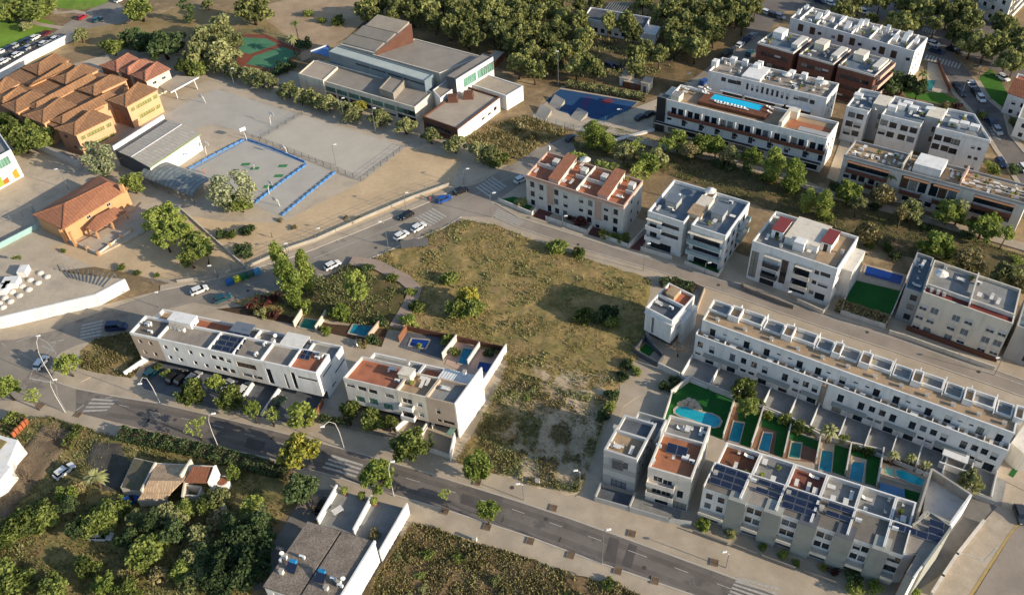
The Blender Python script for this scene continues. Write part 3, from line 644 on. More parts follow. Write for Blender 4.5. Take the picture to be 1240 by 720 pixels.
# middle street + north road + junction
ROAD_N = [(-40, 414), (17, 411), (67, 400), (78, 393), (194, 352), (264, 338), (350, 313), (383, 301), (439, 278.6), (522, 244), (553, 228), (580, 222), (640, 185), (700, 160), (760, 140), (845, 92), (890, 55), (905, 40), (925, 45), (915, 66), (880, 100), (800, 140), (720, 170), (655, 205), (612, 236), (560, 262), (536, 276), (472, 302), (439, 316), (383, 342.5), (340, 348), (300, 360), (265, 372), (235, 366), (195, 376), (155, 402), (133, 406), (94, 420), (69, 432), (60, 447), (67, 463), (-40, 480)]
AR('north_road', ROAD_N, .012, ASPHL)
STREET = [(575, 236), (600, 247), (628, 264), (739, 299), (839, 327), (920, 351), (1011, 384), (1094, 409), (1240, 461), (1330, 492), (1330, 512), (1240, 480), (1190, 462), (1089, 427), (997, 396), (900, 362), (794, 327), (711, 303), (625, 274), (600, 263), (560, 262)]
AR('middle_street', STREET, .016, ASPHB)
MAIN = [(-60, 465), (-10, 455), (67, 463), (92, 471), (144, 481), (194, 489), (258, 504), (320, 519), (367, 531), (433, 549), (494, 566), (620, 605), (689, 628), (767, 656), (892, 702), (1010, 748), (1150, 810), (1110, 850), (839, 719), (728, 681), (650, 652), (620, 642), (539, 616), (439, 587), (405, 575.6), (317, 552), (267, 541), (194, 524), (92, 499), (25, 485), (-60, 480)]
AR('main_road', MAIN, .020, ASPH)
AR('turning_area', [(-40, 414), (17, 411), (67, 400), (69, 432), (62, 447), (67, 463), (92, 471), (92, 499), (25, 485), (-60, 484)], .024, ASPHL)
# kerbs and pavements raised a step
def kerb(name, path, wpx, m=PAVE, zt=.12, side=1):
    """a raised pavement strip along a sighted kerb line with a lighter kerb stone edge"""
    g = [P(x, y) for x, y in path]; mb = MB(); k = MB()
    for a, b in zip(g[:-1], g[1:]):
        d = (b-a).normalized(); v = Vector((-d.y, d.x, 0))*side
        k.hexa([(q.x, q.y, z) for z in (-.02, zt+.01) for q in ((a, b, b+v*.3, a+v*.3) if side > 0 else (a+v*.3, b+v*.3, b, a))])
        if wpx > .3: mb.hexa([(q.x, q.y, z) for z in (-.02, zt) for q in ((a+v*.3, b+v*.3, b+v*wpx, a+v*wpx) if side > 0 else (a+v*wpx, b+v*wpx, b+v*.3, a+v*.3))])
    struct('kerb', k, KERB)
    if wpx > .3: struct(name, mb, m)
kerb('pavement', MAIN[2:16], .2, side=1)
kerb('pavement', MAIN[17:28], .2, side=1)
kerb('pavement', STREET[1:10], .25, side=1)
kerb('pavement', STREET[11:20], .25, side=1)
kerb('pavement', [(194, 352), (264, 338), (350, 313), (383, 301), (439, 278.6), (522, 244), (553, 228)], 2.0, PAVE, side=1)
kerb('pavement', [(558, 262), (536, 276), (472, 302), (439, 316), (383, 342.5), (340, 348)], .25, side=1)
slab('corner_pavement', [(60, 447), (64, 436), (72, 427), (94, 417), (133, 406), (157, 400), (178, 434), (172, 462), (155, 462), (110, 456), (98, 462), (144, 478), (92, 470), (67, 463)], 0, .1, PAVE)
for q in ([(731, 678), (738, 649), (750, 653), (745, 682)], [(752, 684), (762, 657), (772, 661), (764, 688)], [(300, 529), (322, 535), (318, 548), (296, 541)], [(560, 597), (590, 606), (587, 618), (557, 609)]): AR('asphalt_patch', q, .026, mat('dark_asphalt_patch', '#55504c', .9, .2, .3))
for q in ((780, 687), (661, 628), (480, 575), (352, 545), (212, 508), (45, 424), (455, 300), (300, 352), (700, 296), (870, 345), (1050, 402), (1185, 450), (1200, 690), (620, 590), (330, 530), (1210, 655)): mb = MB(); p = P(*q); mb.cyl(p.x, p.y, .02, .034, .42, 10); struct('manhole_cover', mb, mat('iron_cover', '#4a4440', .7, .1))
for off in (1.6, 4.6):
    g_ = [P(*q) for q in MAIN[4:16]]; mb = MB()
    for a, b in zip(g_[:-1], g_[1:]): d = (b-a).normalized(); v = Vector((d.y, -d.x, 0)); mb.sheet([a+v*(off-.55), b+v*(off-.55), b+v*(off+.55), a+v*(off+.55)], .0245)
    struct('wheel_track', mb, mat('worn_wheel_track', '#665f58', .85, .25, .12))
# worn places, markings
def mark(name, pts, z=.03, m=PAINT, label=None):
    mb = MB(); mb.sheet(gpoly(pts), z); return struct(name, mb, m)
def zebra(a, b, c, d, n, z=.034):
    """crossing between two edges a-b and d-c cut into n bars along a-b"""
    A, B, C_, D = [P(*q) for q in (a, b, c, d)]; mb = MB()
    for i in range(n):
        t0 = i/n; t1 = (i+.52)/n; p = [A.lerp(B, t0), A.lerp(B, t1), D.lerp(C_, t1), D.lerp(C_, t0)]; mb.sheet(p, z)
    struct('zebra_crossing', mb, PAINT)
def line(path, wd=.14, z=.03, dash=None, name='road_marking'):
    g = [P(x, y) for x, y in path]; mb = MB(); acc = 0
    for a, b in zip(g[:-1], g[1:]):
        L = (b-a).length; d = (b-a).normalized(); v = Vector((-d.y, d.x, 0))*wd/2; t = 0
        segs = [(0, L)] if not dash else [(s, min(s+dash[0], L)) for s in np.arange(0, L, dash[0]+dash[1])]
        for s, e in segs: mb.sheet([a+d*s-v, a+d*e-v, a+d*e+v, a+d*s+v], z)
    return struct(name, mb, PAINT)
zebra((99, 393), (96, 413), (122, 408), (125, 387), 5)
zebra((112, 482), (98, 501), (127, 499), (143, 484), 4)
zebra((402, 550), (388, 568), (430, 580), (440, 562), 4)
zebra((893, 698), (880, 722), (935, 745), (945, 712), 6)
zebra((524, 252), (500, 265), (520, 275), (541, 262), 6)
zebra((596, 214), (574, 228), (592, 240), (614, 226), 6)
zebra((602, 253), (596, 262), (628, 274), (636, 268), 4)
zebra((1122, 66), (1166, 78), (1163, 84), (1119, 72), 11)
zebra((1119, 33), (1136, 37), (1133, 42), (1116, 38), 5)
zebra((1196, 150), (1203, 168), (1213, 172), (1206, 152), 5)
line([(144, 490), (258, 514), (367, 544), (494, 579), (620, 616), (767, 668), (892, 715)], .13, dash=(2.5, 5))
line([(20, 414), (42, 406), (58, 415), (68, 428), (66, 440), (66, 455), (70, 480), (80, 498)], .2)
line([(92, 497), (102, 490)], .2); line([(36, 458), (68, 464)], .35); line([(36, 458), (44, 437)], .2)
line([(128, 482), (146, 477)], .2); line([(70, 412), (56, 428), (47, 436)], .15); line([(22, 425), (46, 440)], .13); line([(2, 415), (28, 440)], .13, dash=(2, 2))
line([(61, 415), (78, 411)], .3); line([(51, 418), (66, 426)], .2)
line([(380, 313), (430, 293)], .25); line([(430, 293), (470, 277), (513, 259)], .15)
line([(206, 372), (300, 345), (378, 318)], .12, dash=(3, 3))
line([(668, 272), (739, 299), (839, 328), (920, 354), (1011, 387), (1094, 413), (1240, 466)], .2, z=.028)
line([(560, 243), (650, 198), (720, 165)], .14); line([(602, 199), (623, 190)], .5); line([(606, 201), (626, 192)], .12)
# vacant lot, the open field in the middle
LOT = [(425, 318), (455, 312), (536, 276), (560, 266), (600, 273), (655, 293), (725, 318), (790, 338), (784, 372), (782, 410), (768, 440), (750, 470), (735, 510), (716, 560), (702, 600), (686, 597), (644, 588), (600, 574), (556, 562), (553, 555), (583, 515), (614, 445), (612, 436), (560, 410), (500, 402), (440, 396), (400, 388), (330, 380), (280, 366), (330, 352), (383, 346)]
terrain('field', LOT, GRASSD, .9, .5, .2)
# bottom scrub plots and the wild garden
WILD = [(-80, 500), (0, 508), (60, 505), (144, 529), (230, 548), (319, 571), (372, 592), (330, 640), (312, 690), (290, 780), (-60, 800)]
terrain('wild_garden_ground', WILD, GRASSW, 1.0, .5, .25)
SCRUB = [(500, 633), (530, 640), (575, 658), (620, 669), (667, 686), (767, 716), (860, 770), (420, 800), (455, 700)]
terrain('scrub_ground', SCRUB, mat('dry_scrub_soil', '#83694a', .95, .3, .25, col2='#5d4f36', fine=.3, fscale=1.5), .9, .6, .25)
# park strip north of the middle street
PARK = [(690, 165), (730, 150), (800, 172), (900, 200), (1000, 232), (1100, 262), (1240, 310), (1330, 345), (1330, 410), (1240, 350), (1120, 318), (1040, 290), (920, 250), (820, 215), (760, 195), (700, 185)]
terrain('park_ground', PARK, mat('park_earth', '#776444', .95, .3, .2, col2='#4f4a2b', fine=.25, fscale=1.1), 1.2, .3, .2)
def path(name, pts, wd, m, z=.3):
    g = [P(x, y) for x, y in pts]; mb = MB(); L_ = []; R_ = []
    for i, p in enumerate(g):
        d = (g[min(i+1, len(g)-1)]-g[max(0, i-1)]).normalized(); v = Vector((-d.y, d.x, 0))*wd/2; L_.append(p+v); R_.append(p-v)
    for i in range(len(g)-1): mb.hexa([(q.x, q.y, zz) for zz in (0, z) for q in (R_[i], R_[i+1], L_[i+1], L_[i])])
    return struct(name, mb, m)
path('footpath', [(735, 158), (800, 178), (860, 191), (950, 215), (1010, 238), (1060, 250), (1130, 268), (1240, 300), (1330, 330)], 3.0, PAVE2, .34)
# alley between the field and the grey houses
slab('alley', [(752, 438), (768, 432), (800, 452), (790, 478), (772, 480), (755, 492), (735, 555), (722, 607), (697, 601), (716, 560), (735, 515), (750, 478)], 0, .06, PAVE)
AR('alley_pavement', [(782, 410), (805, 436), (822, 420), (840, 365), (838, 345), (815, 400)], .02, PAVE)
# forest floor, car park and far ground
AR('forest_floor', [(420, 60), (440, -60), (940, -60), (920, 30), (840, 95), (790, 118), (700, 108), (640, 96), (600, 80), (500, 55)], .006, mat('forest_floor_earth', '#8b7350', .95, .3, .1, col2='#4b4128', fine=.2, fscale=1.))
AR('park_plaza', [(300, 12), (420, -20), (480, -20), (450, 18), (420, 45), (365, 75), (360, 52), (320, 30)], .008, SAND)
AR('far_street', [(900, 20), (930, 0), (960, -20), (1120, -30), (1300, 80), (1300, 120), (1219, 92), (1150, 60), (1108, 40), (1060, 20), (1000, 8), (950, 14), (925, 45), (905, 40)], .010, ASPH)
AR('side_street', [(1108, 40), (1150, 60), (1180.5, 97), (1194, 119), (1214, 135), (1219, 161), (1240, 180), (1300, 215), (1300, 260), (1240, 228), (1208, 178), (1194, 155), (1178, 133), (1158, 111), (1139, 78), (1112, 70)], .014, ASPH)
kerb('pavement', [(1300, 222), (1240, 186), (1221, 163), (1214, 136), (1194, 120), (1180.5, 98)], 1.5, side=-1)
kerb('pavement', [(1240, 228), (1208, 180), (1194, 157), (1178, 135), (1158, 113), (1139, 80)], 1.2, side=1)
AR('lawn', [(1184, 104), (1196, 120), (1214, 132), (1222, 118), (1212, 98), (1200, 84), (1188, 92)], .03, LAWN)
AR('lawn', [(1080, 95), (1100, 118), (1150, 128), (1160, 122), (1140, 112), (1108, 100), (1090, 92)], .02, LAWN)
# far left: park lawns and school car park
AR('lawn', [(-60, -20), (0, 15), (60, 35), (66, 28), (30, 14), (10, -30)], .012, LAWN2)
AR('park_lawn', [(-40, 20), (0, 22), (40, 30), (64, 35), (45, 48), (20, 58), (0, 64), (-50, 75)], .014, LAWN2)
AR('park_lawn', [(55, -20), (70, 10), (100, 12), (125, 6), (150, -15)], .014, LAWN2)
path('footpath', [(-20, 8), (20, 22), (50, 30), (75, 34)], 2.2, PAVE2, .03)
path('footpath', [(60, 4), (68, 16), (90, 14), (110, 18)], 2.2, PAVE2, .03)
AR('car_park', [(-60, 105), (-40, 72), (0, 66), (30, 56), (62, 42), (78, 30), (112, 10), (140, 0), (160, 20), (150, 28), (118, 33), (92, 47), (60, 58), (30, 72), (0, 84)], .018, ASPHL)
AR('school_sand_ground', [(88, 38), (130, 30), (160, 28), (215, 10), (300, 12), (330, 30), (355, 50), (330, 48), (300, 40), (230, 42), (190, 40), (150, 40), (120, 60), (90, 62)], .02, mat('trodden_earth', '#97815a', .95, .25, .15, col2='#7b6a44', fine=.15))
# culture centre forecourt and weeds
AR('dry_verge', [(560, 165), (600, 150), (640, 140), (690, 160), (650, 180), (620, 200), (585, 200)], .03, GRASSD)
AR('weedy_corner', [(97, 425), (115, 411), (157, 402), (177, 434), (160, 458), (120, 452), (96, 446)], .11, GRASSD)
# ================================================================ the terraces and houses of the near blocks
def fpart(th, F, m, x0, x1, z0, z1, holes, side='f', b=0, proud=0.):
    """front wall of one house of a row between plan distances"""
    p0 = F.S(x0, b-proud); p1 = F.S(x1, b-proud); mb = MB(); hs = [(h[0]-x0, *h[1:]) for h in holes if x0 < h[0] < x1]
    hs = [(max(h[2]/2+.06, min(x1-x0-h[2]/2-.06, h[0])), max(z0+.02, h[1]), h[2], h[3], h[4] if len(h) > 4 else 'glass_d') for h in hs if h[2] < x1-x0-.15]
    wall(mb, p0, p1, z0, z1, hs); part(th, 'wall', mb, m)
    for h in hs: window(th, p0, p1, h)
def slot(F, side, a, b, h_, st='glass_d'):
    s0, z0 = F.onf(*a, side); s1, z1 = F.onf(*b, side); return ((s0+s1)/2, (z0+z1)/2-h_/2, abs(s1-s0), h_, st)
def upslot(F, side, a, b, w_, st='glass_d'):
    s0, z0 = F.onf(*a, side); s1, z1 = F.onf(*b, side); return ((s0+s1)/2, min(z0, z1), w_, abs(z1-z0), st)
def gwall(name, pts, h, m, label, t=.2, cat='wall', group=None, z=0, cap=None):
    """free-standing boundary wall along sighted ground points"""
    g = [P(*q, z) for q in pts]; th = thing(name, label, cat, g[0], 0, group); mb = MB(); cp = MB()
    for a, b in zip(g[:-1], g[1:]):
        a = a-g[0]; b = b-g[0]; d = (b-a).normalized(); v = Vector((-d.y, d.x, 0))*t/2; e = d*t/2
        mb.hexa([(q.x, q.y, zz) for zz in (-.05, h) for q in (a-v-e*.5, b-v+e*.48, b+v+e*.48, a+v-e*.5)])
        v2 = v*1.3; cp.hexa([(q.x, q.y, zz) for zz in (h, h+.07) for q in (a-v2-e, b-v2+e*.9, b+v2+e*.9, a+v2-e)])
    part(th, 'wall', mb, m); part(th, 'coping', cp, cap or m); return th
def zp(x, y, z): return (x, y)
# ---------------------------------------------------------------- row A: white terrace beside the junction
F = Fr((156.7, 402.2), (382.7, 451.3), (398.3, 428.3), 9.9); A_F = F
th = thing('terrace_houses', 'white and beige terrace row beside the main road, overhanging upper floors above parked cars', 'terrace row', F.O, F.rz)
def zA(L): return [(140+x/4.8, 350+y/4.8) for x, y in L]
def zB(L): return [(290+x/4.8, 370+y/4.8) for x, y in L]
ha = onpx(F, 'f', zA([(143, 303), (203, 315), (290, 337), (353, 350), (436, 368), (503, 383)]), .95, 1.15, 'glass_w')+onpx(F, 'f', zA([(173, 365), (233, 378), (320, 396), (382, 410), (465, 428), (530, 444)]), .95, 1.15, 'glass_w')
ha += onpx(F, 'f', zA([(570, 395), (612, 403), (655, 415), (595, 455), (635, 465), (680, 476)]), 1.3, 1.2, 'glass_d')
ha += onpx(F, 'f', zB([(40, 350)]), 4.6, 1.5, 'sb_d')+onpx(F, 'f', zB([(47, 403), (108, 418)]), 2.2, 1.0)
ha += onpx(F, 'f', zB([(178, 410)]), 1.2, 4.6)+onpx(F, 'f', zB([(275, 438)]), .6, 4.4)+onpx(F, 'f', zB([(320, 435)]), .9, 5.0)+onpx(F, 'f', zB([(393, 425)]), 4.6, .6)
sa = [0]+[F.onf(x, y)[0] for x, y in zA([(240, 285), (533, 350), (678, 385)])+zB([(120, 320), (283, 355)])]+[F.W]
fm = [BEIGE, WHITE, WHITE, PALE, WHITE, WHITE]
for i in range(6): fpart(th, F, fm[i], sa[i], sa[i+1]-.03, 2.7, 9.2, ha)
hr = [slot(F, 'r', (391.5, 472), (412.7, 436), .5)]
D1 = 6.6
F2 = Fr((156.7, 402.2), (382.7, 451.3), (419.5, 410.5), 9.9); DD = F2.D
walls(th, F, 0, 9.2, WHITE, {'l': []}, 'bl'); walls(th, F, 0, 6.4, WHITE, {'b': grid(12, [3.4], 1.1, 1.4, F.W)}, 'bl', ab=(.01, F.W-.01, F.D, DD-.02), name='rear_wall')
mbw = MB(); wall(mbw, F.S(F.W, 0), F.S(F.W, F.D), 2.7, 9.2, [(5, 6.6, 6.5, .5)]); part(th, 'wall', mbw, WHITE)
mbw = MB(); wall(mbw, F.S(F.W, F.D), F.S(F.W, DD), 0, 7.2, [(DD-F.D-2.4, 3.4, 4.2, .55)]); part(th, 'wall', mbw, WHITE)
mbw = MB(); wall(mbw, F.S(F.W-.02, 1.8), F.S(F.W-.02, F.D), 0, 2.7, [(4, 1.3, 4.0, .55)]); part(th, 'wall', mbw, WHITE)
for s, z, w_, b0 in ((5, 6.6, 6.5, 0), (DD-2.4, 3.4, 4.2, 0), (5.8, 1.3, 4.0, 0)):
    window(th, F.S(F.W, 0), F.S(F.W, DD), (s, z, w_, .55, 'glass_d'))
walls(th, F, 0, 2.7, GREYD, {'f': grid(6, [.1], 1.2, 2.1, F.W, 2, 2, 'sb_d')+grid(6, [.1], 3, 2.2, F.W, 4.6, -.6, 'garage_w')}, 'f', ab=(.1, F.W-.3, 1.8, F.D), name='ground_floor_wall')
mb = MB(); sbox(F, mb, .02, F.W-.02, .02, F.D, 2.68, 2.72); part(th, 'soffit', mb, WHITE)
dm = [GRAVELD, GRAVEL, TILED, GRAVEL, GRAVEL, TERRA]
for i in range(6):
    deck(th, F, 9.2, dm[i], (sa[i], sa[i+1], 0, F.D)); parapet(th, F, 9.2, 9.9, WHITE, (sa[i]+.01, sa[i+1]-.01, 0, F.D), 'fbr' if i else 'flbr')
    deck(th, F, 6.4, (TILEB, TERRA, TILEG, GRAVEL, TILEG, TILEG)[i], (sa[i], sa[i+1], F.D+.05, DD), 'rear_terrace_floor'); parapet(th, F, 6.4, 7.3, WHITE, (sa[i]+.01, sa[i+1]-.01, F.D+.2, DD), 'br' if i else 'lbr')
mb = MB(); a, b = F.loc(*zA([(310, 215)])[0], 9.2); stairbox(th, F, a, a+5.5, b+.4, b+3, 9.2, 1.6, WHITE, door='f')
da = 'the roof of the white terrace row beside the main road'
items(F, da, 9.2, [('ac', *zA([(185, 215)])[0], 0), ('ac', *zA([(205, 255)])[0], 0), ('ac', *zA([(200, 205)])[0], 0), ('aerial', *zA([(215, 235)])[0]), ('vent', *zA([(330, 225)])[0]), ('vent', *zA([(352, 232)])[0]), ('vent', *zA([(375, 240)])[0]), ('vent', *zA([(398, 245)])[0]),
 ('ac', *zA([(460, 215)])[0]), ('ac', *zA([(430, 225)])[0]), ('ac', *zB([(150, 230)])[0]), ('ac', *zB([(100, 290)])[0]), ('vent', *zB([(200, 215)])[0]), ('aerial', *zB([(215, 200)])[0]), ('vent', *zB([(480, 300)])[0]), ('ac', *zB([(455, 310)])[0])])
a, b = F.loc(*zA([(560, 355)])[0], 9.2); solar(F, a+.3, b+.2, 9.2, 3, 4, 'grid of solar panels on the third roof of the white terrace row', pw=1.9, pd=1.1, gap=.45)
a, b = F.loc(*zB([(350, 310)])[0], 9.2); solar(F, a, b, 9.2, 2, 2, 'small solar rack on the terracotta roof at the end of the white terrace row', pw=1.1, pd=1.1, gap=.1)
DT = 'a rear terrace of the white row beside the main road'
clutter(F, DT, (2, F.W-2, F.D+.8, DD-.8), 6.4, ['table', 'chair', 'lounger', 'pot', 'ac'], 12)
for i in (2, 4):
    mb = MB(); sbox(F, mb, sa[i]+.6, sa[i+1]-.6, F.D+.3, DD-.6, 8.9, 9.0)
    for q in (sa[i]+.7, sa[i+1]-.8): sbox(F, mb, q, q+.1, DD-.8, DD-.7, 6.4, 8.9)
    part(th, 'pergola', mb, FABW if i == 4 else METALG)
# ---------------------------------------------------------------- row C: three houses with the tall white gable
F = Fr((415.3, 456.7), (550, 488.5), (581.8, 445), 10.4); C_F = F
def zC(L): return [(400+x/4.235, 400+y/4.235) for x, y in L]
th = thing('terrace_houses', 'three joined houses with a terracotta roof terrace and a tall blank white side wall facing the field', 'terrace row', F.O, F.rz)
h = onpx(F, 'f', zC([(103, 280), (163, 298), (218, 313), (303, 335)]), 1.9, 1.15)+onpx(F, 'f', zC([(155, 352), (222, 363), (297, 390)]), 2.0, 1.7, 'gr_d')
h += onpx(F, 'f', zC([(393, 362)]), 2.2, 1.5, 'glass_w')+onpx(F, 'f', zC([(458, 380), (468, 432)]), 1.1, 1.3, 'half_w')+onpx(F, 'f', zC([(398, 432)]), 2.4, 1.9)+onpx(F, 'f', zC([(553, 412)]), .9, 1.7)+onpx(F, 'f', zC([(560, 460)]), .9, .8)+onpx(F, 'f', zC([(608, 472)]), 2.4, .9)
sc_ = [0, F.onf(480, 475)[0], F.onf(515.7, 484)[0], F.W]
for i, m in enumerate((PALE, CREAM, BEIGE)): fpart(th, F, m, sc_[i], sc_[i+1]-.03, 2.8, 9.5, h)
bm = F.D*.56
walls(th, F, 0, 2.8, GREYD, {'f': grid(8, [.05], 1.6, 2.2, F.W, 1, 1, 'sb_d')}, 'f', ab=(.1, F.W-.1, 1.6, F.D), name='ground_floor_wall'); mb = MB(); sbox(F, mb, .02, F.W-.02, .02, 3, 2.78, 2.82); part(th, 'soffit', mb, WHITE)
for i, (dm_, dr) in enumerate(((TERRA, TILEG), (TILEB, TERRA), (TILEG, TILEG))):
    bb = bm*(1.12 if i == 0 else .95)
    deck(th, F, 9.5, dm_, (sc_[i], sc_[i+1], 0, bb)); parapet(th, F, 9.5, 10.35, (PALE, CREAM, BEIGE)[i], (sc_[i]+.01, sc_[i+1]-.01, 0, bb), 'flrb', t=.2)
    walls(th, F, 0, 9.5, WHITE, {'b': grid(2, [3.5, 6.8], 1.2, 1.4, sc_[i+1]-sc_[i])}, 'bl', ab=(sc_[i]+.02, sc_[i+1]-.02, .5, bb-.01))
    deck(th, F, 7.0-(i == 1)*.5, dr, (sc_[i], sc_[i+1], bb+.03, F.D), 'rear_roof'); parapet(th, F, 7.0-(i == 1)*.5, 7.8, WHITE, (sc_[i]+.01, sc_[i+1]-.01, bb+.1, F.D), 'lbr')
    walls(th, F, 0, 7.0-(i == 1)*.5, WHITE, {'b': grid(2, [.4, 3.6], 1.6, 1.9, sc_[i+1]-sc_[i])}, 'bl', ab=(sc_[i]+.02, sc_[i+1]-.02, bb, F.D-.02))
mb = MB(); mb.hexa([F.S(F.W, b, z) for z, b in ((0, 0),)]*0 or [tuple(F.S(F.W-.05, 0, -.05)), tuple(F.S(F.W+.25, 0, -.05)), tuple(F.S(F.W+.25, F.D+.2, -.05)), tuple(F.S(F.W-.05, F.D+.2, -.05)), tuple(F.S(F.W-.05, 0, 10.42)), tuple(F.S(F.W+.25, 0, 10.42)), tuple(F.S(F.W+.25, F.D+.2, 10.42)), tuple(F.S(F.W-.05, F.D+.2, 10.42))])
part(th, 'gable_wall', mb, WHITE)
mb = MB(); n = 13; a0, a1 = sc_[1]+5.0, sc_[2]+6.5
for k in range(n): q = a0+(a1-a0)*k/n; sbox(F, mb, q, q+(a1-a0)/n*.55, bm+.4, F.D-1, 9.0, 9.08)
sbox(F, mb, a0, a1, bm+.4, F.D-1, 8.92, 8.99)
for q in (a0+.1, a1-.2): sbox(F, mb, q, q+.12, F.D-1.2, F.D-1.08, 6.5, 8.92)
part(th, 'white_pergola', mb, METALW, 'white corrugated pergola roof')
mb = MB(); sbox(F, mb, sc_[2]+4.5, F.W-.4, -1.8, -.02, 2.6, 2.72); part(th, 'green_awning', mb, mat('green_canvas', '#6d8a78', .9, .1))
balcony(th, F.S(0, 0), F.S(F.W, 0), sc_[1]+.5, sc_[1]+3.4, 2.9, 1.0, WHITE); balcony(th, F.S(0, 0), F.S(F.W, 0), sc_[1]+.5, sc_[1]+3.4, 5.9, 1.0, WHITE)
stairbox(th, F, sc_[1]-1.3, sc_[1]+1.2, bm*.55, bm*.9, 9.5, 2.0, CREAM, door='f')
dc = 'the roof terraces of the three houses with the blank white side wall'
items(F, dc, 9.5, [('table', *zC([(320, 205)])[0]), ('chair', *zC([(300, 215)])[0]), ('chair', *zC([(340, 210)])[0]), ('ac', *zC([(345, 265)])[0]), ('aerial', *zC([(370, 240)])[0]), ('ac', *zC([(380, 225)])[0]), ('vent', *zC([(400, 175)])[0]), ('lounger', *zC([(470, 280)])[0]), ('lounger', *zC([(500, 270)])[0]), ('table', *zC([(480, 255)])[0]),
 ('table', *zC([(590, 305)])[0]), ('chair', *zC([(570, 300)])[0]), ('chair', *zC([(610, 310)])[0]), ('vent', *zC([(690, 225)])[0]), ('pot', *zC([(420, 280)])[0]), ('aerial', *zC([(140, 100)])[0])])
# ---------------------------------------------------------------- small white house on the field's edge
F = Fr((782, 371.7), (814, 388.3), (841.7, 356.4), 9.3)
def zE(L): return [(600+x/3.6, 330+y/3.6) for x, y in L]
h5 = {'f': [upslot(F, 'f', *zE([(686, 195), (684, 262)]), .6)], 'r': [(F.D*.55, 4.4, 5.5, .5), (F.D*.3, .2, 3, 2.2), (F.D*.75, .2, 3, 2.2)], 'b': grid(2, [3.6, 6.4], 1.4, 1.5, F.W), 'l': grid(3, [4.2], 1.2, .8, F.D)}
th = thing('detached_house', 'small narrow white cubic house standing alone at the edge of the field', 'house', F.O, F.rz)
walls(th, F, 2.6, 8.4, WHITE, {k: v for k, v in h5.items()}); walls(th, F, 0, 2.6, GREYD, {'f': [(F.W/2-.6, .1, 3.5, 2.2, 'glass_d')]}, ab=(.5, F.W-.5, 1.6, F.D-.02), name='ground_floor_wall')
bm = F.D*.55; deck(th, F, 8.4, TILED, (0, F.W, 0, bm)); parapet(th, F, 8.4, 9.3, WHITE, (0, F.W, 0, bm)); deck(th, F, 8.39, TERRA, (0, F.W, bm, F.D)); parapet(th, F, 8.4, 9.0, WHITE, (0.03, F.W-.03, bm+.1, F.D), 'rlb')
mb = MB(); sbox(F, mb, .0, F.W+.5, -.5, -.01, 8.0, 8.35); sbox(F, mb, F.W+.01, F.W+.5, -.01, bm, 8.0, 8.35); part(th, 'ledge', mb, WHITE)
divider(th, F, F.W+.01, F.W+1.0, bm*.7, F.D, 0, 6.4, WHITE, 'side_wing')
mb = MB(); sbox(F, mb, .02, F.W-.02, .02, F.D, 2.55, 2.59); part(th, 'soffit', mb, WHITE)
stairbox(th, F, F.W*.25, F.W*.55, bm+.3, bm+3, 8.4, 1.6, TILEB, door='f')
items(F, 'the roof of the small white house by the field', 8.4, [('table', *zE([(710, 140)])[0]), ('chair', *zE([(700, 130)])[0]), ('chair', *zE([(722, 148)])[0]), ('ac', *zE([(765, 160)])[0]), ('vent', *zE([(800, 90)])[0]), ('pot', *zE([(745, 100)])[0]), ('table', *zE([(780, 90)])[0])])
# ---------------------------------------------------------------- D1 grey cubic house, D2 house with orange roof
def zD(L): return [(700+x/4, 460+y/4) for x, y in L]
F = Fr((731.3, 543.8), (771.3, 556.3), (795, 511), 10.2)
bm = F.ab_of(P(782.5, 530, 10.2))[1]
h = {'f': [(F.onf(*zD([(205, 475)])[0])[0]+.3, 3.4, 2.6, 1.6, 'glass_d'), (F.onf(*zD([(205, 415)])[0])[0], 6.4, 2.8, 1.9, 'sg_d'), (F.W*.5, .1, 3.0, 2.2, 'sg_d')], 'r': grid(4, [3.5, 6.4], .9, 1.2, F.D), 'l': grid(3, [3.5, 6.4], .9, 1.2, F.D)}
th = thing('detached_house', 'grey cubic house with banded grey front, first on the paved lane from the main road', 'house', F.O, F.rz)
GREYB = mat('pale_grey_render', '#b5b4af', .85, .08, .3)
mb = MB()
for k, (z0, z1) in enumerate(((0, 3.0), (3.0, 4.6), (4.6, 6.2), (6.2, 9.3))): walls(th, F, z0, z1, GREYR if k % 2 == 0 else GREYB, {q: [x for x in v if z0 <= x[1] < z1 and x[1]+x[3] <= z1+.6] for q, v in h.items()}, 'f')
walls(th, F, 0, 9.3, GREYR, h, 'rbl'); deck(th, F, 9.3, TILEB, (0, F.W, 0, bm)); parapet(th, F, 9.3, 10.2, GREYB, (0, F.W, 0, bm), t=.35)
deck(th, F, 9.0, TILED, (0, F.W, bm+.02, F.D)); parapet(th, F, 9.0, 9.75, GREYB, (0.04, F.W-.04, bm+.1, F.D), t=.35)
G = Fr((756, 528), (790, 536), (810, 493), 3.6); walls(th, F, 0, 3.0, GREYR, {}, 'rbl', ab=(0.5, F.W, F.D, F.D+6.5), name='rear_wing_wall'); deck(th, F, 3.0, TILEBL, (0.5, F.W, F.D+.02, F.D+6.5)); parapet(th, F, 3.0, 3.9, GREYB, (.5, F.W, F.D+.1, F.D+6.5), 'lrb')
for q in (3.2, 3.9, 4.6): divider(th, F, q, q+.18, F.D+.4, F.D+5, 3.0, 3.9, GREYB, 'roof_upstand')
divider(th, F, F.W*.3, F.W*.62, -.5, -.02, 6.2, 8.6, GREYD, 'projecting_bay')
items(F, 'the roof of the grey banded house', 9.3, [('table', *zD([(190, 330)])[0]), ('chair', *zD([(180, 315)])[0]), ('chair', *zD([(215, 330)])[0]), ('lounger', *zD([(258, 345)])[0]), ('lounger', *zD([(170, 325)])[0]), ('vent', *zD([(180, 240)])[0])])
F = Fr((785, 565), (837.5, 580), (861, 515), 10.0)
bm = F.ab_of(P(851, 535, 10))[1]
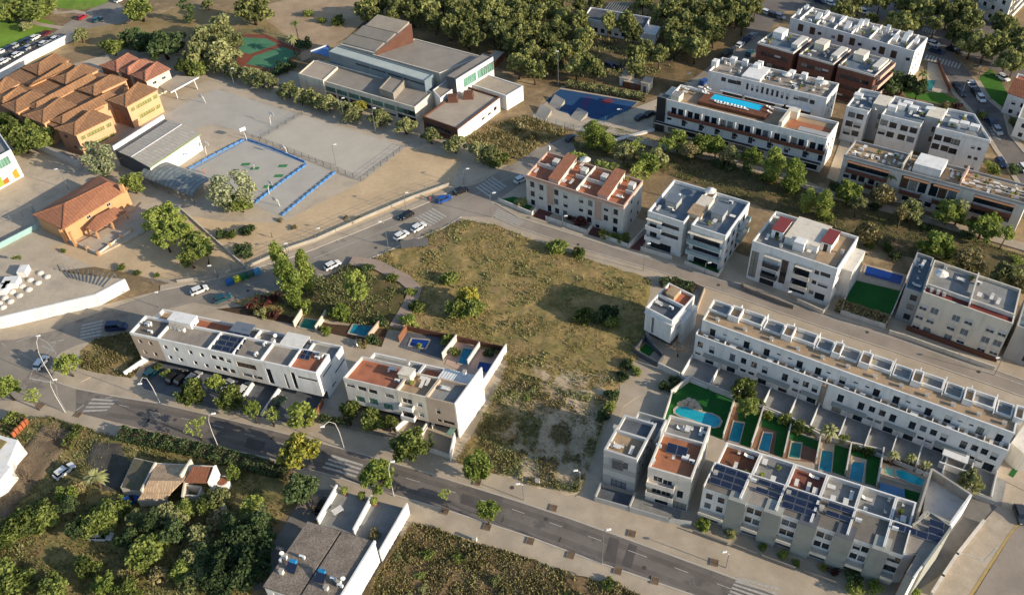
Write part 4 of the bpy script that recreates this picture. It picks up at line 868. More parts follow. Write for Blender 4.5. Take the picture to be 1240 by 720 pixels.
h = {'f': onpx(F, 'f', zD([(505, 500), (493, 553)]), 1.1, 2.1)+onpx(F, 'f', zD([(385, 480), (432, 498), (378, 537), (425, 550)]), 1.7, 1.5, 'glass_w')+[(3, .1, 2.4, 2.2, 'glass_d'), (6.4, .1, 2.4, 2.2, 'glass_d')], 'r': grid(5, [3.5, 6.4], 1.0, 1.1, F.D), 'l': grid(4, [3.5, 6.4], 1.0, 1.1, F.D), 'b': grid(2, [.2, 3.3, 6.3], 2.4, 2.0, F.W)}
th = thing('detached_house', 'pale house with bright orange tiled roof terrace and long balconies, beside the kidney pool garden', 'house', F.O, F.rz)
walls(th, F, 0, 9.1, PALE, h); ORG = mat('orange_tile_floor', '#a2694a', .8, .15, .5, fine=.08, fscale=3)
deck(th, F, 9.1, ORG, (0, F.W, 0, bm)); parapet(th, F, 9.1, 10, PALE, (0, F.W, 0, bm), t=.3); deck(th, F, 9.0, TILEG, (0, F.W, bm+.02, F.D)); parapet(th, F, 9.05, 9.95, PALE, (0.04, F.W-.04, bm+.1, F.D), 'rlb', t=.3)
for z in (3.0, 6.0): balcony(th, F.S(0, 0), F.S(F.W, 0), .1, F.W*.66, z, 1.1, PALE, PALE)
divider(th, F, F.W*.68, F.W*.99, -.35, -.02, 0, 9.0, PALE, 'projecting_bay') if False else None
a, b = F.loc(*zD([(440, 345)])[0], 9.1); solar(F, a-.5, b-.5, 9.1, 2, 1, 'pair of dark solar panels on the orange roof terrace', pw=1.9, pd=1.9)
mb = MB(); a, b = F.loc(*zD([(520, 375)])[0], 9.1); sbox(F, mb, a-.6, a+.6, b-.6, b+.6, 9.1, 9.5); part(th, 'roof_hatch', mb, WHITE)
items(F, 'the orange roof terrace', 9.1, [('ac', *zD([(390, 325)])[0]), ('ac', *zD([(365, 400)])[0]), ('ac', *zD([(550, 400)])[0]), ('chair', *zD([(460, 385)])[0])]); items(F, 'the grey rear terrace behind the orange roof', 9.0, [('table', *zD([(530, 245)])[0]), ('chair', *zD([(515, 240)])[0]), ('chair', *zD([(550, 245)])[0]), ('lounger', *zD([(500, 240)])[0]), ('lounger', *zD([(595, 255)])[0]), ('lounger', *zD([(610, 258)])[0])])
# ---------------------------------------------------------------- D3 row of grey and white town houses
F = Fr((852, 586.7), (1095.6, 669), (1104.5, 636), 10.0); D_F = F
def z1(L): return [(830+x/4.5, 500+y/4.5) for x, y in L]
def z2(L): return [(960+x/4.5, 540+y/4.5) for x, y in L]
th = thing('terrace_houses', 'row of white town houses with square grey concrete towers on the front and solar panels on the roofs', 'terrace row', F.O, F.rz)
tw = [(F.onf(x, 590+(x-852)*.337)[0], F.onf(x2, 590+(x2-852)*.337)[0]) for x, x2 in ((883, 904.4), (925.6, 947.8), (967.8, 990), (1012, 1034.4), (1056.7, 1077.8))]
xs = [0]+[q for t in tw for q in t]+[F.W]
for i in range(6):
    x0, x1 = xs[2*i], xs[2*i+1]; w_ = x1-x0
    fpart(th, F, WHITE, x0, x1, 0, 9.3, [(x0+w_*.28, 6.5, 1.15, 1.6), (x0+w_*.74, 6.5, 1.15, 1.6), (x0+w_*.28, 3.7, 1.15, 1.6), (x0+w_*.74, 3.7, 1.15, 1.6), (x0+w_*.5, .1, 2.6, 2.2, 'sg_d')], b=0)
    mb = MB(); sbox(F, mb, x0+.1, x1-.1, -1.3, -.02, 2.75, 2.95); part(th, 'balcony_slab', mb, CREAM); mb = MB(); sbox(F, mb, x0+.1, x1-.1, -1.3, -1.15, 2.95, 3.5); part(th, 'balcony_front', mb, CREAM)
for i, (x0, x1) in enumerate(tw):
    walls(th, F, 0, 9.5, GREYP, {}, 'flr', ab=(x0, x1, -.8, 2.2), name='grey_tower'); deck(th, F, 9.5, GREYP if i not in (2, 3) else GREYD, (x0, x1, -.8, 2.2), 'tower_roof')
bk = F.ab_of(P(1102, 606.7, 7))[1]
walls(th, F, 0, 9.3, WHITE, {'r': grid(3, [3.6, 6.4], .9, 1.1, F.D)}, 'rbl'); walls(th, F, 0, 6.3, WHITE, {'b': grid(12, [.3, 3.4], 2.2, 2.0, F.W)}, 'rbl', ab=(.02, F.W-.02, F.D, bk), name='rear_wall')
bd = [0]+[(a+b)/2+.3 for a, b in tw]+[F.W]; rd = [TILED, TILEG, TERRA, TILEG, TILEG, TILEG]; r2 = [WOOD, TILEG, mat('brick_red_terrace', '#7a4a3c', .85, .2, .5), TILEG, TILEG, TILEG]; sp = 0
for i in range(6):
    a0, a1 = bd[i], bd[i+1]; deck(th, F, 9.3, GRAVELD if i != 1 else GRAVEL, (a0, a1, 0, F.D)); parapet(th, F, 9.3, 9.85, WHITE, (a0+.01, a1-.01, 0, F.D), 'lrb', t=.18)
    deck(th, F, 6.3, r2[i], (a0, a1, F.D+.03, bk), 'rear_terrace_floor'); parapet(th, F, 6.3, 7.3, WHITE, (a0+.01, a1-.01, F.D+.1, bk), 'lrb', t=.25)
    if i in (0, 2): solar(F, a0+.6, 1.2, 9.3, 3, 3, ('block of solar panels on the first roof of the grey tower row', '', 'block of solar panels on the third roof of the grey tower row')[i], pw=1.95, pd=1.15, gap=.4)
    elif i in (1, 3): solar(F, a0+1.8, 2.6, 9.3, 2, 2, ('', 'rack of solar panels on the second roof of the grey tower row', '', 'rack of solar panels on the fourth roof of the grey tower row')[i], pw=2.2, pd=.9, gap=.9)
    solar(F, a0+1.0, F.D+.3, 6.3+1.4, 3, 1, ('slim solar strip', 'slim solar strip', 'white framed solar strip', 'white framed solar strip', 'slim solar strip', 'slim solar strip')[i]+' over terrace number %s of the grey tower row' % ('one', 'two', 'three', 'four', 'five', 'six')[i] if False else 'slim strip of solar panels at the back edge of a roof in the grey tower row', 'slim solar strips of the grey tower row', pw=1.7, pd=.9, tilt=.4)
    clutter(F, 'a rear terrace of the grey tower row', (a0+.4, a1-.4, F.D+1.5, bk-.4), 6.3, ['table', 'chair', 'lounger', 'lounger', 'pot'], 4)
    clutter(F, 'the roof edge of the grey tower row', (a0+.2, a0+1.6, 2.5, F.D-.5), 9.3, ['ac', 'vent'], 2)
# end house: brown slot and slanting concrete blade
def z3(L): return [(1060+x/4, 540+y/4) for x, y in L]
th2 = thing('corner_house', 'wedge shaped concrete corner house with open walled court and slanting white side wall', 'house', (0, 0, 0))
hh = 10.0
pts = [P(*q, 9.3) for q in z3([(142, 517), (177, 385), (265, 325), (365, 395), (182, 640), (150, 610), (205, 515)])]
mb = MB(); mb.prism(pts, 9.05, 9.3); part(th2, 'roof_deck', mb, GRAVEL)
for a, b, m in ((1, 2, GREYP), (2, 3, GREYP), (3, 4, WHITE), (4, 5, GREYP), (5, 6, WHITE), (6, 0, WHITE)):
    A, B = pts[a], pts[b]; mb = MB(); wall(mb, (A.x, A.y), (B.x, B.y), 0, 9.05, []); part(th2, 'wall', mb, m)
    if a in (1, 2, 3): mb = MB(); mb.bar((A.x, A.y, 9.45), (B.x, B.y, 9.45), .25, .5); part(th2, 'parapet', mb, m)
A, B = P(*z3([(205, 515)])[0], 9.3), P(*z3([(150, 610)])[0], 9.3); mb = MB(); d = (B-A); mb.bar((A.x, A.y, 5.6), (B.x, B.y, 5.6), .5, 6.0); part(th2, 'brown_panel', mb, RUST)
cw = [P(*q, 6.0) for q in z3([(275, 108), (465, 232), (355, 385), (240, 330), (190, 385)])]     # walled court
cf = MB(); cf.prism([(p.x, p.y) for p in cw[:4]], 0, 3.7); part(th2, 'court_floor', cf, PALE)
for a, b, h0 in ((0, 1, 6.0), (1, 2, 6.0), (2, 3, 7), (3, 4, 7), (4, 0, 6.0)):
    mb = MB(); A, B = cw[a], cw[b]; mb.bar((A.x, A.y, h0/2), (B.x, B.y, h0/2), .4, h0+.02*a); part(th2, 'court_wall', mb, WHITE if a in (1,) else CONC)
blade = MB(); A, B = P(*z3([(365, 395)])[0], 9.9), P(*z3([(180, 683)])[0], 3.0); blade.bar((A.x, A.y, 5), (B.x, B.y, 5), .35, 10); part(th2, 'slanting_wall', blade, GREYP)
F3 = F; a, b = F.loc(*z3([(248, 452)])[0], 9.5); solar(F, a, b, 9.3, 1, 3, 'white framed solar panels on the wedge shaped corner house', pw=2.3, pd=1.2, gap=.35); a, b = F.loc(*z3([(85, 400)])[0], 9.5); solar(F, a, b, 9.3, 3, 1, 'row of solar panels beside the wedge shaped corner house roof', pw=1.8, pd=1.2)
# ---------------------------------------------------------------- long white row
FL_ = Fr((842.6, 404.5), (1221, 545.5), (1229, 524), 7.2); FU = Fr((850.6, 386.3), (1229, 523.8), (1236, 492), 10.2); F = FU
th = thing('terrace_houses', 'very long white terrace row of twelve houses with stepped roof terraces along the middle street', 'terrace row', F.O, F.rz)
fo = FL_.O-FU.O; ax = fo.dot(FU.u); ay = fo.dot(Vector((-FU.u.y, FU.u.x, 0))); bL = ay/FU.vy; aL = ax-bL*FU.vx; WL = FL_.W
def zF(L): return [(830+x/5.14, 350+y/5.14) for x, y in L]
pxs = [843]; sx = lambda x: FL_.onf(x, 404.5+(x-842.6)*.3725)[0]
bnd = [0, sx(876.7), sx(908.8), sx(940.9), sx(973.0), sx(1000)]+[sx(1003+i*31.4) for i in range(1, 7)]+[WL]
gx0, gx1 = sx(996.5), sx(1003.5)
up = []; n = len(bnd)-1; lo = []
for i in range(n):
    x0, x1 = bnd[i], bnd[i+1]; w_ = x1-x0; f = 0 if i < 5 else 1; mir = (i % 2 == 1) if i < 5 else (i % 2 == 0)
    q = lambda t: x0+(1-t if mir else t)*w_
    lo += [(q(.2), 3.9, 1.15, 1.6), (q(.62), 3.4, 1.15, 2.1), (q(.16), 1.6, 1.2, .8), (q(.6), .1, 1.8, 2.1)]
    up += [(x0+aL+w_*(.38 if not mir else .62)+1.0-.4, 6.5, 1.2, 2.05, 'glass_d'), (x0+aL+w_*(.78 if not mir else .2)+.8, 8.0, .8, .4, 'glass_d')]
lo = [(*h, 'glass_d') for h in lo if not gx0-.7 < h[0] < gx1+.7]
L2U = lambda s: s+aL
pA = lambda s, b=0, z=0: FU.S(s, b, z)
def lowfront(x0, x1):
    p0 = pA(aL+x0, bL); p1 = pA(aL+x1, bL); mb = MB(); hs = [(h[0]-x0, *h[1:]) for h in lo if x0+.7 < h[0] < x1-.7]; wall(mb, p0, p1, 0, 6.9, hs); part(th, 'wall', mb, WHITE)
    for h in hs: window(th, p0, p1, h)
lowfront(0, gx0); lowfront(gx1, WL)
mb = MB(); sbox(FU, mb, aL+gx0, aL+gx1, bL+.35, bL+.6, 0, 6.9); part(th, 'recessed_joint', mb, BEIGE)
walls(th, FU, 0, 6.9, WHITE, {}, 'lr', ab=(aL, aL+WL, bL, FU.D*.2)); 
mbd = MB(); sbox(FU, mbd, aL+.02, aL+WL-.02, bL+.02, .3, 6.0, 6.2); part(th, 'terrace_floor', mbd, TILEB)
mb = MB(); sbox(FU, mb, aL-.02, aL+WL+.02, bL-.04, bL+.22, 6.9, 7.2); part(th, 'parapet', mb, WHITE)
for i in range(n+1):
    x = aL+bnd[i]; divider(th, FU, x-.1, x+.1, bL+.25, -.02, 6.2, 7.3, WHITE, 'terrace_divider')
walls(th, FU, 6.2, 9.6, WHITE, {'f': [h for h in up if h[0] < FU.W-1]}, 'f'); walls(th, FU, 0, 9.6, WHITE, {'b': grid(24, [3.4, 6.5], 1.1, 1.3, FU.W), 'r': [(FU.D*.3, 7, 1, 1, 'glass_d')]}, 'rbl')
deck(th, FU, 9.6, TILEB); parapet(th, FU, 9.6, 10.05, WHITE, sides='flr')
for i in range(n):          # canopies between pairs, roof compartments
    x0, x1 = bnd[i]+aL, bnd[i+1]+aL; mir = (i % 2 == 1) if i < 5 else (i % 2 == 0)
    if not mir and i+1 < n and i != 4:
        w_ = x1-x0; mb = MB(); p = bL; sbox(FU, mb, x0+w_*.38, x1+w_*.62, bL-1.1, bL-.01, 2.75, 2.95); part(th, 'canopy', mb, GREYP)
    elif i in (4, 5): mb = MB(); c = (x0+x1)/2; sbox(FU, mb, c-1.8, c+1.8, bL-1.1, bL-.01, 2.75, 2.95); part(th, 'canopy', mb, GREYP)
    D = FU.D; w_ = x1-x0
    if not mir:
        parapet(th, FU, 9.6, 10.2, WHITE, (x0+.3, x0+w_*.72, D*.52, D*.98), 'lbrf', .18); deck(th, FU, 9.63, TILEG, (x0+.5, x0+w_*.7, D*.54, D*.96), 'terrace_floor')
        parapet(th, FU, 9.6, 11.1, WHITE, (x0+w_*.78, x1+w_*.15, D*.42, D*.9), 'lbrf', .22); deck(th, FU, 10.3, TILEB, (x0+w_*.82, x1+w_*.11, D*.44, D*.88), 'raised_roof')
    else:
        parapet(th, FU, 9.6, 10.5, WHITE, (x0+w_*.2, x1-.2, D*.55, D*.99), 'rbf', .2); deck(th, FU, 9.63, TILEG, (x0+w_*.25, x1-.4, D*.57, D*.97), 'terrace_floor')
    divider(th, FU, x1-.1, x1+.1, D*.45, D*1.18, 9.6 if False else 0, 10.1, WHITE, 'party_wall') if i < n-1 else None
    dl = 'the roof of the long white terrace row'
    place('vent', FU, x0+w_*.5, D*.25, 9.6, 0, NAMES['vent']+' on '+dl, 'chimney vents on '+dl, (1, 1, .6))
    for k in range(2): place(rnd.choice(['table', 'chair', 'lounger', 'ac']), FU, x0+w_*(.3+.4*k), bL*.5, 6.2, 0, None, None)
for o in [o for o in C.objects if o.parent is None and o.get('label') in ('white air conditioning unit on a roof', 'small table with chairs', 'garden chair', 'sun lounger')]:
    k = {'air': 'ac', 'gar': 'chair', 'sun': 'lounger'}[o.name[:3]]; k = 'table' if 'table' in o.name else k; o['label'] = NAMES[k]+' on a front terrace of the long white terrace row'; o['group'] = PLUR[k]+' on the front terraces of the long white row'
lp = thing('porch', 'white porch slab with steps at the right end of the long white row', 'porch', FU.world(aL+WL-7.2, bL, 0), FU.rz); mb = MB(); mb.box(-2.4, 2.0, -2.6, -.05, 2.6, 2.85); part(lp, 'canopy', mb, WHITE); mb = MB(); mb.box(-2.2, -2.0, -2.4, -2.2, 0, 2.6).box(1.7, 1.9, -2.4, -2.2, 0, 2.6); part(lp, 'post', mb, WHITE)
# front gardens of the long row: white dividing walls and a low street wall
gA = []
for i in range(0, n+1):
    q0 = FU.world(aL+bnd[i], bL-.1); q1 = FU.world(aL+bnd[i], bL-6.6); d = (q1-q0).normalized()
    t = thing('garden_wall', 'white garden dividing wall in front of the long white row', 'wall', q0, 0, 'garden dividing walls of the long white row'); mb = MB(); mb.bar((0, 0, .7), tuple((q1-q0)+Vector((0, 0, .7))), .2, 1.5); part(t, 'wall', mb, WHITE)
for i in range(n):
    q0 = FU.world(aL+bnd[i]+.2, bL-6.7); q1 = FU.world(aL+bnd[i+1]-.2, bL-6.7)
    t = thing('garden_wall', 'low pale wall closing a patio of the long white row', 'wall', q0, 0, 'patio end walls of the long white row'); mb = MB(); mb.bar((0, 0, .55), tuple((q1-q0)+Vector((0, 0, .55))), .2, 1.1); part(t, 'wall', mb, WHITE if i % 3 == 0 else PALE)
mb = MB(); mb.sheet([FU.world(aL, bL-6.8), FU.world(aL+WL+2, bL-6.8), FU.world(aL+WL+2, FU.D+5), FU.world(aL, FU.D+5)], .06); struct('patio_ground', mb, TILEG)
# street side of the long row: white dividers and wall along the pavement
for i in range(n+1):
    q0 = FU.world(aL+bnd[i], FU.D+.3); q1 = FU.world(aL+bnd[i], FU.D+4.6)
    t = thing('garden_wall', 'short white wall between entrance yards behind the long white row', 'wall', q0, 0, 'entrance yard walls of the long white row'); mb = MB(); mb.bar((0, 0, .9), tuple((q1-q0)+Vector((0, 0, .9))), .25, 1.9); part(t, 'wall', mb, WHITE)
q0 = FU.world(aL, FU.D+4.8); q1 = FU.world(aL+WL, FU.D+4.8); t = thing('street_wall', 'long low wall with dark railing between the long white row and the middle street', 'wall', q0); mb = MB(); mb.bar((0, 0, .3), tuple((q1-q0)+Vector((0, 0, .3))), .2, .7); part(t, 'wall', mb, PALE)
mb = MB(); mb.bar((0, 0, 1.2), tuple((q1-q0)+Vector((0, 0, 1.2))), .05, 1.0); part(t, 'screen', mb, FRAMED)
# ---------------------------------------------------------------- paired houses at the bottom with pebble roofs
F = Fr((319.4, 708.9), (404.5, 737), (454, 656), 6.6)
th = thing('semi_detached_houses', 'pair of houses with flat pebble roofs and walled courts beside the lower pavement', 'houses', F.O, F.rz)
walls(th, F, 0, 6.2, WHITE, {'l': grid(4, [3.4], 1.2, 1.2, F.D), 'b': grid(4, [.3, 3.4], 2.0, 1.9, F.W), 'f': grid(4, [.3, 3.4], 2.0, 1.9, F.W)})
PEB = mat('pebble_roof', '#7d7266', .95, .25, .5, fine=.4, fscale=3.2)
mb = MB(); sbox(F, mb, -.1, F.W/2-.2, -.1, F.D+.1, 6.2, 6.6); part(th, 'roof', mb, PEB); mb = MB(); sbox(F, mb, F.W/2+.2, F.W-.25, -.1, F.D+.1, 6.2, 6.6); part(th, 'roof', mb, PEB)
mb = MB(); sbox(F, mb, F.W/2-.2, F.W/2+.2, 0, F.D, 6.19, 6.3); part(th, 'gutter', mb, GREYD); mb = MB(); sbox(F, mb, F.W-.25, F.W+.1, -.1, F.D+.15, 6.21, 6.95); part(th, 'parapet', mb, WHITE)
BLT = mat('blue_tank', '#2a7fb0', .35, .1, 2.)
def zG(L): return [(300+x/3.6, 520+y/3.6) for x, y in L]
for k, (x, y) in enumerate(zG([(205, 590), (330, 632)])):
    a, b = F.loc(x, y, 6.6); t = thing('solar_water_heater', ('blue solar water heater on the left pebble roof', 'blue solar water heater on the right pebble roof')[k], 'water heater', F.world(a, b, 6.6), F.rz)
    mb = MB(); mb.tube([(-.6, 0, 1.3), (.6, 0, 1.3)], .35, 10); part(t, 'tank', mb, BLT); mb = MB(); mb.hexa([(-.9, -1.6, .2), (.9, -1.6, .2), (.9, -.2, 1.1), (-.9, -.2, 1.1), (-.9, -1.6, .27), (.9, -1.6, .27), (.9, -.2, 1.18), (-.9, -.2, 1.18)]); part(t, 'collector', mb, BLT if k == 9 else PANEL)
    mb = MB(); mb.bar((-.6, 0, 0), (-.6, 0, 1.0), .08); mb.bar((.6, 0, 0), (.6, 0, 1.0), .08); part(t, 'stand', mb, METALG)
items(F, 'the pebble roofs beside the lower pavement', 6.6, [('ac', *zG([(150, 570)])[0]), ('vent', *zG([(150, 625)])[0]), ('vent', *zG([(165, 560)])[0]), ('ac', *zG([(240, 560)])[0]), ('vent', *zG([(400, 670)])[0]), ('ac', *zG([(405, 685)])[0]), ('ac', *zG([(375, 655)])[0]), ('vent', *zG([(345, 695)])[0]), ('aerial', *zG([(155, 555)])[0]), ('aerial', *zG([(420, 665)])[0])])
cy = [P(*q, 1.6) for q in zG([(395, 262), (545, 305), (700, 345), (580, 555), (465, 455), (310, 412)])]
for a, b, h0, m in ((0, 5, 3.4, WHITE), (1, 4, 3.2, WHITE), (2, 3, 3.6, WHITE), (0, 1, 1.2, CONC), (1, 2, 1.25, CONC)):
    t = thing('courtyard_wall', {(0, 5): 'white left wall of the courts behind the pebble roofed pair', (1, 4): 'white middle wall between the courts behind the pebble roofed pair', (2, 3): 'white right wall of the courts beside the scrub plot', (0, 1): 'low end wall of the left court by the pavement', (1, 2): 'low end wall of the right court by the pavement'}[(a, b)], 'wall', (cy[a].x, cy[a].y, 0)); mb = MB(); q = cy[b]-cy[a]; mb.bar((0, 0, h0/2), (q.x, q.y, h0/2), .3, h0); part(t, 'wall', mb, m)
mb = MB(); mb.prism([(p.x, p.y) for p in cy], 0, 1.55); struct('courtyard_floor', mb, TILEG)
for x, y, k in zG([(390, 365)])+[] and []: pass
for k, (x, y) in enumerate(zG([(425, 280), (500, 302), (555, 325)])): p = P(x, y, 1.6); place('pot', None, p.x, p.y, 1.55, 0, ('potted plant by the left court wall behind the pebble roofs', 'potted plant in the middle of the court end wall', 'potted plant beside the middle court wall')[k], None, 1.6)
bush(3, *zG([(555, 455)])[0], 9, 'brown leafed shrub in the right court behind the pebble roofs', z=1.5); p = P(*zG([(395, 362)])[0], 1.6); place('table', None, p.x, p.y, 1.55, .6, 'dark round table in the left court', None, 1.4)
# ---------------------------------------------------------------- old farmhouse with tiled roofs
OLDT = stripes('old_roof_tiles', '#bba184', '#9c8366', .9, F.u, .5, .35, .6)
BRT = stripes('brown_roof_tiles', '#8a5a42', '#714634', .9, F.u, .5, .25, .65)
F = Fr((167, 600.5), (212, 603), (234, 564), 3.6)
def zH(L): return [(130+x/6.547, 530+y/6.547) for x, y in L]
th = thing('farmhouse', 'old farmhouse with patched clay tile roofs among trees below the main road', 'house', (0, 0, 0))
def roofq(name, q, m, t=.2):
    pts = [P(*zH([(x, y)])[0], z) for x, y, z in q]; mb = MB(); up = [Vector((0, 0, t))]*4; mb.hexa([tuple(p-Vector((0, 0, t))) for p in pts]+[tuple(p) for p in pts]); return part(th, name, mb, m)
roofq('tiled_roof', [(275, 430, 3.4), (500, 435, 3.4), (595, 340, 5.0), (325, 335, 5.0)], OLDT); roofq('tiled_roof', [(325, 335, 5.0), (595, 340, 5.0), (675, 215, 3.6), (385, 205, 3.6)], OLDT)
roofq('tiled_roof', [(610, 350, 4.4), (790, 355, 4.4), (835, 228, 5.6), (680, 222, 5.6)], BRT); roofq('lean_to_roof', [(110, 390, 2.6), (275, 415, 2.9), (380, 195, 3.4), (215, 160, 3.0)], mat('mossy_metal_roof', '#6c6050', .9, .3, .8, col2='#53543c'))
roofq('broken_roof', [(240, 490, 2.4), (470, 480, 2.4), (500, 440, 3.2), (275, 435, 3.2)], OLDT)
mb = MB()
for a, b, h0, h1 in (((240, 490), (470, 480), 0, 2.3), ((110, 390), (265, 415), 0, 2.5), ((110, 390), (215, 160), 0, 2.6), ((590, 460), (610, 350), 0, 3.4), ((215, 160), (385, 200), 0, 3.0), ((385, 200), (850, 225), 0, 3.3)):
    A, B = P(*zH([a])[0], h1), P(*zH([b])[0], h1); mb.bar((A.x, A.y, h1/2), (B.x, B.y, h1/2), .3, h1)
part(th, 'wall', mb, CREAM)
A, B, Cc = P(*zH([(795, 355)])[0], 4.4), P(*zH([(850, 225)])[0], 5.7), P(*zH([(885, 290)])[0], 5.2); mb = MB(); mb.hexa([(A.x, A.y, 0), (A.x+.35, A.y+.1, 0), (B.x+.35, B.y+.1, 0), (B.x, B.y, 0), (A.x, A.y, 4.6), (A.x+.35, A.y+.1, 4.6), (B.x+.35, B.y+.1, 6.0), (B.x, B.y, 6.0)]); part(th, 'gable_wall', mb, WHITE)
mb = MB(); A, B = P(*zH([(275, 430)])[0], 3.5), P(*zH([(385, 200)])[0], 3.8); mb.bar((A.x, A.y, 2), (B.x, B.y, 2), .35, 4.4); part(th, 'white_ridge_wall', mb, CREAM)
mb = MB(); A, B = P(*zH([(600, 345)])[0], 3.5), P(*zH([(680, 210)])[0], 3.8); mb.bar((A.x, A.y, 2.7), (B.x, B.y, 2.7), .35, 5.6); part(th, 'white_ridge_wall', mb, CREAM)
mb = MB(); g = [P(*zH([q])[0], 2.6) for q in ((600, 450), (720, 455), (745, 385), (620, 370))]
for a, b in ((0, 1), (1, 2), (2, 3), (3, 0)): mb.bar((g[a].x, g[a].y, 1.3), (g[b].x, g[b].y, 1.3), .25, 2.6)
part(th, 'ruined_room', mb, PALE)
t = thing('garden_shed', 'little white shed with rounded front beside the old farmhouse', 'shed', (lambda p: (p.x, p.y, 0))(P(*zH([(935, 395)])[0]))); mb = MB(); mb.cyl(0, 0, 0, 2.2, 1.3, 12); part(t, 'wall', mb, WHITE); mb = MB(); mb.cyl(0, 0, 2.2, 2.35, 1.0, 12); part(t, 'roof', mb, BRT); mb = MB(); mb.box(-.4, .4, -1.38, -1.2, 0, 1.8); part(t, 'door', mb, GREYD)
t = thing('stone_well', 'round stone well head with a small dark opening among the bushes', 'well', (lambda p: (p.x, p.y, 0))(P(*zH([(895, 590)])[0]))); mb = MB(); mb.cyl(0, 0, 0, 1.2, 1.5, 14, 1.3); part(t, 'wall', mb, CONC); mb = MB(); mb.cyl(0, 0, 1.2, 1.9, 1.5, 14, .35); part(t, 'cap', mb, CONC); mb = MB(); mb.cyl(0, 0, 1.9, 1.95, .28, 10); part(t, 'opening', mb, FRAMED)
# ---------------------------------------------------------------- house at the left edge by the pavement
F = Fr((-40, 575), (12, 556), (-8, 520), 3.4) if False else None
th = thing('corner_bungalow', 'white flat roofed house cut by the left edge below the main road', 'house', (0, 0, 0))
def zI(L): return [(x/5.146, 480+y/5.146) for x, y in L]
g = [P(*q, 3.6) for q in zI([(-120, 260), (0, 240), (110, 270), (0, 530), (-120, 560)])]; mb = MB(); mb.prism([(p.x, p.y) for p in g], 0, 3.6); part(th, 'walls', mb, WHITE)
g = [P(*q, 4.2) for q in zI([(-120, 300), (-10, 380), (70, 440), (0, 525), (-120, 600)])]; mb = MB(); mb.prism([(p.x, p.y) for p in g], 0, 4.4); part(th, 'upper_roof', mb, WHITE)
g = [P(*q, 3.66) for q in zI([(0, 262), (45, 280), (0, 330), (-20, 320)])]; mb = MB(); mb.prism([(p.x, p.y) for p in g], 3.6, 3.66); part(th, 'roof_court', mb, GRASSW)
g = [P(*q, 1.5) for q in zI([(25, 380), (110, 265), (160, 335), (70, 440)])]; mb = MB(); mb.prism([(p.x, p.y) for p in g], 0, 1.5); part(th, 'planter', mb, WHITE)
t = thing('brick_wall', 'stepped orange brick garden wall at the left edge of the lower pavement', 'wall', (0, 0, 0)); mb = MB()
A, B = P(*zI([(80, 250)])[0], .8), P(*zI([(180, 150)])[0], .8)
for k in range(5): q = A.lerp(B, k/5); r_ = A.lerp(B, (k+.8)/5); mb.bar((q.x, q.y, .9+.1*(k % 2)), (r_.x, r_.y, .9+.1*(k % 2)), .4, 1.8+.2*(k % 2))
part(t, 'wall', mb, mat('orange_brick', '#a8603c', .9, .2, 1.))
# ================================================================ blocks along and beyond the middle street
def Z(x0, y0, s): return lambda L: [(x0+x/s, y0+y/s) for x, y in L]
PINK = mat('pinkish_render', '#b89a88', .85, .08, .3)
# ---- terracotta terrace block
z = Z(625, 165, 5.144); F = Fr((636.7, 211.7), (755.3, 249.6), (778.6, 218.5), 9.4)
h = onpx(F, 'f', z([(100, 300), (157, 320), (250, 350), (307, 370), (405, 398), (462, 418), (560, 450), (620, 472), (103, 358), (155, 378), (250, 408), (308, 425), (404, 452), (460, 475), (558, 508), (618, 528), (105, 412), (255, 465), (305, 480), (455, 520), (615, 580)]), 1.25, 1.7)
h += [(F.onf(*q)[0], .1, 1.1, 2.1, 'glass_d') for q in z([(208, 440), (507, 545)])]
th = block(F, 'apartment_block', 'cream three storey block with terracotta roof terraces facing the open field', 'apartment block', PALE, TERRA, {'f': h, 'r': onpx(F, 'r', z([(718, 468), (760, 415), (716, 525), (758, 475), (720, 410)]), 1.0, 1.2), 'b': grid(10, [3.3, 6.2], 1.2, 1.6, F.W)}, ph=.8, pm=PINK)
for x0, x1 in (((190, 240), (232, 255)), ((492, 340), (537, 355))): s0 = F.onf(*z([x0])[0])[0]; s1 = F.onf(*z([x1])[0])[0]; divider(th, F, s0, s1, -.05, -.01, 2.6, 8.6, PINK, 'pink_band')
mb = MB(); sbox(F, mb, -.25, F.W+.25, -.3, -.05, 8.55, 8.75); part(th, 'cornice', mb, PINK)
for (x0, x1) in (((190, 240), (252, 262)), ((498, 345), (560, 372))):
    s0 = F.onf(*z([x0])[0])[0]; s1 = F.onf(*z([x1])[0])[0]; mb = MB(); mb.hexa([F.S(s0, 1.0, 8.6), F.S(s1, 1.0, 8.6), F.S(s1, F.D*.97, 8.6), F.S(s0, F.D*.97, 8.6), F.S(s0, 1.0, 9.7), F.S(s1, 1.0, 9.7), F.S(s1, F.D*.97, 10.7), F.S(s0, F.D*.97, 10.7)]); part(th, 'raised_volume', mb, PALE)
    mb = MB(); mb.hexa([F.S(s0-.15, .85, 9.72), F.S(s1+.15, .85, 9.72), F.S(s1+.15, F.D*.99, 10.72), F.S(s0-.15, F.D*.99, 10.72), F.S(s0-.15, .85, 9.84), F.S(s1+.15, .85, 9.84), F.S(s1+.15, F.D*.99, 10.84), F.S(s0-.15, F.D*.99, 10.84)]); part(th, 'sloping_tiled_roof', mb, stripes('terracotta_roof_tiles', '#9c6a50', '#855540', .85, F.u, .6, .2, .7))
s = [F.onf(*q)[0] for q in z([(190, 240), (370, 310), (498, 345)])]
divider(th, F, s[1]-.1, s[1]+.1, .3, F.D-.3, 8.6, 9.8, PALE)
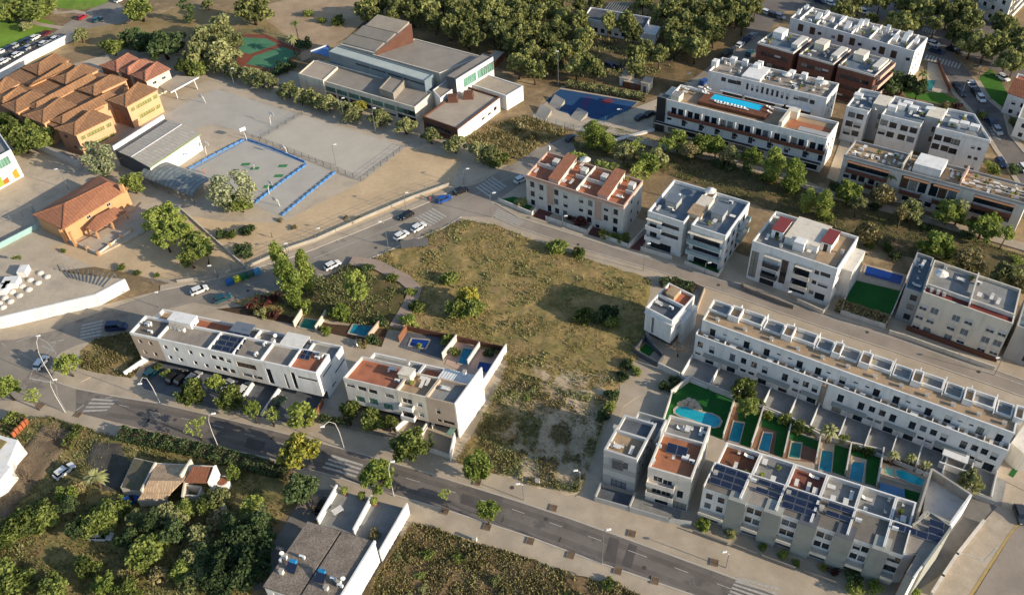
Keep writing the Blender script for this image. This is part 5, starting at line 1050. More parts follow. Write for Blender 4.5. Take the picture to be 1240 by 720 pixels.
for a0, a1 in ((0, s[0]), (s[0]+5, s[1]), (s[1], s[2]), (s[2]+5, F.W)): divider(th, F, a0+.3, a1-.2, F.D*.5, F.D*.5+.2, 8.6, 9.7, PALE); divider(th, F, a1-2.2, a1-.6, F.D*.6, F.D*.6+1.8, 8.6, 10.5, PALE, 'stair_head')
items(F, 'the terracotta roof terraces', 8.6, [('ac', *z([(200, 190)])[0]), ('aerial', *z([(205, 95)])[0]), ('vent', *z([(205, 85)])[0]), ('lounger', *z([(125, 220)])[0]), ('table', *z([(300, 290)])[0]), ('lounger', *z([(345, 290)])[0]), ('table', *z([(430, 325)])[0]), ('chair', *z([(455, 330)])[0]), ('vent', *z([(620, 300)])[0]), ('vent', *z([(635, 290)])[0]), ('ac', *z([(600, 325)])[0]), ('table', *z([(640, 385)])[0]), ('chair', *z([(665, 390)])[0]), ('pot', *z([(690, 280)])[0]), ('table', *z([(410, 190)])[0]), ('parasol', *z([(430, 185)])[0]), ('chair', *z([(400, 205)])[0])])
# ---- blue roofed white block
z = Z(770, 200, 5.144); F = Fr((784.6, 255.4), (878.9, 285.5), (908, 244.7), 10.6)
th = thing('apartment_block', 'white three storey block with bluish roof terraces and deep balconies, second along the middle street', 'apartment block', F.O, F.rz)
g0, g1 = F.onf(*z([(300, 340)])[0])[0], F.onf(*z([(345, 375)])[0])[0]
for a0, a1, hs in ((0, g0, onpx(F, 'f', z([(213, 383), (208, 440)]), 4.6, 1.1)+onpx(F, 'f', z([(108, 365), (108, 425)]), 1.8, 2.1)+[(F.W*.2, .1, 5.5, 2.2, 'glass_d')]), (g1, F.W, onpx(F, 'f', z([(440, 470), (435, 530)]), 6.6, 2.0)+[(F.W*.8, .1, 6, 2.2, 'glass_d')])): fpart(th, F, WHITE, a0, a1, 0, 9.7, hs)
walls(th, F, 0, 9.7, GREYR, {}, 'flr', ab=(g0, g1, 2.5, 5), name='recess_wall')
for a in (g0, g1): divider(th, F, a-.02*(a == g0), a+.02*(a == g1), .02, 2.6, 0, 9.7, WHITE, 'side_wall')
walls(th, F, 0, 9.7, WHITE, {'r': grid(4, [.5, 3.5, 6.5], 1.5, 1.8, F.D), 'l': grid(4, [3.5, 6.5], 1.2, 1.3, F.D), 'b': grid(8, [3.5, 6.5], 1.5, 1.8, F.W)}, 'rbl')
deck(th, F, 9.7, TILEBL, (0, g0, 0, F.D)); deck(th, F, 9.7, TILEBL, (g1, F.W, 0, F.D)); deck(th, F, 9.7, TILEB, (g0, g1, 2.5, F.D)); parapet(th, F, 9.7, 10.6, WHITE, (0, g0, 0, F.D)); parapet(th, F, 9.7, 10.6, WHITE, (g1, F.W, 0, F.D))
for zz in (3.1, 6.2): balcony(th, F.S(0, 0), F.S(F.W, 0), .1, g0*.45, zz, 1.3, WHITE); balcony(th, F.S(0, 0), F.S(F.W, 0), g1-.3, F.W-.3, zz, 1.4, 'glass'); balcony(th, F.S(F.W, 0), F.S(F.W, F.D), F.D*.55, F.D*.95, zz, 1.2, 'glass')
mb = MB(); sbox(F, mb, .1, g0*.45, -1.2, -.02, 8.9, 9.0); sbox(F, mb, g1-.3, F.W-.3, -1.2, -.02, 8.9, 9.0); part(th, 'awning', mb, CREAM)
for q, top in (((235, 215), 1), ((520, 290), 1)):
    a, b = F.loc(*z([q])[0], 11.5); stairbox(th, F, a-1.4, a+1.4, b-1.4, b+1.8, 9.7, 2.0, GREYR, METALG)
a, b = F.loc(*z([(370, 240)])[0], 11); divider(th, F, g0-.5, g1+.8, F.D*.25, F.D*.8, 9.7, 11.0, CREAM, 'stair_volume'); mb = MB(); sbox(F, mb, g0-.7, g1+1, F.D*.22, F.D*.5, 11.0, 11.15); part(th, 'tower_roof', mb, TILEB)
items(F, 'the bluish roof terraces of the second block', 9.7, [('lounger', *z([(140, 275)])[0]), ('table', *z([(215, 275)])[0]), ('chair', *z([(235, 290)])[0]), ('chair', *z([(225, 262)])[0]), ('table', *z([(490, 360)])[0]), ('chair', *z([(475, 370)])[0]), ('pot', *z([(455, 375)])[0]), ('table', *z([(600, 330)])[0]), ('ac', *z([(590, 240)])[0]), ('ac', *z([(270, 200)])[0]), ('parasol', *z([(460, 200)])[0])])
# ---- white block with red stair roofs
z = Z(890, 240, 5.144); F = Fr((911.4, 291.5), (1014.4, 325.5), (1039.7, 286.7), 11.2)
sl = lambda a, b, w_, st='glass_d': upslot(F, 'f', z([a])[0], z([b])[0], w_, st)
h = {'f': [sl((125, 330), (105, 490), 1.7), sl((312, 385), (290, 530), 1.5), sl((222, 365), (196, 540), 3.4, 'glass_d'), sl((412, 420), (390, 590), 3.6, 'glass_d')]+onpx(F, 'f', z([(510, 462), (492, 523), (474, 585)]), 1.0, 1.1)+onpx(F, 'f', z([(563, 477), (545, 542)]), 2.2, 1.1)+onpx(F, 'f', z([(525, 612)]), 2.2, 1.9), 'r': grid(3, [3.5, 6.5], 1.1, 1.3, F.D), 'l': grid(3, [3.5, 6.5], 1.1, 1.3, F.D), 'b': grid(8, [.5, 3.5, 6.5], 1.6, 1.8, F.W)}
th = block(F, 'apartment_block', 'white block with two red topped stair heads on its pale roof, third along the middle street', 'apartment block', WHITE, TILEG, h, ph=.8)
for x, y in ((222, 0), (412, 0)):
    s = F.onf(*z([(x-8, 470 if x < 300 else 520)])[0])[0]
    for zz in (2.8, 5.8): balcony(th, F.S(0, 0), F.S(F.W, 0), s-1.8, s+1.9, zz, 1.0, FRAMED if x < 300 else CREAM)
    mb = MB(); sbox(F, mb, s-1.6, s+2.2, -1.3, -.02, 9.0, 9.12); part(th, 'awning', mb, CREAM)
REDR = mat('red_roof_sheet', '#7c3836', .7, .12, 1.)
for q, w_ in (((295, 165), 2.6), ((597, 240), 2.4)):
    a, b = F.loc(*z([q])[0], 12.8); stairbox(th, F, a-w_/2, a+w_/2, b-2.6, b+2.6, 10.4, 2.4, WHITE, REDR, door='f')
a0, b0 = F.loc(*z([(300, 255)])[0], 12.4); a1, b1 = F.loc(*z([(560, 240)])[0], 12.4); stairbox(th, F, a0, a1, b0+1.2, F.D-1.0, 10.4, 1.9, WHITE, CREAM, door='f')
a, b = F.loc(*z([(410, 270)])[0], 12.4); divider(th, F, a-1.2, a+1.2, b-1.2, b+1.0, 10.4, 12.8, WHITE, 'lift_shaft'); 
a, b = F.loc(*z([(520, 370)])[0], 10.4); deck(th, F, 10.45, TILEB, (a-.5, a+4.2, .4, F.D-.4), 'walkway')
items(F, 'the roof of the white block with red stair heads', 10.4, [('ac', *z([(180, 200)])[0]), ('pot', *z([(260, 260)])[0]), ('vent', *z([(285, 305)])[0]), ('vent', *z([(665, 345)])[0]), ('table', *z([(460, 340)])[0]), ('table', *z([(250, 130)])[0]), ('lounger', *z([(200, 250)])[0])])
F5 = F; divider(th, F, F.W+.02, F.W+2.4, F.D*.3, F.D*.95, 0, 8.5, PALE, 'side_wing'); 
# ---- shuttered cream block at the right
z = Z(1060, 300, 4.8); F = Fr((1118.3, 353), (1226.7, 391.7), (1236.5, 350), 11.2)
h = onpx(F, 'f', z([(278, 345), (257, 398), (237, 455), (320, 422), (440, 462), (543, 430), (495, 540), (668, 475), (617, 585), (738, 498), (688, 605)]), 1.6, 1.7, 'half_w')+onpx(F, 'f', z([(343, 368), (297, 480), (468, 410), (420, 520), (515, 490), (638, 535), (707, 555)]), 1.6, 1.7, 'sg_w')
h = [q for q in h if .3 < q[1]]
th = block(F, 'apartment_block', 'cream block with white roller shutters and a thin red tiled strip along its roof edge', 'apartment block', CREAM, TILEG, {'f': h, 'b': grid(8, [3.5, 6.5], 1.6, 1.8, F.W)}, ph=.7)
mb = MB(); sbox(F, mb, .3, F.W-.3, .3, 2.0, 10.52, 10.9); part(th, 'red_tiled_strip', mb, mat('dark_red_tiles', '#70322a', .85, .15, 1.)); divider(th, F, .3, F.W-.3, 2.02, 2.3, 10.5, 11.9, PALE, 'terrace_wall'); s = F.onf(*z([(540, 350)])[0])[0]; divider(th, F, s-.15, s+.15, .3, F.D-.3, 10.9, 12.0, PALE)
for q in ((322, 260), (360, 272), (395, 283)): a, b = F.loc(*z([q])[0], 11); place('vent', F, a, 1.2, 10.9, 0, 'white flue on the red tiled roof strip of the shuttered block', 'flues on the red tiled strip', .9)
items(F, 'the roof terraces of the shuttered block', 10.5, [('parasol', *z([(370, 190)])[0], 0), ('table', *z([(490, 195)])[0]), ('chair', *z([(470, 190)])[0]), ('chair', *z([(510, 205)])[0]), ('lounger', *z([(675, 290)])[0], 0), ('lounger', *z([(712, 318)])[0], 0), ('table', *z([(600, 285)])[0]), ('pot', *z([(555, 190)])[0]), ('vent', *z([(405, 120)])[0]), ('ac', *z([(600, 215)])[0])])
for nm, f_, lab in (('left', Fr((1096, 348), (1117, 355.5), (1131, 312), 9.3), 'grey stair wing at the left of the shuttered cream block'), ('right', Fr((1232, 394), (1275, 410), (1287, 365), 9.3), 'grey stair wing at the right edge beside the shuttered cream block')):
    G = f_; t2 = block(G, 'stair_wing', lab, 'building wing', GREYR, TILEBL, {'f': [(G.W*.62, zz, 1.4, 1.6, 'glass_d') for zz in (1, 4, 6.6)], 'l': grid(2, [4, 6.8], 1, 1, G.D)}, ph=.8)
    clutter(G, 'the roof of the '+lab, (1, G.W-1, 1, G.D-1), 8.5, ['ac', 'table', 'chair', 'lounger'], 5)
# ---- hotel with rooftop pool
z = Z(785, 60, 4.5); F = Fr((807, 120), (1001.7, 167.8), (1015.7, 147.8), 10.6); HF = F
up_ = onpx(F, 'f', z([(140, 325), (177, 335), (228, 352), (265, 362), (320, 375), (358, 385), (408, 397), (446, 408), (505, 422), (541, 432), (600, 450), (638, 460), (700, 478), (737, 488), (793, 502), (832, 512), (893, 532), (936, 543)]), 1.5, 2.0)
up_ = [(s, 6.5, w_, 2.0, st) for s, zz, w_, h_, st in up_]
lo_ = []
for i in range(9): s = (up_[2*i][0]+up_[2*i+1][0])/2; lo_ += [(s-2.2, 4.2, 1.4, .8, 'glass_d'), (s+(2.5 if i % 2 else 2.2), 3.4, 1.2, 1.9, 'glass_d'), (s-.5, .4, 3.6, 2.0, 'glass_d')]
h = {'f': up_+lo_, 'r': grid(2, [3.5, 6.5], 1.2, 1.3, F.D), 'l': grid(2, [3.5, 6.5], 1.2, 1.3, F.D), 'b': grid(12, [3.5], 1.2, 1.3, F.W)}
th = block(F, 'hotel_building', 'long white hotel with a bright turquoise rooftop pool and brown balconies', 'hotel', WHITE, TILEB, h, ph=.9)
BRB = mat('brown_balcony_panel', '#6b4436', .8, .15, 1.)
for i in range(9): s = (up_[2*i][0]+up_[2*i+1][0])/2; balcony(th, F.S(0, 0), F.S(F.W, 0), s-2.4, s+2.4, 6.3, 1.1, BRB, BRB, .9); divider(th, F, s+2.5, s+2.8, -.9, -.02, 6.3, 9.0, WHITE, 'screen_wall')
mb = MB(); sbox(F, mb, -2.5, F.W+.1, -1.6, -.02, 3.05, 3.3); part(th, 'long_ledge', mb, WHITE); mb = MB(); sbox(F, mb, -2.5, F.W+.1, -1.62, -1.5, 3.3, 3.9); part(th, 'ledge_rail', mb, FRAMED)
walls(th, F, 0, 10.9, METALD, {}, 'flr', ab=(-2.6, .0, -.4, 1.8), name='black_stair_tower'); deck(th, F, 10.9, GREYD, (-2.6, 0, -.4, 1.8), 'tower_top'); walls(th, F, 0, 9.3, WHITE, {}, 'flb', ab=(-2.6, -.02, 1.82, F.D), name='end_wall'); deck(th, F, 9.3, CREAM, (-2.6, 0, 1.82, F.D))
pl = [F.loc(x, y, 11.0) for x, y in z([(340, 262), (370, 222), (635, 290), (610, 332)])]; a0, a1 = min(p[0] for p in pl)+.3, max(p[0] for p in pl)-.3; b0, b1 = min(p[1] for p in pl), max(p[1] for p in pl)
bb0 = max(.8, pl[0][1]*.5+pl[3][1]*.5); bb1 = min(F.D-.8, pl[1][1]*.5+pl[2][1]*.5)
t = thing('rooftop_pool', 'long turquoise pool sunk in a wooden deck on the hotel roof', 'pool', F.world(0, 0, 9.7), F.rz); mb = MB()
for q in ((a0-2.5, a1+2.5, bb0-2.6 if bb0 > 3 else .35, bb0), (a0-2.5, a1+2.5, bb1, F.D-.35), (a0-2.5, a0, bb0+.001, bb1-.001), (a1, a1+2.5, bb0+.001, bb1-.001)): sbox(F, mb, *q, 0, 1.05)
part(t, 'deck', mb, WOOD); mb = MB(); sbox(F, mb, a0+.01, a1-.01, bb0+.01, bb1-.01, .4, .98); part(t, 'water', mb, mat('rooftop_pool_water', '#19b4d6', .06, .06, .5, spec=.5))
for x, y in z([(372, 290), (388, 294), (404, 297), (425, 302), (440, 305), (463, 311), (480, 315), (497, 319), (515, 323), (532, 328), (315, 225), (330, 217), (305, 240), (320, 240), (655, 320), (668, 325), (660, 345)]): a, b = F.loc(x, y, 10.75); place('lounger', F, a, max(.9, b), 10.78, 0 if y > 280 else 1.2, 'white sun lounger around the hotel rooftop pool', 'sun loungers around the hotel rooftop pool', .8)
for x, y in z([(195, 215), (210, 225), (200, 240), (225, 215), (270, 230), (285, 215)]): a, b = F.loc(x, y, 9.8); place('table', F, a, b, 9.7, 0, 'dark table on the hotel roof bar terrace', 'tables on the hotel roof bar terrace')
a, b = F.loc(*z([(740, 385)])[0], 10.5); divider(th, F, a-.3, a+.6, .3, F.D-.3, 9.7, 12.0, CREAM, 'stair_volume'); divider(th, F, a+.6, a+2.5, F.D-2.5, F.D-.3, 9.7, 12.0, CREAM, 'stair_volume'); deck(th, F, 9.75, ORG, (a+1.2, F.W-.4, 2.4, F.D-2.6), 'orange_terrace'); divider(th, F, F.W-8, F.W-.3, .3, 2.3, 9.7, 10.9, GREYR, 'plant_box')
walls(th, F, 9.7, 11.8, CREAM, {}, 'flrb', ab=(1.0, 3.4, .5, 3.6), name='roof_pavilion'); deck(th, F, 11.8, TILEG, (1.0, 3.4, .5, 3.6))
# ---- white block behind the hotel
F = Fr((858.3, 85.6), (1001.7, 118.9), (1016, 101), 10.6)
h = {'f': onpx(F, 'f', z([(410, 163), (493, 183), (805, 263), (893, 287)]), 1.4, 1.3)+onpx(F, 'f', z([(457, 176), (845, 272)]), 2.6, 1.2)+[(s, zz-.3, .7, 2.0, 'glass_d') for s, zz, *_ in onpx(F, 'f', z([(540+27.2*i, 200+6.8*i) for i in range(9)]), .7, 1.6)]+[(F.onf(*z([q])[0])[0], 3.6, w_, 2.0, 'glass_d') for q, w_ in (((462, 225), 6), ((610, 265), 9), ((750, 298), 2), ((830, 315), 6))], 'r': grid(3, [3.5, 6.8], 1.1, 1.2, F.D), 'l': grid(3, [3.5, 6.8], 1.1, 1.2, F.D)}
th = block(F, 'apartment_block', 'white block with a row of nine slit windows behind the hotel pool', 'apartment block', WHITE, GRAVEL, h, ph=.6)
for q, w_ in (((462, 213), 6.6), ((640, 262), 11.5), ((826, 306), 7)): s = F.onf(*z([q])[0])[0]; mb = MB(); sbox(F, mb, s-w_/2, s+w_/2, -1.5, -.02, 5.9, 6.05); part(th, 'canopy', mb, WHITE)
for q in ((365, 80), (465, 65), (530, 75), (620, 75), (590, 100), (780, 140), (850, 150), (930, 180)): a, b = F.loc(*z([q])[0], 10.6); divider(th, F, a-.8, a+.8, max(.5, b-1), min(F.D-.3, b+1), 10, 11.9, WHITE, 'stair_head')
a, b = F.loc(*z([(570, 115)])[0], 10.8); mb = MB(); sbox(F, mb, a-1.5, a+4, .8, F.D-1, 10, 11.0); part(th, 'white_terrace_box', mb, WHITE)
clutter(F, 'the roof of the block behind the hotel pool', (F.W*.42, F.W-1, 1, F.D-1), 10, ['table', 'chair', 'ac', 'pot', 'lounger', 'chair', 'parasol'], 26); clutter(F, 'the roof of the block behind the hotel pool', (1, F.W*.35, 1, F.D-1), 10, ['ac', 'vent', 'table'], 6)
# ---- brick block in three parts
z = Z(900, 0, 5.143); F = Fr((917.5, 51.5), (1059.4, 91.4), (1080, 73), 10.6)
BRICK = mat('red_brick_facing', '#704a3c', .9, .16, .8, fine=.12, fscale=3)
th = thing('brick_apartment_block', 'dark red brick block in three stepped parts with bluish flat roofs', 'apartment block', F.O, F.rz)
ed = [0, F.onf(*z([(312, 332)])[0])[0], F.onf(*z([(348, 340)])[0])[0], F.onf(*z([(562, 398)])[0])[0], F.onf(*z([(592, 405)])[0])[0], F.W]
for i in range(3):
    a0, a1 = ed[2*i], ed[2*i+1]; c = (a1-a0)/2
    hs = {'f': [(c+k*2.2, zz, 2.0, 1.2, 'glass_d') for zz in (.9, 3.9, 7.0) for k in (-1.5, -.5, .5, 1.5)], 'r': grid(3, [3.6, 7], 1.6, 1.5, F.D) if i == 2 else [], 'l': grid(3, [3.6, 7], 1.6, 1.5, F.D) if i == 0 else []}
    walls(th, F, 0, 10, BRICK, hs, ab=(a0, a1, 0, F.D)); deck(th, F, 10, TILEBL if i != 1 else TILED, (a0, a1, 0, F.D)); parapet(th, F, 10, 10.6, PALE, (a0, a1, 0, F.D), t=.2)
    divider(th, F, a0+1.5, a0+4.5, F.D*.55, F.D*.9, 10, 12.2, CREAM if i else WHITE, 'stair_head'); divider(th, F, a1-2.5, a1-.5, F.D*.3, F.D*.9, 10, 11.4, PALE, 'roof_wall')
    clutter(F, 'the roofs of the brick block', (a0+.5, a1-.5, .8, F.D-.8), 10, ['ac', 'pot', 'table', 'chair', 'vent'], 9)
for i in (0, 1): walls(th, F, 0, 9.4, GREYD, {'f': [((ed[2*i+2]-ed[2*i+1])/2, 4, 1.5, 1.5, 'glass_d')]}, 'f', ab=(ed[2*i+1]+.01, ed[2*i+2]-.01, 4, F.D)); deck(th, F, 9.4, TILEB, (ed[2*i+1]+.01, ed[2*i+2]-.01, 4, F.D-.1))
for zz in (3.1, 6.4, 9.5): balcony(th, F.S(F.W, 0), F.S(F.W, F.D), .5, F.D-.5, zz, 1.5, PINK, PINK)
# ---- white row at the back
F = Fr((957.4, 21.4), (1108, 62.2), (1123.6, 45.7), 10.8)
h = {'f': [(s, zz-.2, 1.8, 2.4, 'sb_d') for s, zz, *_ in onpx(F, 'f', z([(355, 183), (428, 203), (602, 250), (675, 270), (860, 325), (933, 350)]), 1, 1)]+onpx(F, 'f', z([(475, 210), (725, 278), (1025, 370), (560, 232), (815, 305)]), 1.2, 1.0), 'r': grid(3, [3.6, 7], .9, 1, F.D)}
th = block(F, 'apartment_block', 'long white block with brown shuttered openings and a clutter of white stair heads on top', 'apartment block', WHITE, TILEG, h, ph=.6)
rr = random.Random(4)
for q in ((345, 75), (400, 40), (470, 105), (520, 80), (555, 120), (650, 165), (700, 175), (730, 150), (770, 135), (820, 180), (900, 185), (950, 235), (1010, 240), (1040, 205), (1080, 250), (620, 115)):
    a, b = F.loc(*z([q])[0], 11.2); b = min(max(b, 1.5), F.D-1.5); w_ = rr.uniform(.8, 1.6); l_ = rr.uniform(1.2, 2.6); hh_ = rr.uniform(1.2, 2.4); mb = MB(); mb.hexa([F.S(a-w_/2, b-l_/2, 10.2), F.S(a+w_/2, b-l_/2, 10.2), F.S(a+w_/2, b+l_/2, 10.2), F.S(a-w_/2, b+l_/2, 10.2), F.S(a-w_/2, b-l_/2, 10.9), F.S(a+w_/2, b-l_/2, 10.9), F.S(a+w_/2, b+l_/2, 10.2+hh_), F.S(a-w_/2, b+l_/2, 10.2+hh_)]); part(th, 'stair_head', mb, WHITE)
for k in range(7): divider(th, F, F.W*(k+.5)/7, F.W*(k+.5)/7+.2, .3, F.D-.3, 10.2, 11.2, WHITE)
clutter(F, 'the roof of the long white block at the back', (1, F.W-1, 1, F.D-1), 10.2, ['ac', 'pot', 'table', 'lounger', 'vent'], 24)
# ---- white block with two recesses
z = Z(1000, 95, 5.537); F = Fr((1025.3, 128.4), (1166.5, 162), (1180, 138), 10.6)
th = thing('apartment_block', 'white and grey block with two set back joints and square dark windows, near the side street', 'apartment block', F.O, F.rz)
e = [F.onf(*z([q])[0])[0] for q in ((285, 215), (375, 240), (640, 300), (742, 325))]
pts = z([(173, 243), (228, 257), (155, 303), (210, 315), (138, 358), (195, 370), (390, 297), (450, 315), (525, 335), (587, 350), (373, 358), (430, 377), (505, 395), (567, 410), (752, 397), (815, 412), (868, 427), (897, 435), (733, 455), (795, 470), (848, 487), (875, 495)])
h = onpx(F, 'f', pts, 1.9, 1.7)
for a0, a1 in ((0, e[0]), (e[1], e[2]), (e[3], F.W)): fpart(th, F, WHITE, a0, a1, 0, 9.9, h); deck(th, F, 9.9, TILEBL, (a0, a1, 0, F.D)); parapet(th, F, 9.9, 10.6, WHITE, (a0, a1, 0, F.D), 'flb'); mb = MB(); sbox(F, mb, a0+.8, a1-.8, -.25, -.02, 9.3, 9.45); part(th, 'string_course', mb, WHITE)
for a0, a1 in ((e[0], e[1]), (e[2], e[3])):
    walls(th, F, 0, 11.2, GREYR, {'f': [(a1-a0-1.0, 4, .8, 1.6, 'glass_d'), (a1-a0-1.0, 7, .8, 1.6, 'glass_d')]}, ab=(a0, a1, 3.5, F.D-2), name='recess_wall'); deck(th, F, 11.2, CREAM, (a0, a1, 3.5, F.D-2))
    for a, s_ in ((a0, -1), (a1, 1)): divider(th, F, a-.1*(s_ < 0), a+.1*(s_ > 0), .02, 3.5, 0, 9.9, WHITE, 'side_wall')
walls(th, F, 0, 9.9, WHITE, {'b': grid(14, [3.5, 6.5], 1.2, 1.4, F.W), 'l': grid(2, [3.5, 6.5], 1, 1.2, F.D)}, 'lb')
A = F.S(F.W, 0); wB = P(1199.6, 170, 10.6)-F.O; B = Vector((wB.dot(F.u), wB.dot(Vector((-F.u.y, F.u.x, 0))), 0)); Cc = F.S(F.W, F.D)
L = (B-A).length; q3 = [((P(*q, 10)-P(*z([(920, 400)])[0], 10)).length, 0) for q in ()]; hs = [(L*.45+.3, 7, .9, .9, 'glass_d'), (L*.45+1.8, 7, .9, .9, 'glass_d'), (L*.45+.3, 4, .9, .9, 'glass_d'), (L*.45+1.8, 4, .9, .9, 'glass_d'), (L*.45+.3, 1, .9, .9, 'glass_d'), (L*.45+1.8, 1, .9, .9, 'glass_d')]
mb = MB(); wall(mb, A, B, 0, 10.6, hs); part(th, 'wall', mb, WHITE)
for q in hs: window(th, A, B, q)
mb = MB(); wall(mb, B, Cc, 0, 10.6, []); part(th, 'wall', mb, WHITE); mb = MB(); mb.prism([(A.x, A.y), (B.x, B.y), (Cc.x, Cc.y)], 9.7, 9.9); part(th, 'roof_deck', mb, TILEG)
mb = MB(); mb.bar((A.x, A.y, 10.25), (B.x, B.y, 10.25), .25, .72); mb.bar((B.x, B.y, 10.24), (Cc.x, Cc.y, 10.24), .25, .7); part(th, 'parapet', mb, WHITE)
for q in ((510, 180), (550, 165), (590, 195), (700, 205), (860, 290), (930, 300), (1000, 320), (450, 190), (220, 110)): a, b = F.loc(*z([q])[0], 11); divider(th, F, a-1.1, a+1.1, max(.6, b-.8), min(F.D-.3, b+.8), 9.9, 11.3, WHITE, 'stair_head')
clutter(F, 'the roof of the white block with set back joints', (1, F.W-1, 1, F.D-1), 9.9, ['ac', 'table', 'chair', 'lounger', 'vent', 'pot'], 30)
# ---- long block with brown loggias along the park
z = Z(1000, 160, 5.167); F = Fr((1022.3, 187), (1243, 246.5), (1253, 226), 9.6)
s_ = lambda x, y: F.onf(*z([(x, y)])[0])[0]
ORU = mat('orange_soffit', '#8f6a50', .8, .1, .5); hs = []
A0, A1 = s_(135, 200), s_(395, 260); hs += [((A0+A1)/2, 6.2, A1-A0, 1.9, 'glass_d')]
hs += [(s_(x, y), 3.0, 1.5, 2.1, 'glass_d') for x, y in ((132, 250), (180, 262), (228, 275), (290, 290), (340, 305))]+[(s_(x, y), .4, 1.5, 1.9, 'glass_d') for x, y in ((118, 300), (166, 312), (215, 325))]
for x, y in ((495, 300), (550, 315), (610, 330), (678, 350), (733, 365), (792, 385)): hs += [(s_(x, y), 4.6, 1.9, 3.6, 'sb_d' if x % 2 else 'glass_d')]
hs += [(s_(x, y), 1.2, 1.6, 1.4, 'glass_d') for x, y in ((500, 400), (580, 425), (640, 445), (720, 440))]
B0, B1 = s_(930, 400), s_(1180, 470); hs += [((B0+B1)/2, 6.2, B1-B0, 1.9, 'glass_d'), ((B0+B1)/2, 3.2, B1-B0, 1.7, 'glass_d'), ((B0+B1)/2, .6, B1-B0-2, 1.6, 'glass_d')]
th = block(F, 'apartment_block', 'long grey and white block with brown balcony bands and cluttered roof terraces beside the park path', 'apartment block', PALE, TILEB, {'f': hs, 'l': grid(2, [3.4, 6.4], 1.2, 1.4, F.D), 'b': grid(12, [3.4, 6.4], 1.2, 1.4, F.W)}, ph=.7, pm=GREYR)
for a0, a1, zz in ((A0, A1, 5.4), (B0, B1, 5.2), (B0+3, B1-2, 2.4), (s_(480, 300), s_(640, 340)-1, 3.6), (s_(690, 350), s_(830, 385), 3.4), (s_(255, 290), s_(360, 320), 2.4)):
    balcony(th, F.S(0, 0), F.S(F.W, 0), a0, a1, zz, .9, BRB, BRB, .9)
for a0, a1 in ((A0, A1), (s_(485, 300), s_(640, 340)), (s_(670, 350), s_(830, 385)), (B0, B1)): mb = MB(); sbox(F, mb, a0, a1, -1.1, -.02, 8.25, 8.4); part(th, 'orange_canopy', mb, ORU)
a0 = F.loc(*z([(590, 150)])[0], 10.5)[0]; divider(th, F, a0, a0+6.5, 1.5, F.D-1, 8.9, 11.4, WHITE, 'white_stair_house'); a0 = F.loc(*z([(880, 240)])[0], 10)[0]; divider(th, F, a0, a0+.4, .5, F.D-.5, 8.9, 11, PINK, 'divider_wall'); a0 = F.loc(*z([(540, 120)])[0], 10)[0]; divider(th, F, a0, a0+.4, .5, F.D-.5, 8.9, 11, CREAM, 'divider_wall')
clutter(F, 'the cluttered roof terraces beside the park path', (1, F.W*.42, 1, F.D-1), 8.9, ['table', 'chair', 'lounger', 'chair', 'pot', 'ac'], 30); clutter(F, 'the cluttered roof terraces beside the park path', (F.W*.55, F.W-1, 1, F.D-1), 8.9, ['table', 'chair', 'lounger', 'ac', 'pot'], 34)
for k in range(4): mb = MB(); y = F.D*(.2+.18*k); sbox(F, mb, F.W*.68, F.W-1, y, y+.12, 9.8, 9.95); part(th, 'terrace_rail', mb, CREAM)
# ---- tower at the top right
G = Fr((1180, 17), (1214, 34), (1240, 6), .01); G.h = 19
th = block(G, 'apartment_tower', 'tall pale apartment tower cut by the top right corner', 'apartment tower', PALE, TILEG, {'f': grid(3, [1+3*k for k in range(6)], 1.3, 1.4, G.W), 'r': grid(6, [1+3*k for k in range(6)], 1.5, 1.9, G.D)}, ph=.8)
for k in range(5): balcony(th, G.S(0, 0), G.S(G.W, 0), .5, G.W*.45, 3.2+3*k, 1.2, GREYR)
for k in range(5): balcony(th, G.S(G.W, 0), G.S(G.W, G.D), 1, G.D-1, 3.2+3*k, 1.2, PALE)
# ---- houses at the right edge
for k, (a, b, c, hh_, lab) in enumerate((((1221, 113), (1262, 127), (1273, 102), 6.2, 'white house with a brown tiled roof at the right edge by the side street'), ((1233, 142), (1272, 155), (1282, 128), 6.0, 'white house cut by the right edge below the tiled roof house'))):
    G = Fr(a, b, c, hh_); th = block(G, 'edge_house', lab, 'house', WHITE, TERRA if k == 0 else TILEG, {'l': grid(3, [.6, 3.4], 1.1, 1.3, G.D), 'f': grid(3, [.6, 3.4], 1.1, 1.3, G.W)}, ph=.5)
    if k == 0:
        mb = MB(); mb.hexa([G.S(-.3, -.3, 6.25), G.S(G.W, -.3, 6.25), G.S(G.W, G.D/2, 7.8), G.S(-.3, G.D/2, 7.8), G.S(-.3, -.3, 6.4), G.S(G.W, -.3, 6.4), G.S(G.W, G.D/2, 7.95), G.S(-.3, G.D/2, 7.95)]); part(th, 'tiled_roof', mb, MATS['brown_roof_tiles'])
# ---- long low building in the pine wood
z = Z(620, 0, 4.); F = Fr((706, 22), (780, 35), (788, 21), 5)
th = block(F, 'park_pavilion', 'low white pavilion with grey roof half hidden in the pine wood', 'pavilion', WHITE, GREYD, {'f': grid(8, [.8], 1.4, 1.5, F.W), 'r': [(2, .1, 1.2, 2.1, 'glass_d')]}, ph=.5)
divider(th, F, F.W+.02, F.W+4, .5, F.D*.8, 0, 3.2, WHITE, 'annex'); G = Fr((728, 16), (757, 16), (768, 2), 4.5)
t = thing('slatted_pergola', 'grey slatted pergola roof in front of the wood pavilion', 'pergola', G.O, G.rz); mb = MB()
for k in range(9): sbox(G, mb, k*G.W/9, k*G.W/9+.25, 0, G.D, 4.3, 4.5)
part(t, 'slats', mb, METALG); t_ = [o for o in C.objects if o.name.startswith('slats')][-1]; t_['kind'] = 'stuff'; mb = MB()
for a, b in ((0, 0), (G.W-.2, 0), (0, G.D-.2), (G.W-.2, G.D-.2)): pass
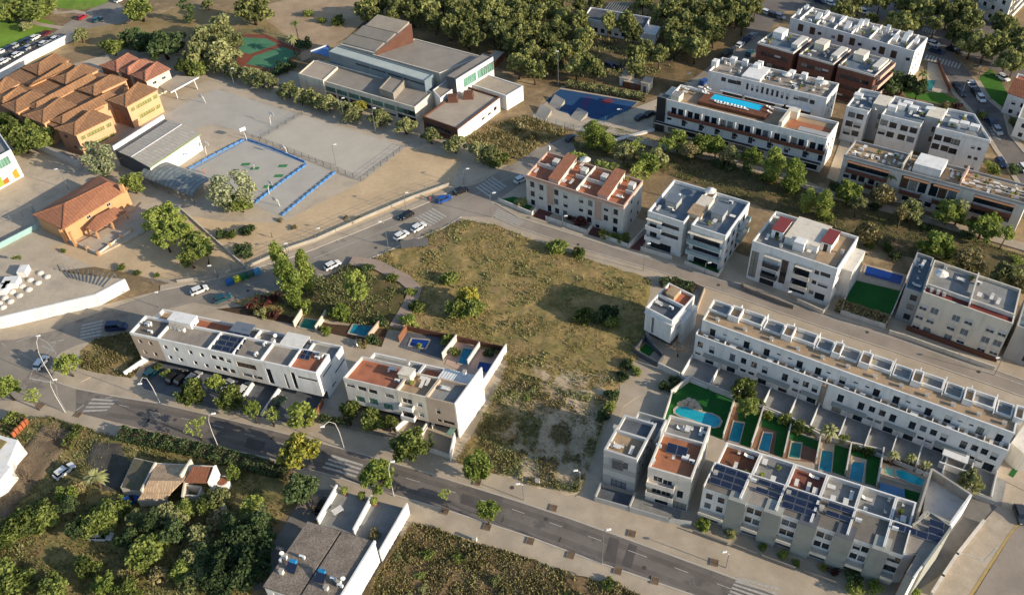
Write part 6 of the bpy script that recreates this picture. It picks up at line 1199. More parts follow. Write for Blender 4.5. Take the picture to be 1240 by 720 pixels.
mb.hexa([G.S(0, 0, 4.1), G.S(G.W, 0, 4.1), G.S(G.W, .2, 4.1), G.S(0, .2, 4.1), G.S(0, 0, 4.29), G.S(G.W, 0, 4.29), G.S(G.W, .2, 4.29), G.S(0, .2, 4.29)]); part(t, 'beam', mb, METALG)
for a, b in ((0, 0), (G.W-.2, 0), (0, G.D-.2), (G.W-.2, G.D-.2)): mb = MB(); sbox(G, mb, a, a+.2, b, b+.2, 0, 4.1); part(t, 'post', mb, METALG)
# ================================================================ school, culture centre and the north-west
RT = stripes('school_roof_tiles', '#96704f', '#7d5c44', .9, (math.cos(.75), math.sin(.75), 0), .9, .22, .7)
RT2 = stripes('newer_school_roof_tiles', '#9c6c56', '#855844', .9, (math.cos(.75), math.sin(.75), 0), .9, .18, .7)
ORT = stripes('orange_house_tiles', '#9e6c50', '#8a5a40', .9, (math.cos(.8), math.sin(.8), 0), .8, .15, .75)
SBR = grime(mat('school_brick', '#8f6a52', .9, .15, .8, fine=.1, fscale=3), .2); SPK = mat('school_peach_render', '#cc9f78', .85, .08, .4)
OLV = mat('olive_window_panel', '#8a8a4e', .7, .15, 1.)
def xy(p): return (p.x, p.y)
def hip(th, L, B, R, r1, r2, ze, zr, m, wm, wr=None, over=.45, z0=0, gableend=False, T=None):
    """hipped roof over a block; L,B,R eave corners, r1 r2 ridge ends, all sighted"""
    l, b, r = P(*L, ze), P(*B, ze), P(*R, ze); t = P(*T, ze) if T else l+(r-b); a = P(*r1, zr); c = P(*r2, zr); mb = MB()
    V = [l, b, r, t, a, c]; mb.add([tuple(v) for v in V], [(0, 1, 4), (1, 2, 5, 4), (3, 0, 4, 5), (2, 3, 5)]); mb.add([(v.x, v.y, v.z-.22) for v in V[:4]], [(0, 3, 2, 1)])
    mb.add([tuple(V[k]) for k in (0, 1, 2, 3)]+[(V[k].x, V[k].y, ze-.22) for k in (0, 1, 2, 3)], [(0, 4, 5, 1), (1, 5, 6, 2), (2, 6, 7, 3), (3, 7, 4, 0)]); part(th, 'tiled_roof', mb, m)
    rg = MB(); 
    for p, q in ((a, c), (b, a), (l, a)): rg.bar((p.x, p.y, p.z+.06), (q.x, q.y, q.z+.06), .35, .16)
    part(th, 'ridge_tiles', rg, m)
    cen = (l+b+r+t)/4; k = [p+(cen-p).normalized()*over*1.4 for p in (l, b, r, t)]; L3 = [(k[0], k[1]), (k[1], k[2]), (k[2], k[3]), (k[3], k[0])]
    for i, (p, q) in enumerate(L3):
        hs = (wr or {}).get('lrbk'[i], []); LL = (Vector(xy(q))-Vector(xy(p))).length; hs = [(f*LL, zz, w_*LL if w_ < 1 else w_, h_, st) for f, zz, w_, h_, st in hs]; mb = MB(); wall(mb, xy(p), xy(q), z0, ze-.2, hs, .12); part(th, 'wall', mb, wm[i] if isinstance(wm, (list, tuple)) else wm)
        for h in hs: window(th, (p.x, p.y, 0), (q.x, q.y, 0), h, .12)
z = Z(0, 50, 4.8); y = Z(110, 50, 7.2); SB = [SBR, SPK, SBR, SBR]
th = thing('school_building', 'old brick school of many stepped pavilions with weathered brown tiled hip roofs', 'school', (0, 0, 0))
wk = {'r': [(.5, 5.3, .5, 1.1, 'ol_d'), (.14, 5.3, .12, 1.1, 'ol_d'), (.88, 5.3, .14, 1.1, 'ol_d'), (.5, 2.0, .5, 1.1, 'ol_d'), (.86, 2.0, .14, 1.1, 'ol_d')], 'l': [(.35, 5.3, 1.2, .9, 'glass_d'), (.65, 2.3, 1.2, .9, 'glass_d')]}
for L, B, R, r1, r2, zz, f in (
 ((130, 155), (225, 197), (405, 107), (230, 125), (318, 70), 7.4, z), ((140, 246), (170, 262), (440, 140), (195, 240), (385, 122), 7.2, z), ((295, 217), (383, 252), (578, 163), (388, 190), (475, 128), 7.6, z),
 ((160, 378), (212, 398), (560, 212), (217, 352), (530, 186), 7.2, z), ((455, 282), (545, 313), (742, 220), (548, 250), (640, 195), 7.6, z), ((-60, 272), (0, 302), (120, 240), (0, 245), (38, 206), 7.4, z),
 ((-55, 330), (15, 358), (168, 290), (20, 325), (112, 262), 7.2, z), ((8, 372), (95, 418), (285, 318), (97, 342), (180, 290), 7.4, z), ((130, 432), (250, 478), (445, 368), (255, 395), (350, 325), 7.6, z),
 ((298, 462), (362, 483), (700, 322), (367, 428), (640, 290), 7.2, z), ((316, 507), (435, 547), (655, 440), (438, 470), (532, 393), 7.8, z), ((145, 517), (303, 573), (592, 415), (305, 455), (412, 356), 7.8, y)):
    g = lambda q: f([q])[0]; hip(th, g(L), g(B), g(R), g(r1), g(r2), zz, zz+1.2, RT, SB, wk if zz > 7.55 else None)
mb = MB(); mb.prism([xy(P(*q, 6.7)) for q in z([(0, 300), (0, 225), (130, 155), (320, 85), (430, 155), (560, 175), (735, 230), (690, 330), (560, 400), (320, 500), (135, 425), (12, 368)])], 6.2, 6.7); part(th, 'low_roof', mb, RT)
for q in (((240, 265), (295, 230)), ((375, 325), (450, 285)), ((540, 385), (610, 360))): A, B = P(*z([q[0]])[0], 6), P(*z([q[1]])[0], 6); mb = MB(); mb.bar((A.x, A.y, 3), (B.x, B.y, 3), .3, 6); part(th, 'courtyard_wall', mb, SPK)
th = thing('school_annex', 'annex of the school with three brighter orange tiled hip roofs', 'school', (0, 0, 0))
for L, B, R, r1, r2 in (((70, 215), (228, 268), (452, 168), (222, 167), (325, 101)), ((235, 255), (325, 292), (560, 185), (326, 225), (430, 156)), ((345, 295), (475, 352), (697, 240), (476, 257), (577, 176))):
    g = lambda q: y([q])[0]; hip(th, g(L), g(B), g(R), g(r1), g(r2), 6.6, 8.1, RT2, [SBR, CREAM, SBR, SBR], {'r': [(.3, 4.2, .16, .9, 'glass_w'), (.7, 4.2, .16, .9, 'glass_w')]})
# gym with white walls
F = Fr((180.2, 199.7), (239.5, 160.5), (197, 141.7), 5.8)
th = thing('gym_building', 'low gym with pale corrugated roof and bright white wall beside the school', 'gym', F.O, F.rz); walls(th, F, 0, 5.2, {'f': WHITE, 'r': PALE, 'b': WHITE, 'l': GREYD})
CORR = stripes('corrugated_roof', '#aba395', '#9c9588', .7, F.u, 1.2, .15, .7); mb = MB(); c = F.D*.47
mb.hexa([F.S(-.3, -.3, 5.20), F.S(F.W+.3, -.3, 5.20), F.S(F.W+.3, c, 5.60), F.S(-.3, c, 5.60), F.S(-.3, -.3, 5.45), F.S(F.W+.3, -.3, 5.45), F.S(F.W+.3, c, 5.90), F.S(-.3, c, 5.90)]); part(th, 'roof', mb, CORR)
mb = MB(); mb.hexa([F.S(-.3, c, 5.60), F.S(F.W+.3, c, 5.60), F.S(F.W+.3, F.D-2.5, 5.30), F.S(-.3, F.D-2.5, 5.30), F.S(-.3, c, 5.87), F.S(F.W+.3, c, 5.87), F.S(F.W+.3, F.D-2.5, 5.50), F.S(-.3, F.D-2.5, 5.50)]); part(th, 'roof', mb, CORR)
mb = MB(); sbox(F, mb, -.3, F.W+.3, -.75, -.31, 5.10, 5.40); part(th, 'green_gutter', mb, mat('green_gutter', '#8a9a72', .7, .1)); mb = MB(); sbox(F, mb, -.3, F.W+.3, c-.15, c+.15, 5.90, 6.00); part(th, 'ridge', mb, METALW); divider(th, F, -.3, F.W+.3, F.D-.4, F.D, 5.20, 6.50, WHITE, 'parapet'); deck(th, F, 5.20, GREYD, (0, F.W, F.D-2.6, F.D-.4))
s, zz = F.onf(222, 183)[0], 2.2; mb = MB(); p = F.S(s, -.03); mb.box(p.x-.5, p.x+.1, p.y-.01, p.y, 2.2, 2.7); mb.box(p.x+.3, p.x+.8, p.y-.01, p.y, 1.9, 2.3); part(th, 'blue_wall_marks', mb, mat('blue_paint', '#2b5aa8', .7, 0))
# barrel shelter
A, B = P(187, 213, 0), P(251, 238, 0); d = (B-A); L = d.length; th = thing('barrel_shelter', 'open sided shelter with a curved grey corrugated barrel roof in the schoolyard', 'shelter', A, math.atan2(d.y, d.x)); mb = MB(); n = 10; W_ = 4.4
BAR = stripes('barrel_sheets', '#858a86', '#6c7170', .6, d, 1.6, .3, .5)
for i in range(n): a0 = math.pi*(.08+.84*i/n); a1 = math.pi*(.08+.84*(i+1)/n); c0 = (math.cos(a0)*W_, 2.2+math.sin(a0)*2); c1 = (math.cos(a1)*W_, 2.2+math.sin(a1)*2); mb.add([(0, c0[0], c0[1]), (0, c1[0], c1[1]), (L, c1[0], c1[1]), (L, c0[0], c0[1]), (0, c0[0], c0[1]-.12), (0, c1[0], c1[1]-.12), (L, c1[0], c1[1]-.12), (L, c0[0], c0[1]-.12)], [(0, 1, 2, 3), (7, 6, 5, 4), (0, 4, 5, 1), (2, 6, 7, 3)])
part(th, 'roof', mb, BAR)
for i in range(5):
    for s_ in (-1, 1): mb = MB(); mb.box(.3+i*(L-.8)/4, .5+i*(L-.8)/4, s_*4.1-.1, s_*4.1+.1, 0, 2.6); part(th, 'post', mb, METALG)
# orange house
z = Z(30, 190, 5.54); g = lambda q: z([q])[0]
th = thing('orange_house', 'orange rendered house with terracotta tiled roof and small porch by the schoolyard', 'house', (0, 0, 0)); OR_ = mat('orange_render', '#c29468', .85, .08, .4)
hip(th, g((53, 388)), g((256, 485)), g((697, 210)), g((268, 312)), g((560, 168)), 5.0, 6.8, ORT, OR_, {'r': [(.36, 3.3, 1.2, .9, 'glass_w'), (.68, 3.3, 1.2, .9, 'glass_w'), (.5, .2, 1.0, 2.0, 'glass_w')]})
pts = [P(*g(q), h_) for q, h_ in (((410, 475), 3.3), ((473, 500), 2.8), ((682, 365), 2.8), ((600, 335), 3.9), ((480, 395), 3.9))]; mb = MB(); mb.add([tuple(p) for p in pts]+[(p.x, p.y, p.z-.2) for p in pts], [(0, 1, 4), (1, 2, 3, 4), (9, 8, 7, 6, 5), (0, 5, 6, 1), (1, 6, 7, 2), (2, 7, 8, 3), (4, 9, 5, 0), (3, 8, 9, 4)]); part(th, 'porch_roof', mb, ORT)
for q in ((475, 500), (578, 435), (675, 370), (415, 478)): p = P(*g(q), 2.7); mb = MB(); mb.box(p.x-.2, p.x+.2, p.y-.2, p.y+.2, 0, 2.6); part(th, 'porch_post', mb, OR_)
for q in ((235, 480), (300, 505)): p = P(*g(q), 4.6); mb = MB(); mb.box(p.x-.3, p.x+.3, p.y-.3, p.y+.3, 0, 4.6); part(th, 'pillar', mb, OR_)
p = P(*g((645, 190)), 6.8); mb = MB(); mb.box(p.x-.5, p.x+.5, p.y-.4, p.y+.4, 4.5, 7.0); part(th, 'chimney', mb, OR_)
p = [P(*g(q), .5) for q in ((340, 585), (500, 650), (800, 500), (880, 340), (790, 300), (690, 400))]; mb = MB(); mb.prism([xy(q) for q in p], 0, .45); struct('house_terrace', mb, PALEC)
t = thing('terrace_wall', 'low orange wall with pillars around the orange house terrace', 'wall', P(*g((425, 625)))); o = t.location.copy(); mb = MB(); pl = MB(); q_ = [P(*g(q)) for q in ((270, 555), (425, 625), (500, 660), (575, 605), (650, 550), (720, 505))]
for a, b in zip(q_[:-1], q_[1:]): mb.bar(tuple(a-o+Vector((0, 0, .5))), tuple(b-o+Vector((0, 0, .5))), .2, .9)
for a in q_: a = a-o; pl.box(a.x-.3, a.x+.3, a.y-.3, a.y+.3, 0, 1.3)
part(t, 'wall', mb, CREAM); part(t, 'pillars', pl, OR_)
# white building with coloured mural at the left edge
F = Fr((-45, 212), (13, 181), (-8, 150), 9.0)
th = block(F, 'white_community_building', 'white building at the left edge with green glass and an orange and yellow mural', 'building', WHITE, TILEG, {'f': [(F.W*.6, 5.2, F.W*.6, 2.6, 'gr_w')], 'r': [(F.D/2, 5, 3, 2, 'glass_w')]}, ph=.8)
s0 = F.W-9; cols = ['#c7a52f', '#8f9c3c', '#c0642a', '#d4d0c4', '#c98a2c']
for k in range(5): mb = MB(); p0, p1 = F.S(s0+k*1.6, -.03, .6), F.S(s0+(k+1)*1.6, -.03, .6); hgt_ = 2.2+.6*math.sin(k*2); mb.add([(p0.x, p0.y, .6), (p1.x, p1.y, .6), (p1.x, p1.y, .6+hgt_), (p0.x, p0.y, .6+hgt_*.8)], [(0, 1, 2, 3)]); part(th, 'mural_panel', mb, mat('mural_%s' % ('yellow', 'green', 'orange', 'white', 'ochre')[k], cols[k], .8, .2, 1.))
# arena with roof lights
z = Z(0, 180, 3.6); g = lambda q: z([q])[0]
th = thing('sports_hall', 'low broad sports hall with pale flat roof, domed roof lights and a white wedge wall', 'sports hall', (0, 0, 0))
pl = [P(*q, 3.2) for q in ((-70, 395), (-70, 300), (0, 312), (36, 316), (78, 330), (151, 338), (115, 357), (0, 384))]; mb = MB(); mb.prism([xy(p) for p in pl], 2.9, 3.2); part(th, 'roof_deck', mb, PALEC)
for a, b in ((5, 6), (6, 7), (7, 0)): mb = MB(); A, B = pl[a], pl[b]; mb.bar((A.x, A.y, 1.6+.01*a), (B.x, B.y, 1.6+.01*a), .5, 3.4); part(th, 'white_wall', mb, WHITE)
for a, b in ((1, 2), (2, 3), (3, 4), (4, 5)): mb = MB(); A, B = pl[a], pl[b]; mb.bar((A.x, A.y, 1.5), (B.x, B.y, 1.5), .3, 3.0+.02*a); part(th, 'wall', mb, PALE)
for k, q in enumerate([(175, 540), (205, 556), (130, 570), (165, 583), (95, 597), (125, 612), (52, 622), (84, 638), (20, 648), (45, 664), (-5, 672), (12, 690)]): p = P(*g(q), 3.4); mb = MB(); mb.cyl(p.x, p.y, 3.2, 3.4, .85, 10, .85); mb.cyl(p.x, p.y, 3.4, 3.75, .85, 10, .3); part(th, 'roof_light', mb, PALE)
for q, sx_ in (((48, 580), 1.8), ((102, 530), 1.0), ((0, 610), 1.6), ((30, 600), .7)): p = P(*g(q), 4.2); mb = MB(); mb.box(p.x-sx_, p.x+sx_, p.y-1.4, p.y+1.4, 3.2, 4.8); part(th, 'roof_box', mb, WHITE)
a, b, c_, d_ = [P(*g(q), 3.4) for q in ((300, 560), (250, 505), (500, 545), (450, 600))]; t = thing('steel_pergola', 'rusty steel pergola frame beside the sports hall', 'pergola', (a.x, a.y, 0)); mb = MB()
for k in range(12): p = a.lerp(d_, k/11)-Vector((a.x, a.y, 0)); q = b.lerp(c_, k/11)-Vector((a.x, a.y, 0)); mb.bar(tuple(p), tuple(q), .12, .15)
part(t, 'beams', mb, METALG); [setattr(o, 'name', 'beams') or o.__setitem__('kind', 'stuff') for o in list(C.objects)[-1:]]
for p in (a, b, c_, d_): p = p-Vector((a.x, a.y, 0)); mb = MB(); mb.box(p.x-.12, p.x+.12, p.y-.12, p.y+.12, 0, 3.35); part(t, 'post', mb, METALG)
# ---------------------------------------------------------------- culture centre
v6 = Z(340, 10, 6); v4 = Z(480, 20, 4.5); BLG = grime(mat('blue_grey_metal_wall', '#6f7d84', .6, .12, .5), .15); RFG = mat('grey_standing_roof', '#8c8478', .85, .12, .3, fine=.05); RFB = mat('beige_roof_sheet', '#a39684', .85, .12, .3, fine=.05)
th = thing('culture_centre', 'large culture centre of grey flat roofed halls with a sloping rust sided stage tower', 'public building', (0, 0, 0))
def vol(fl, fr, br, h, m, dm, holes={}, ph=.25, base=0, lab=None):
    F = Fr(fl, fr, br, h, 0); T = Matrix.Rotation(F.rz, 4, 'Z'); sub = []
    n0 = set(o.name for o in C.objects); t_ = thing('x', None, None, F.O, F.rz); walls(t_, F, base, F.h-ph, m, holes); deck(t_, F, F.h-ph, dm, name='roof_deck'); parapet(t_, F, F.h-ph, F.h, m if not isinstance(m, dict) else m['f'], t=.3)
    for o in [o for o in C.objects if o.parent == t_]: o.parent = th; o.matrix_basis = Matrix.Translation(F.O) @ T @ o.matrix_basis
    bpy.data.objects.remove(t_); return F
vol((360.8, 89.2), (502, 130), (524.5, 111), 5.6, CREAM, RFG, {'f': [(8+i*4.6, 2.4, 4.2, 1.6, 'gr_d') for i in range(12)]+[(8+i*4.6, .3, 3.8, 1.5, 'glass_d') for i in range(12)], 'l': []})
vol((361.5, 89), (391, 97.5), (409, 81), 6.1, CREAM, RFB); vol((459, 107), (476, 113), (491, 96), 7.6, RFG, RFG, base=5.3)
vol((397.5, 62.5), (514, 98), (524.5, 90), 9.2, BLG, mat('pale_roof_sheet', '#a9b0a8', .6, .1, .4), {'f': [(14+i*6.4, 7.6, 5.8, .5, 'glass_d') for i in range(9)]})
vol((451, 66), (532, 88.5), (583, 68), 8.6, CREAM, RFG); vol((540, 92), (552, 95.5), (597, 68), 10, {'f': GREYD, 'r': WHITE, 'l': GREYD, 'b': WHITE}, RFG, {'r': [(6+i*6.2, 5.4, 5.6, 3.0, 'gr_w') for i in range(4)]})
vol((524, 109), (533, 119), (551, 105.5), 6.2, WHITE, RFB); vol((512, 141), (554, 155.5), (605, 117), 5.0, {'f': RUST, 'r': WHITE, 'l': CREAM, 'b': CREAM}, RFB, {'f': [(5.5, 1.2, 9, 2.0, 'glass_d')], 'r': [(12, 1.6, 1.4, 1.2, 'glass_d'), (15, 1.6, 1.4, 1.2, 'glass_d'), (18, 1.6, 1.4, 1.2, 'glass_d')]}, ph=.5)
vol((562, 99), (613, 116), (633.5, 104), 5.0, WHITE, RFB, {'f': [(9, 1, 1.5, 2, 'glass_d')]})
for q in ((305, 445), (390, 428)): p = P(*v4([q])[0], 5.5); mb = MB(); mb.hexa([(p.x-1.6, p.y-1, 4.5), (p.x+1.6, p.y-1.2, 4.5), (p.x+1.8, p.y+1.4, 4.5), (p.x-1.4, p.y+1.5, 4.5), (p.x-1.2, p.y-.6, 6.2), (p.x+1.2, p.y-.8, 6.2), (p.x+1.6, p.y+1.3, 6.3), (p.x-1.2, p.y+1.4, 6.3)]); part(th, 'rust_roof_light', mb, RUST)
g = lambda q, zz: P(*v6([q])[0], zz)
a, b, c_, d_ = g((430, 262), 9.0), g((690, 328), 9.0), g((948, 118), 14.5), g((695, 60), 14.5); mb = MB(); mb.add([(p.x, p.y, 5) for p in (a, b, c_, d_)]+[tuple(p) for p in (a, b, c_, d_)], [(4, 5, 6, 7), (0, 1, 5, 4), (3, 0, 4, 7), (2, 3, 7, 6)]); part(th, 'stage_tower', mb, CREAM)
o_ = Vector((.12, -.1, 0)); mb = MB(); mb.add([(b.x, b.y, 0)+() if False else (b.x, b.y, 4), (c_.x, c_.y, 4), tuple(c_+Vector((0, 0, .3))), tuple(b+Vector((0, 0, .3)))], [(0, 1, 2, 3)]); mb.v = [(x+.1, y-.08, zz) for x, y, zz in mb.v]; part(th, 'rust_side_wall', mb, RUST)
for k, (s0, s1) in enumerate(((.03, .28), (.34, .6), (.66, .99))):
    q = [a.lerp(d_, s0)+(b-a)*.05, b.lerp(c_, s0)-(b-a)*.04, b.lerp(c_, s1)-(b-a)*.04, a.lerp(d_, s1)+(b-a)*.05]; up = Vector((0, 0, .1)); up2 = Vector((0, 0, .9)); up3 = Vector((0, 0, .35)); mb = MB(); mb.hexa([tuple(p+up) for p in q]+[tuple(q[0]+up3), tuple(q[1]+up3), tuple(q[2]+up2), tuple(q[3]+up2)]); part(th, 'roof_step', mb, RFB if k == 2 else RFG)
mb = MB(); q = [g((217, 315), 7), g((345, 268), 7), g((350, 352), 7)]; mb.prism([xy(p) for p in q], 6.8, 7.0); part(th, 'entrance_canopy', mb, mat('blue_canopy', '#3c6aa0', .5, .1)); mb = MB(); mb.bar(tuple(q[0]+Vector((0, 0, .05))), tuple(q[1]+Vector((0, 0, .05))), .5, .4); part(th, 'canopy_edge', mb, WHITE)
for p in (q[0], q[1]): mb = MB(); mb.box(p.x-.15, p.x+.15, p.y-.15, p.y+.15, 0, 6.8); part(th, 'canopy_post', mb, METALG)
# ---- open shelter at the playground
g = lambda q, zz: P(*y([q])[0], zz); q = [g((597, 395), 3), g((740, 300), 3.6), g((940, 313), 3.6), g((695, 447), 3)]; t = thing('open_shelter', 'small open shelter with flat pale roof on slanted posts beside the school', 'shelter', (q[0].x, q[0].y, 0)); o = t.location.copy()
mb = MB(); mb.hexa([tuple(p-o-Vector((0, 0, .25))) for p in q]+[tuple(p-o) for p in q]); part(t, 'roof', mb, RFB); mb = MB(); mb.bar(tuple(q[3]-o+Vector((0, 0, -.05))), tuple(q[2]-o+Vector((0, 0, -.05))), .3, .4); part(t, 'white_edge', mb, WHITE)
for p in (q[3].lerp(q[2], .15), q[3].lerp(q[2], .85), q[0].lerp(q[1], .15), q[0].lerp(q[1], .85)): p = p-o; mb = MB(); mb.bar((p.x*.98, p.y*.98, p.z-.2), (p.x, p.y, 0), .25); part(t, 'post', mb, WHITE)
# ---- courts and play areas
COURT = mat('court_surface', '#aaa498', .9, .08, .15, fine=.04); cracks(COURT, .15, .04, .85); AR('sports_court', [(197, 140), (240, 118), (262, 108), (366, 140), (318, 168), (258, 150), (225, 160)], .030, COURT)
AR('sports_court', [(367, 140), (492, 178), (437, 219), (318, 169)], .034, mat('court_surface_pale', '#b3aa9a', .9, .08, .15, fine=.04))
AR('play_court', [(228, 206), (297, 168), (404, 208), (340, 262), (305, 247)], .038, COURT); line([(232, 206), (298, 170), (370, 198), (308, 244)], .35, z=.05, name='blue_court_line'); C.objects[-1].data.materials[0] = mat('faded_blue_paint', '#5c86ae', .8, .3, .8)
for q in ((308, 204), (337, 213), (324, 226), (342, 201), (297, 199)): mb = MB(); p = P(*q); mb.sheet([(p.x-1.3, p.y-.6), (p.x+1.2, p.y-.8), (p.x+1.5, p.y+.6), (p.x-1, p.y+.7)], .05); struct('green_play_mat', mb, mat('green_mat', '#3b7a4a', .8, .15, 1.))
line([(240, 122), (366, 156)], .12, z=.045); line([(233, 130), (262, 148), (330, 166)], .12, z=.045); line([(367, 142), (488, 178), (438, 217), (322, 170), (367, 142)], .12, z=.045); line([(400, 195), (452, 163)], .12, z=.045)
GCOURT = mat('green_court_turf', '#4a7a5a', .95, .15, .2); RSTRIP = mat('red_court_edge', '#7a4636', .95, .15, .3)
AR('sports_court', [(282, 42), (322, 42), (366, 62), (338, 92), (286, 84)], .05, RSTRIP); AR('tennis_court', [(290, 45), (322, 47), (337, 54), (302, 66), (288, 62)], .056, GCOURT); AR('tennis_court', [(308, 68), (342, 57), (362, 64), (335, 84), (298, 78)], .056, GCOURT)
BLU = mat('blue_play_surface', '#24466b', .8, .1, .3); AR('play_surface', [(643, 142), (681, 104), (730, 112), (775, 123), (758, 135), (735, 150), (705, 160)], .05, PALEC); AR('blue_play_surface', [(678, 108), (772, 124), (760, 134), (735, 147), (716, 144), (706, 138), (697, 143), (688, 138), (675, 134), (662, 122)], .056, BLU)
AR('red_play_mark', [(728, 121), (738, 119), (744, 123), (738, 126), (730, 126)], .062, mat('red_play_surface', '#6b3440', .8, .1)); AR('plum_play_mark', [(705, 125), (712, 116), (716, 118), (711, 130), (706, 133)], .062, mat('plum_play_surface', '#473a63', .8, .1))
for k, q in enumerate((((648, 140), (660, 147), (668, 138), (655, 130)), ((664, 127), (676, 134), (684, 126), (672, 119)), ((690, 142), (702, 148), (712, 141), (700, 135)))):
    p = [P(*c) for c in q]; o = p[0].copy(); t = thing('skate_ramp', ('pale concrete skate ramp nearest the play area corner', 'middle pale concrete skate ramp', 'pale concrete skate ramp beside the blue surface')[k], 'skate ramp', o); p = [c-o for c in p]; mb = MB(); mb.add([(c.x, c.y, 0) for c in p]+[(p[2].x, p[2].y, 1.4), (p[3].x, p[3].y, 1.4)], [(0, 1, 4, 5), (1, 2, 4), (0, 5, 3), (2, 3, 5, 4)]); part(t, 'slope', mb, CONC)
BW = mat('blue_barrier_paint', '#4a7fb8', .7, .25, 1.)
def barrier(pts, label, h=.5, blocks=True):
    gp = [P(*q) for q in pts]; t = thing('court_barrier', label, 'barrier', gp[0]); o = gp[0]
    for a, b in zip(gp[:-1], gp[1:]):
        n = max(1, int((b-a).length/1.7))
        for i in range(n): p = a.lerp(b, i/n)-o; q = a.lerp(b, (i+.86)/n)-o; mb = MB(); mb.bar((p.x, p.y, h/2), (q.x, q.y, h/2), .26, h); part(t, 'barrier_block', mb, BW)
for pts, l in ((((229, 205), (252, 192), (263, 186), (297, 169)), 'blue barrier along the left side of the sand court'), (((298, 169), (330, 180), (370, 197)), 'blue barrier along the top side of the sand court'), (((371, 200), (340, 222), (308, 247)), 'blue barrier across the sand court, nearer the tree'), (((406, 209), (370, 238), (341, 262)), 'blue barrier at the right end of the sand court')): barrier(pts, l)
def fence(pts, label, h=2.2, gap=3.0, name='mesh_fence', rails=3, m=None, cat='fence', pr=.035, wall_h=0, wm=None, group=None):
    """posts, rails and thin wires along sighted ground points"""
    m = m or METALG; gp = [P(*q) for q in pts]; o = gp[0].copy(); t = thing(name, label, cat, o, 0, group); rl = MB(); wr = MB()
    for a, b in zip(gp[:-1], gp[1:]):
        a = a-o; b = b-o; L = (b-a).length; n = max(1, round(L/gap))
        for i in range(n+(b == gp[-1]-o)):
            p = a.lerp(b, i/n); key = ('post', round(h+wall_h, 2), m.name)
            if key not in WC: mb = MB(); mb.cyl(0, 0, 0, h+wall_h, .06, 6); WC[key] = mb.data('post', m)
            link('post', WC[key], t, p)
        for k in range(rails): zz = wall_h+h*(k+1)/rails-.03; rl.bar((a.x, a.y, zz), (b.x, b.y, zz), pr)
        n = int(L/.5)
        for i in range(n): p = a.lerp(b, (i+.5)/n); wr.add([(p.x-.012, p.y, wall_h+.05), (p.x+.012, p.y, wall_h+.05), (p.x+.012, p.y, wall_h+h), (p.x-.012, p.y, wall_h+h)], [(0, 1, 2, 3)])
    part(t, 'rail', rl, m); part(t, 'mesh', wr, m)
    if wall_h:
        wb = MB()
        for a, b in zip(gp[:-1], gp[1:]): a = a-o; b = b-o; wb.bar((a.x, a.y, wall_h/2), (b.x, b.y, wall_h/2), .25, wall_h)
        part(t, 'base_wall', wb, wm or CONC)
    return t
fence([(298, 165), (366, 190), (437, 219), (492, 178)], 'dark mesh fence around the pale sports court', 1.6, m=METALD); fence([(366, 139), (316, 168)], 'dark mesh fence between the two sports courts', 1.4, m=METALD)
fence([(282, 44), (286, 86), (338, 94), (368, 62)], 'green mesh fence around the green tennis courts', 2.6, m=mat('green_fence_paint', '#2f5a44', .6, 0)); fence([(282, 42), (322, 40), (368, 60)], 'green mesh fence behind the green tennis courts', 2.6, m=MATS['green_fence_paint'])
fence([(215, 342), (246, 338), (300, 324.5), (350, 302), (383, 291), (439, 266), (500, 240), (545, 224)], 'long mesh fence on a low wall between the schoolyard and the north road', 1.7, 3.4, wall_h=.9)
fence([(643, 143), (705, 161), (760, 136)], 'blue grey mesh fence around the play area', 2.0, m=mat('teal_fence_paint', '#3f6f80', .6, 0)); fence([(186, 344), (215, 342)], 'short mesh fence by the sandy garden corner', 1.6)
# ================================================================ gardens, pools, walls
def pool(pts, m, label, deckpts=None, dm=None, z=.1, cop=PALEC, group=None):
    if deckpts: slab('pool_surround', deckpts, 0, z-.02, dm or PALEC)
    g = [P(*q, z) for q in pts]; o = sum(g, Vector())/len(g); o.z = 0; t = thing('swimming_pool', label, 'pool', o, 0, group); mb = MB(); r = [p+(p-Vector((o.x, o.y, p.z))).normalized()*.45 for p in g]; n = len(g)
    A = [p-o for p in g]; B = [p-o for p in r]
    for i in range(n): j = (i+1) % n; mb.hexa([(q.x, q.y, zz) for zz in (0, z+.1) for q in (A[i], A[j], B[j], B[i])])
    part(t, 'coping', mb, cop); mb = MB(); mb.sheet([(p.x, p.y) for p in A], z+.03); part(t, 'water', mb, m)
z6 = Z(790, 430, 5.538)
slab('lawn', [(812, 478), (836, 461), (888, 484), (876, 532), (861, 526), (862, 516), (812, 501), (804, 515)], 0, .12, TURF)
for pts in ([(893, 497), (921, 499), (909, 541), (897, 537)], [(924, 499), (955, 511), (949, 553), (937, 549), (941, 522), (922, 516)], [(957, 522), (992, 534), (991, 545), (956, 531)], [(1011, 538), (1028, 543), (1024, 576), (1008, 570)], [(1030, 543), (1066, 552), (1061, 588), (1048, 584), (1050, 556), (1031, 550)], [(1095, 591), (1116, 597), (1112, 607), (1097, 602)]): slab('lawn', pts, 0, .14, TURF)
for pts in ([(889, 492), (895, 493), (900, 536), (876, 531)], [(924, 512), (941, 520), (937, 549), (910, 541)], [(957, 530), (991, 543), (986, 560), (948, 554)]): slab('garden_deck', pts, 0, .10, mat('brown_garden_deck', '#7d5c49', .85, .15, .5))
for pts in ([(992, 534), (1012, 538), (1008, 571), (987, 561)], [(1031, 551), (1050, 556), (1046, 584), (1024, 576)], [(1069, 560), (1098, 570), (1124, 583), (1120, 594), (1062, 576)]): slab('pool_terrace', pts, 0, .10, PALEC)
kid = [(153, 365), (175, 345), (230, 345), (290, 370), (335, 385), (390, 390), (435, 410), (458, 440), (440, 475), (400, 482), (330, 455), (270, 432), (190, 408), (155, 388)]
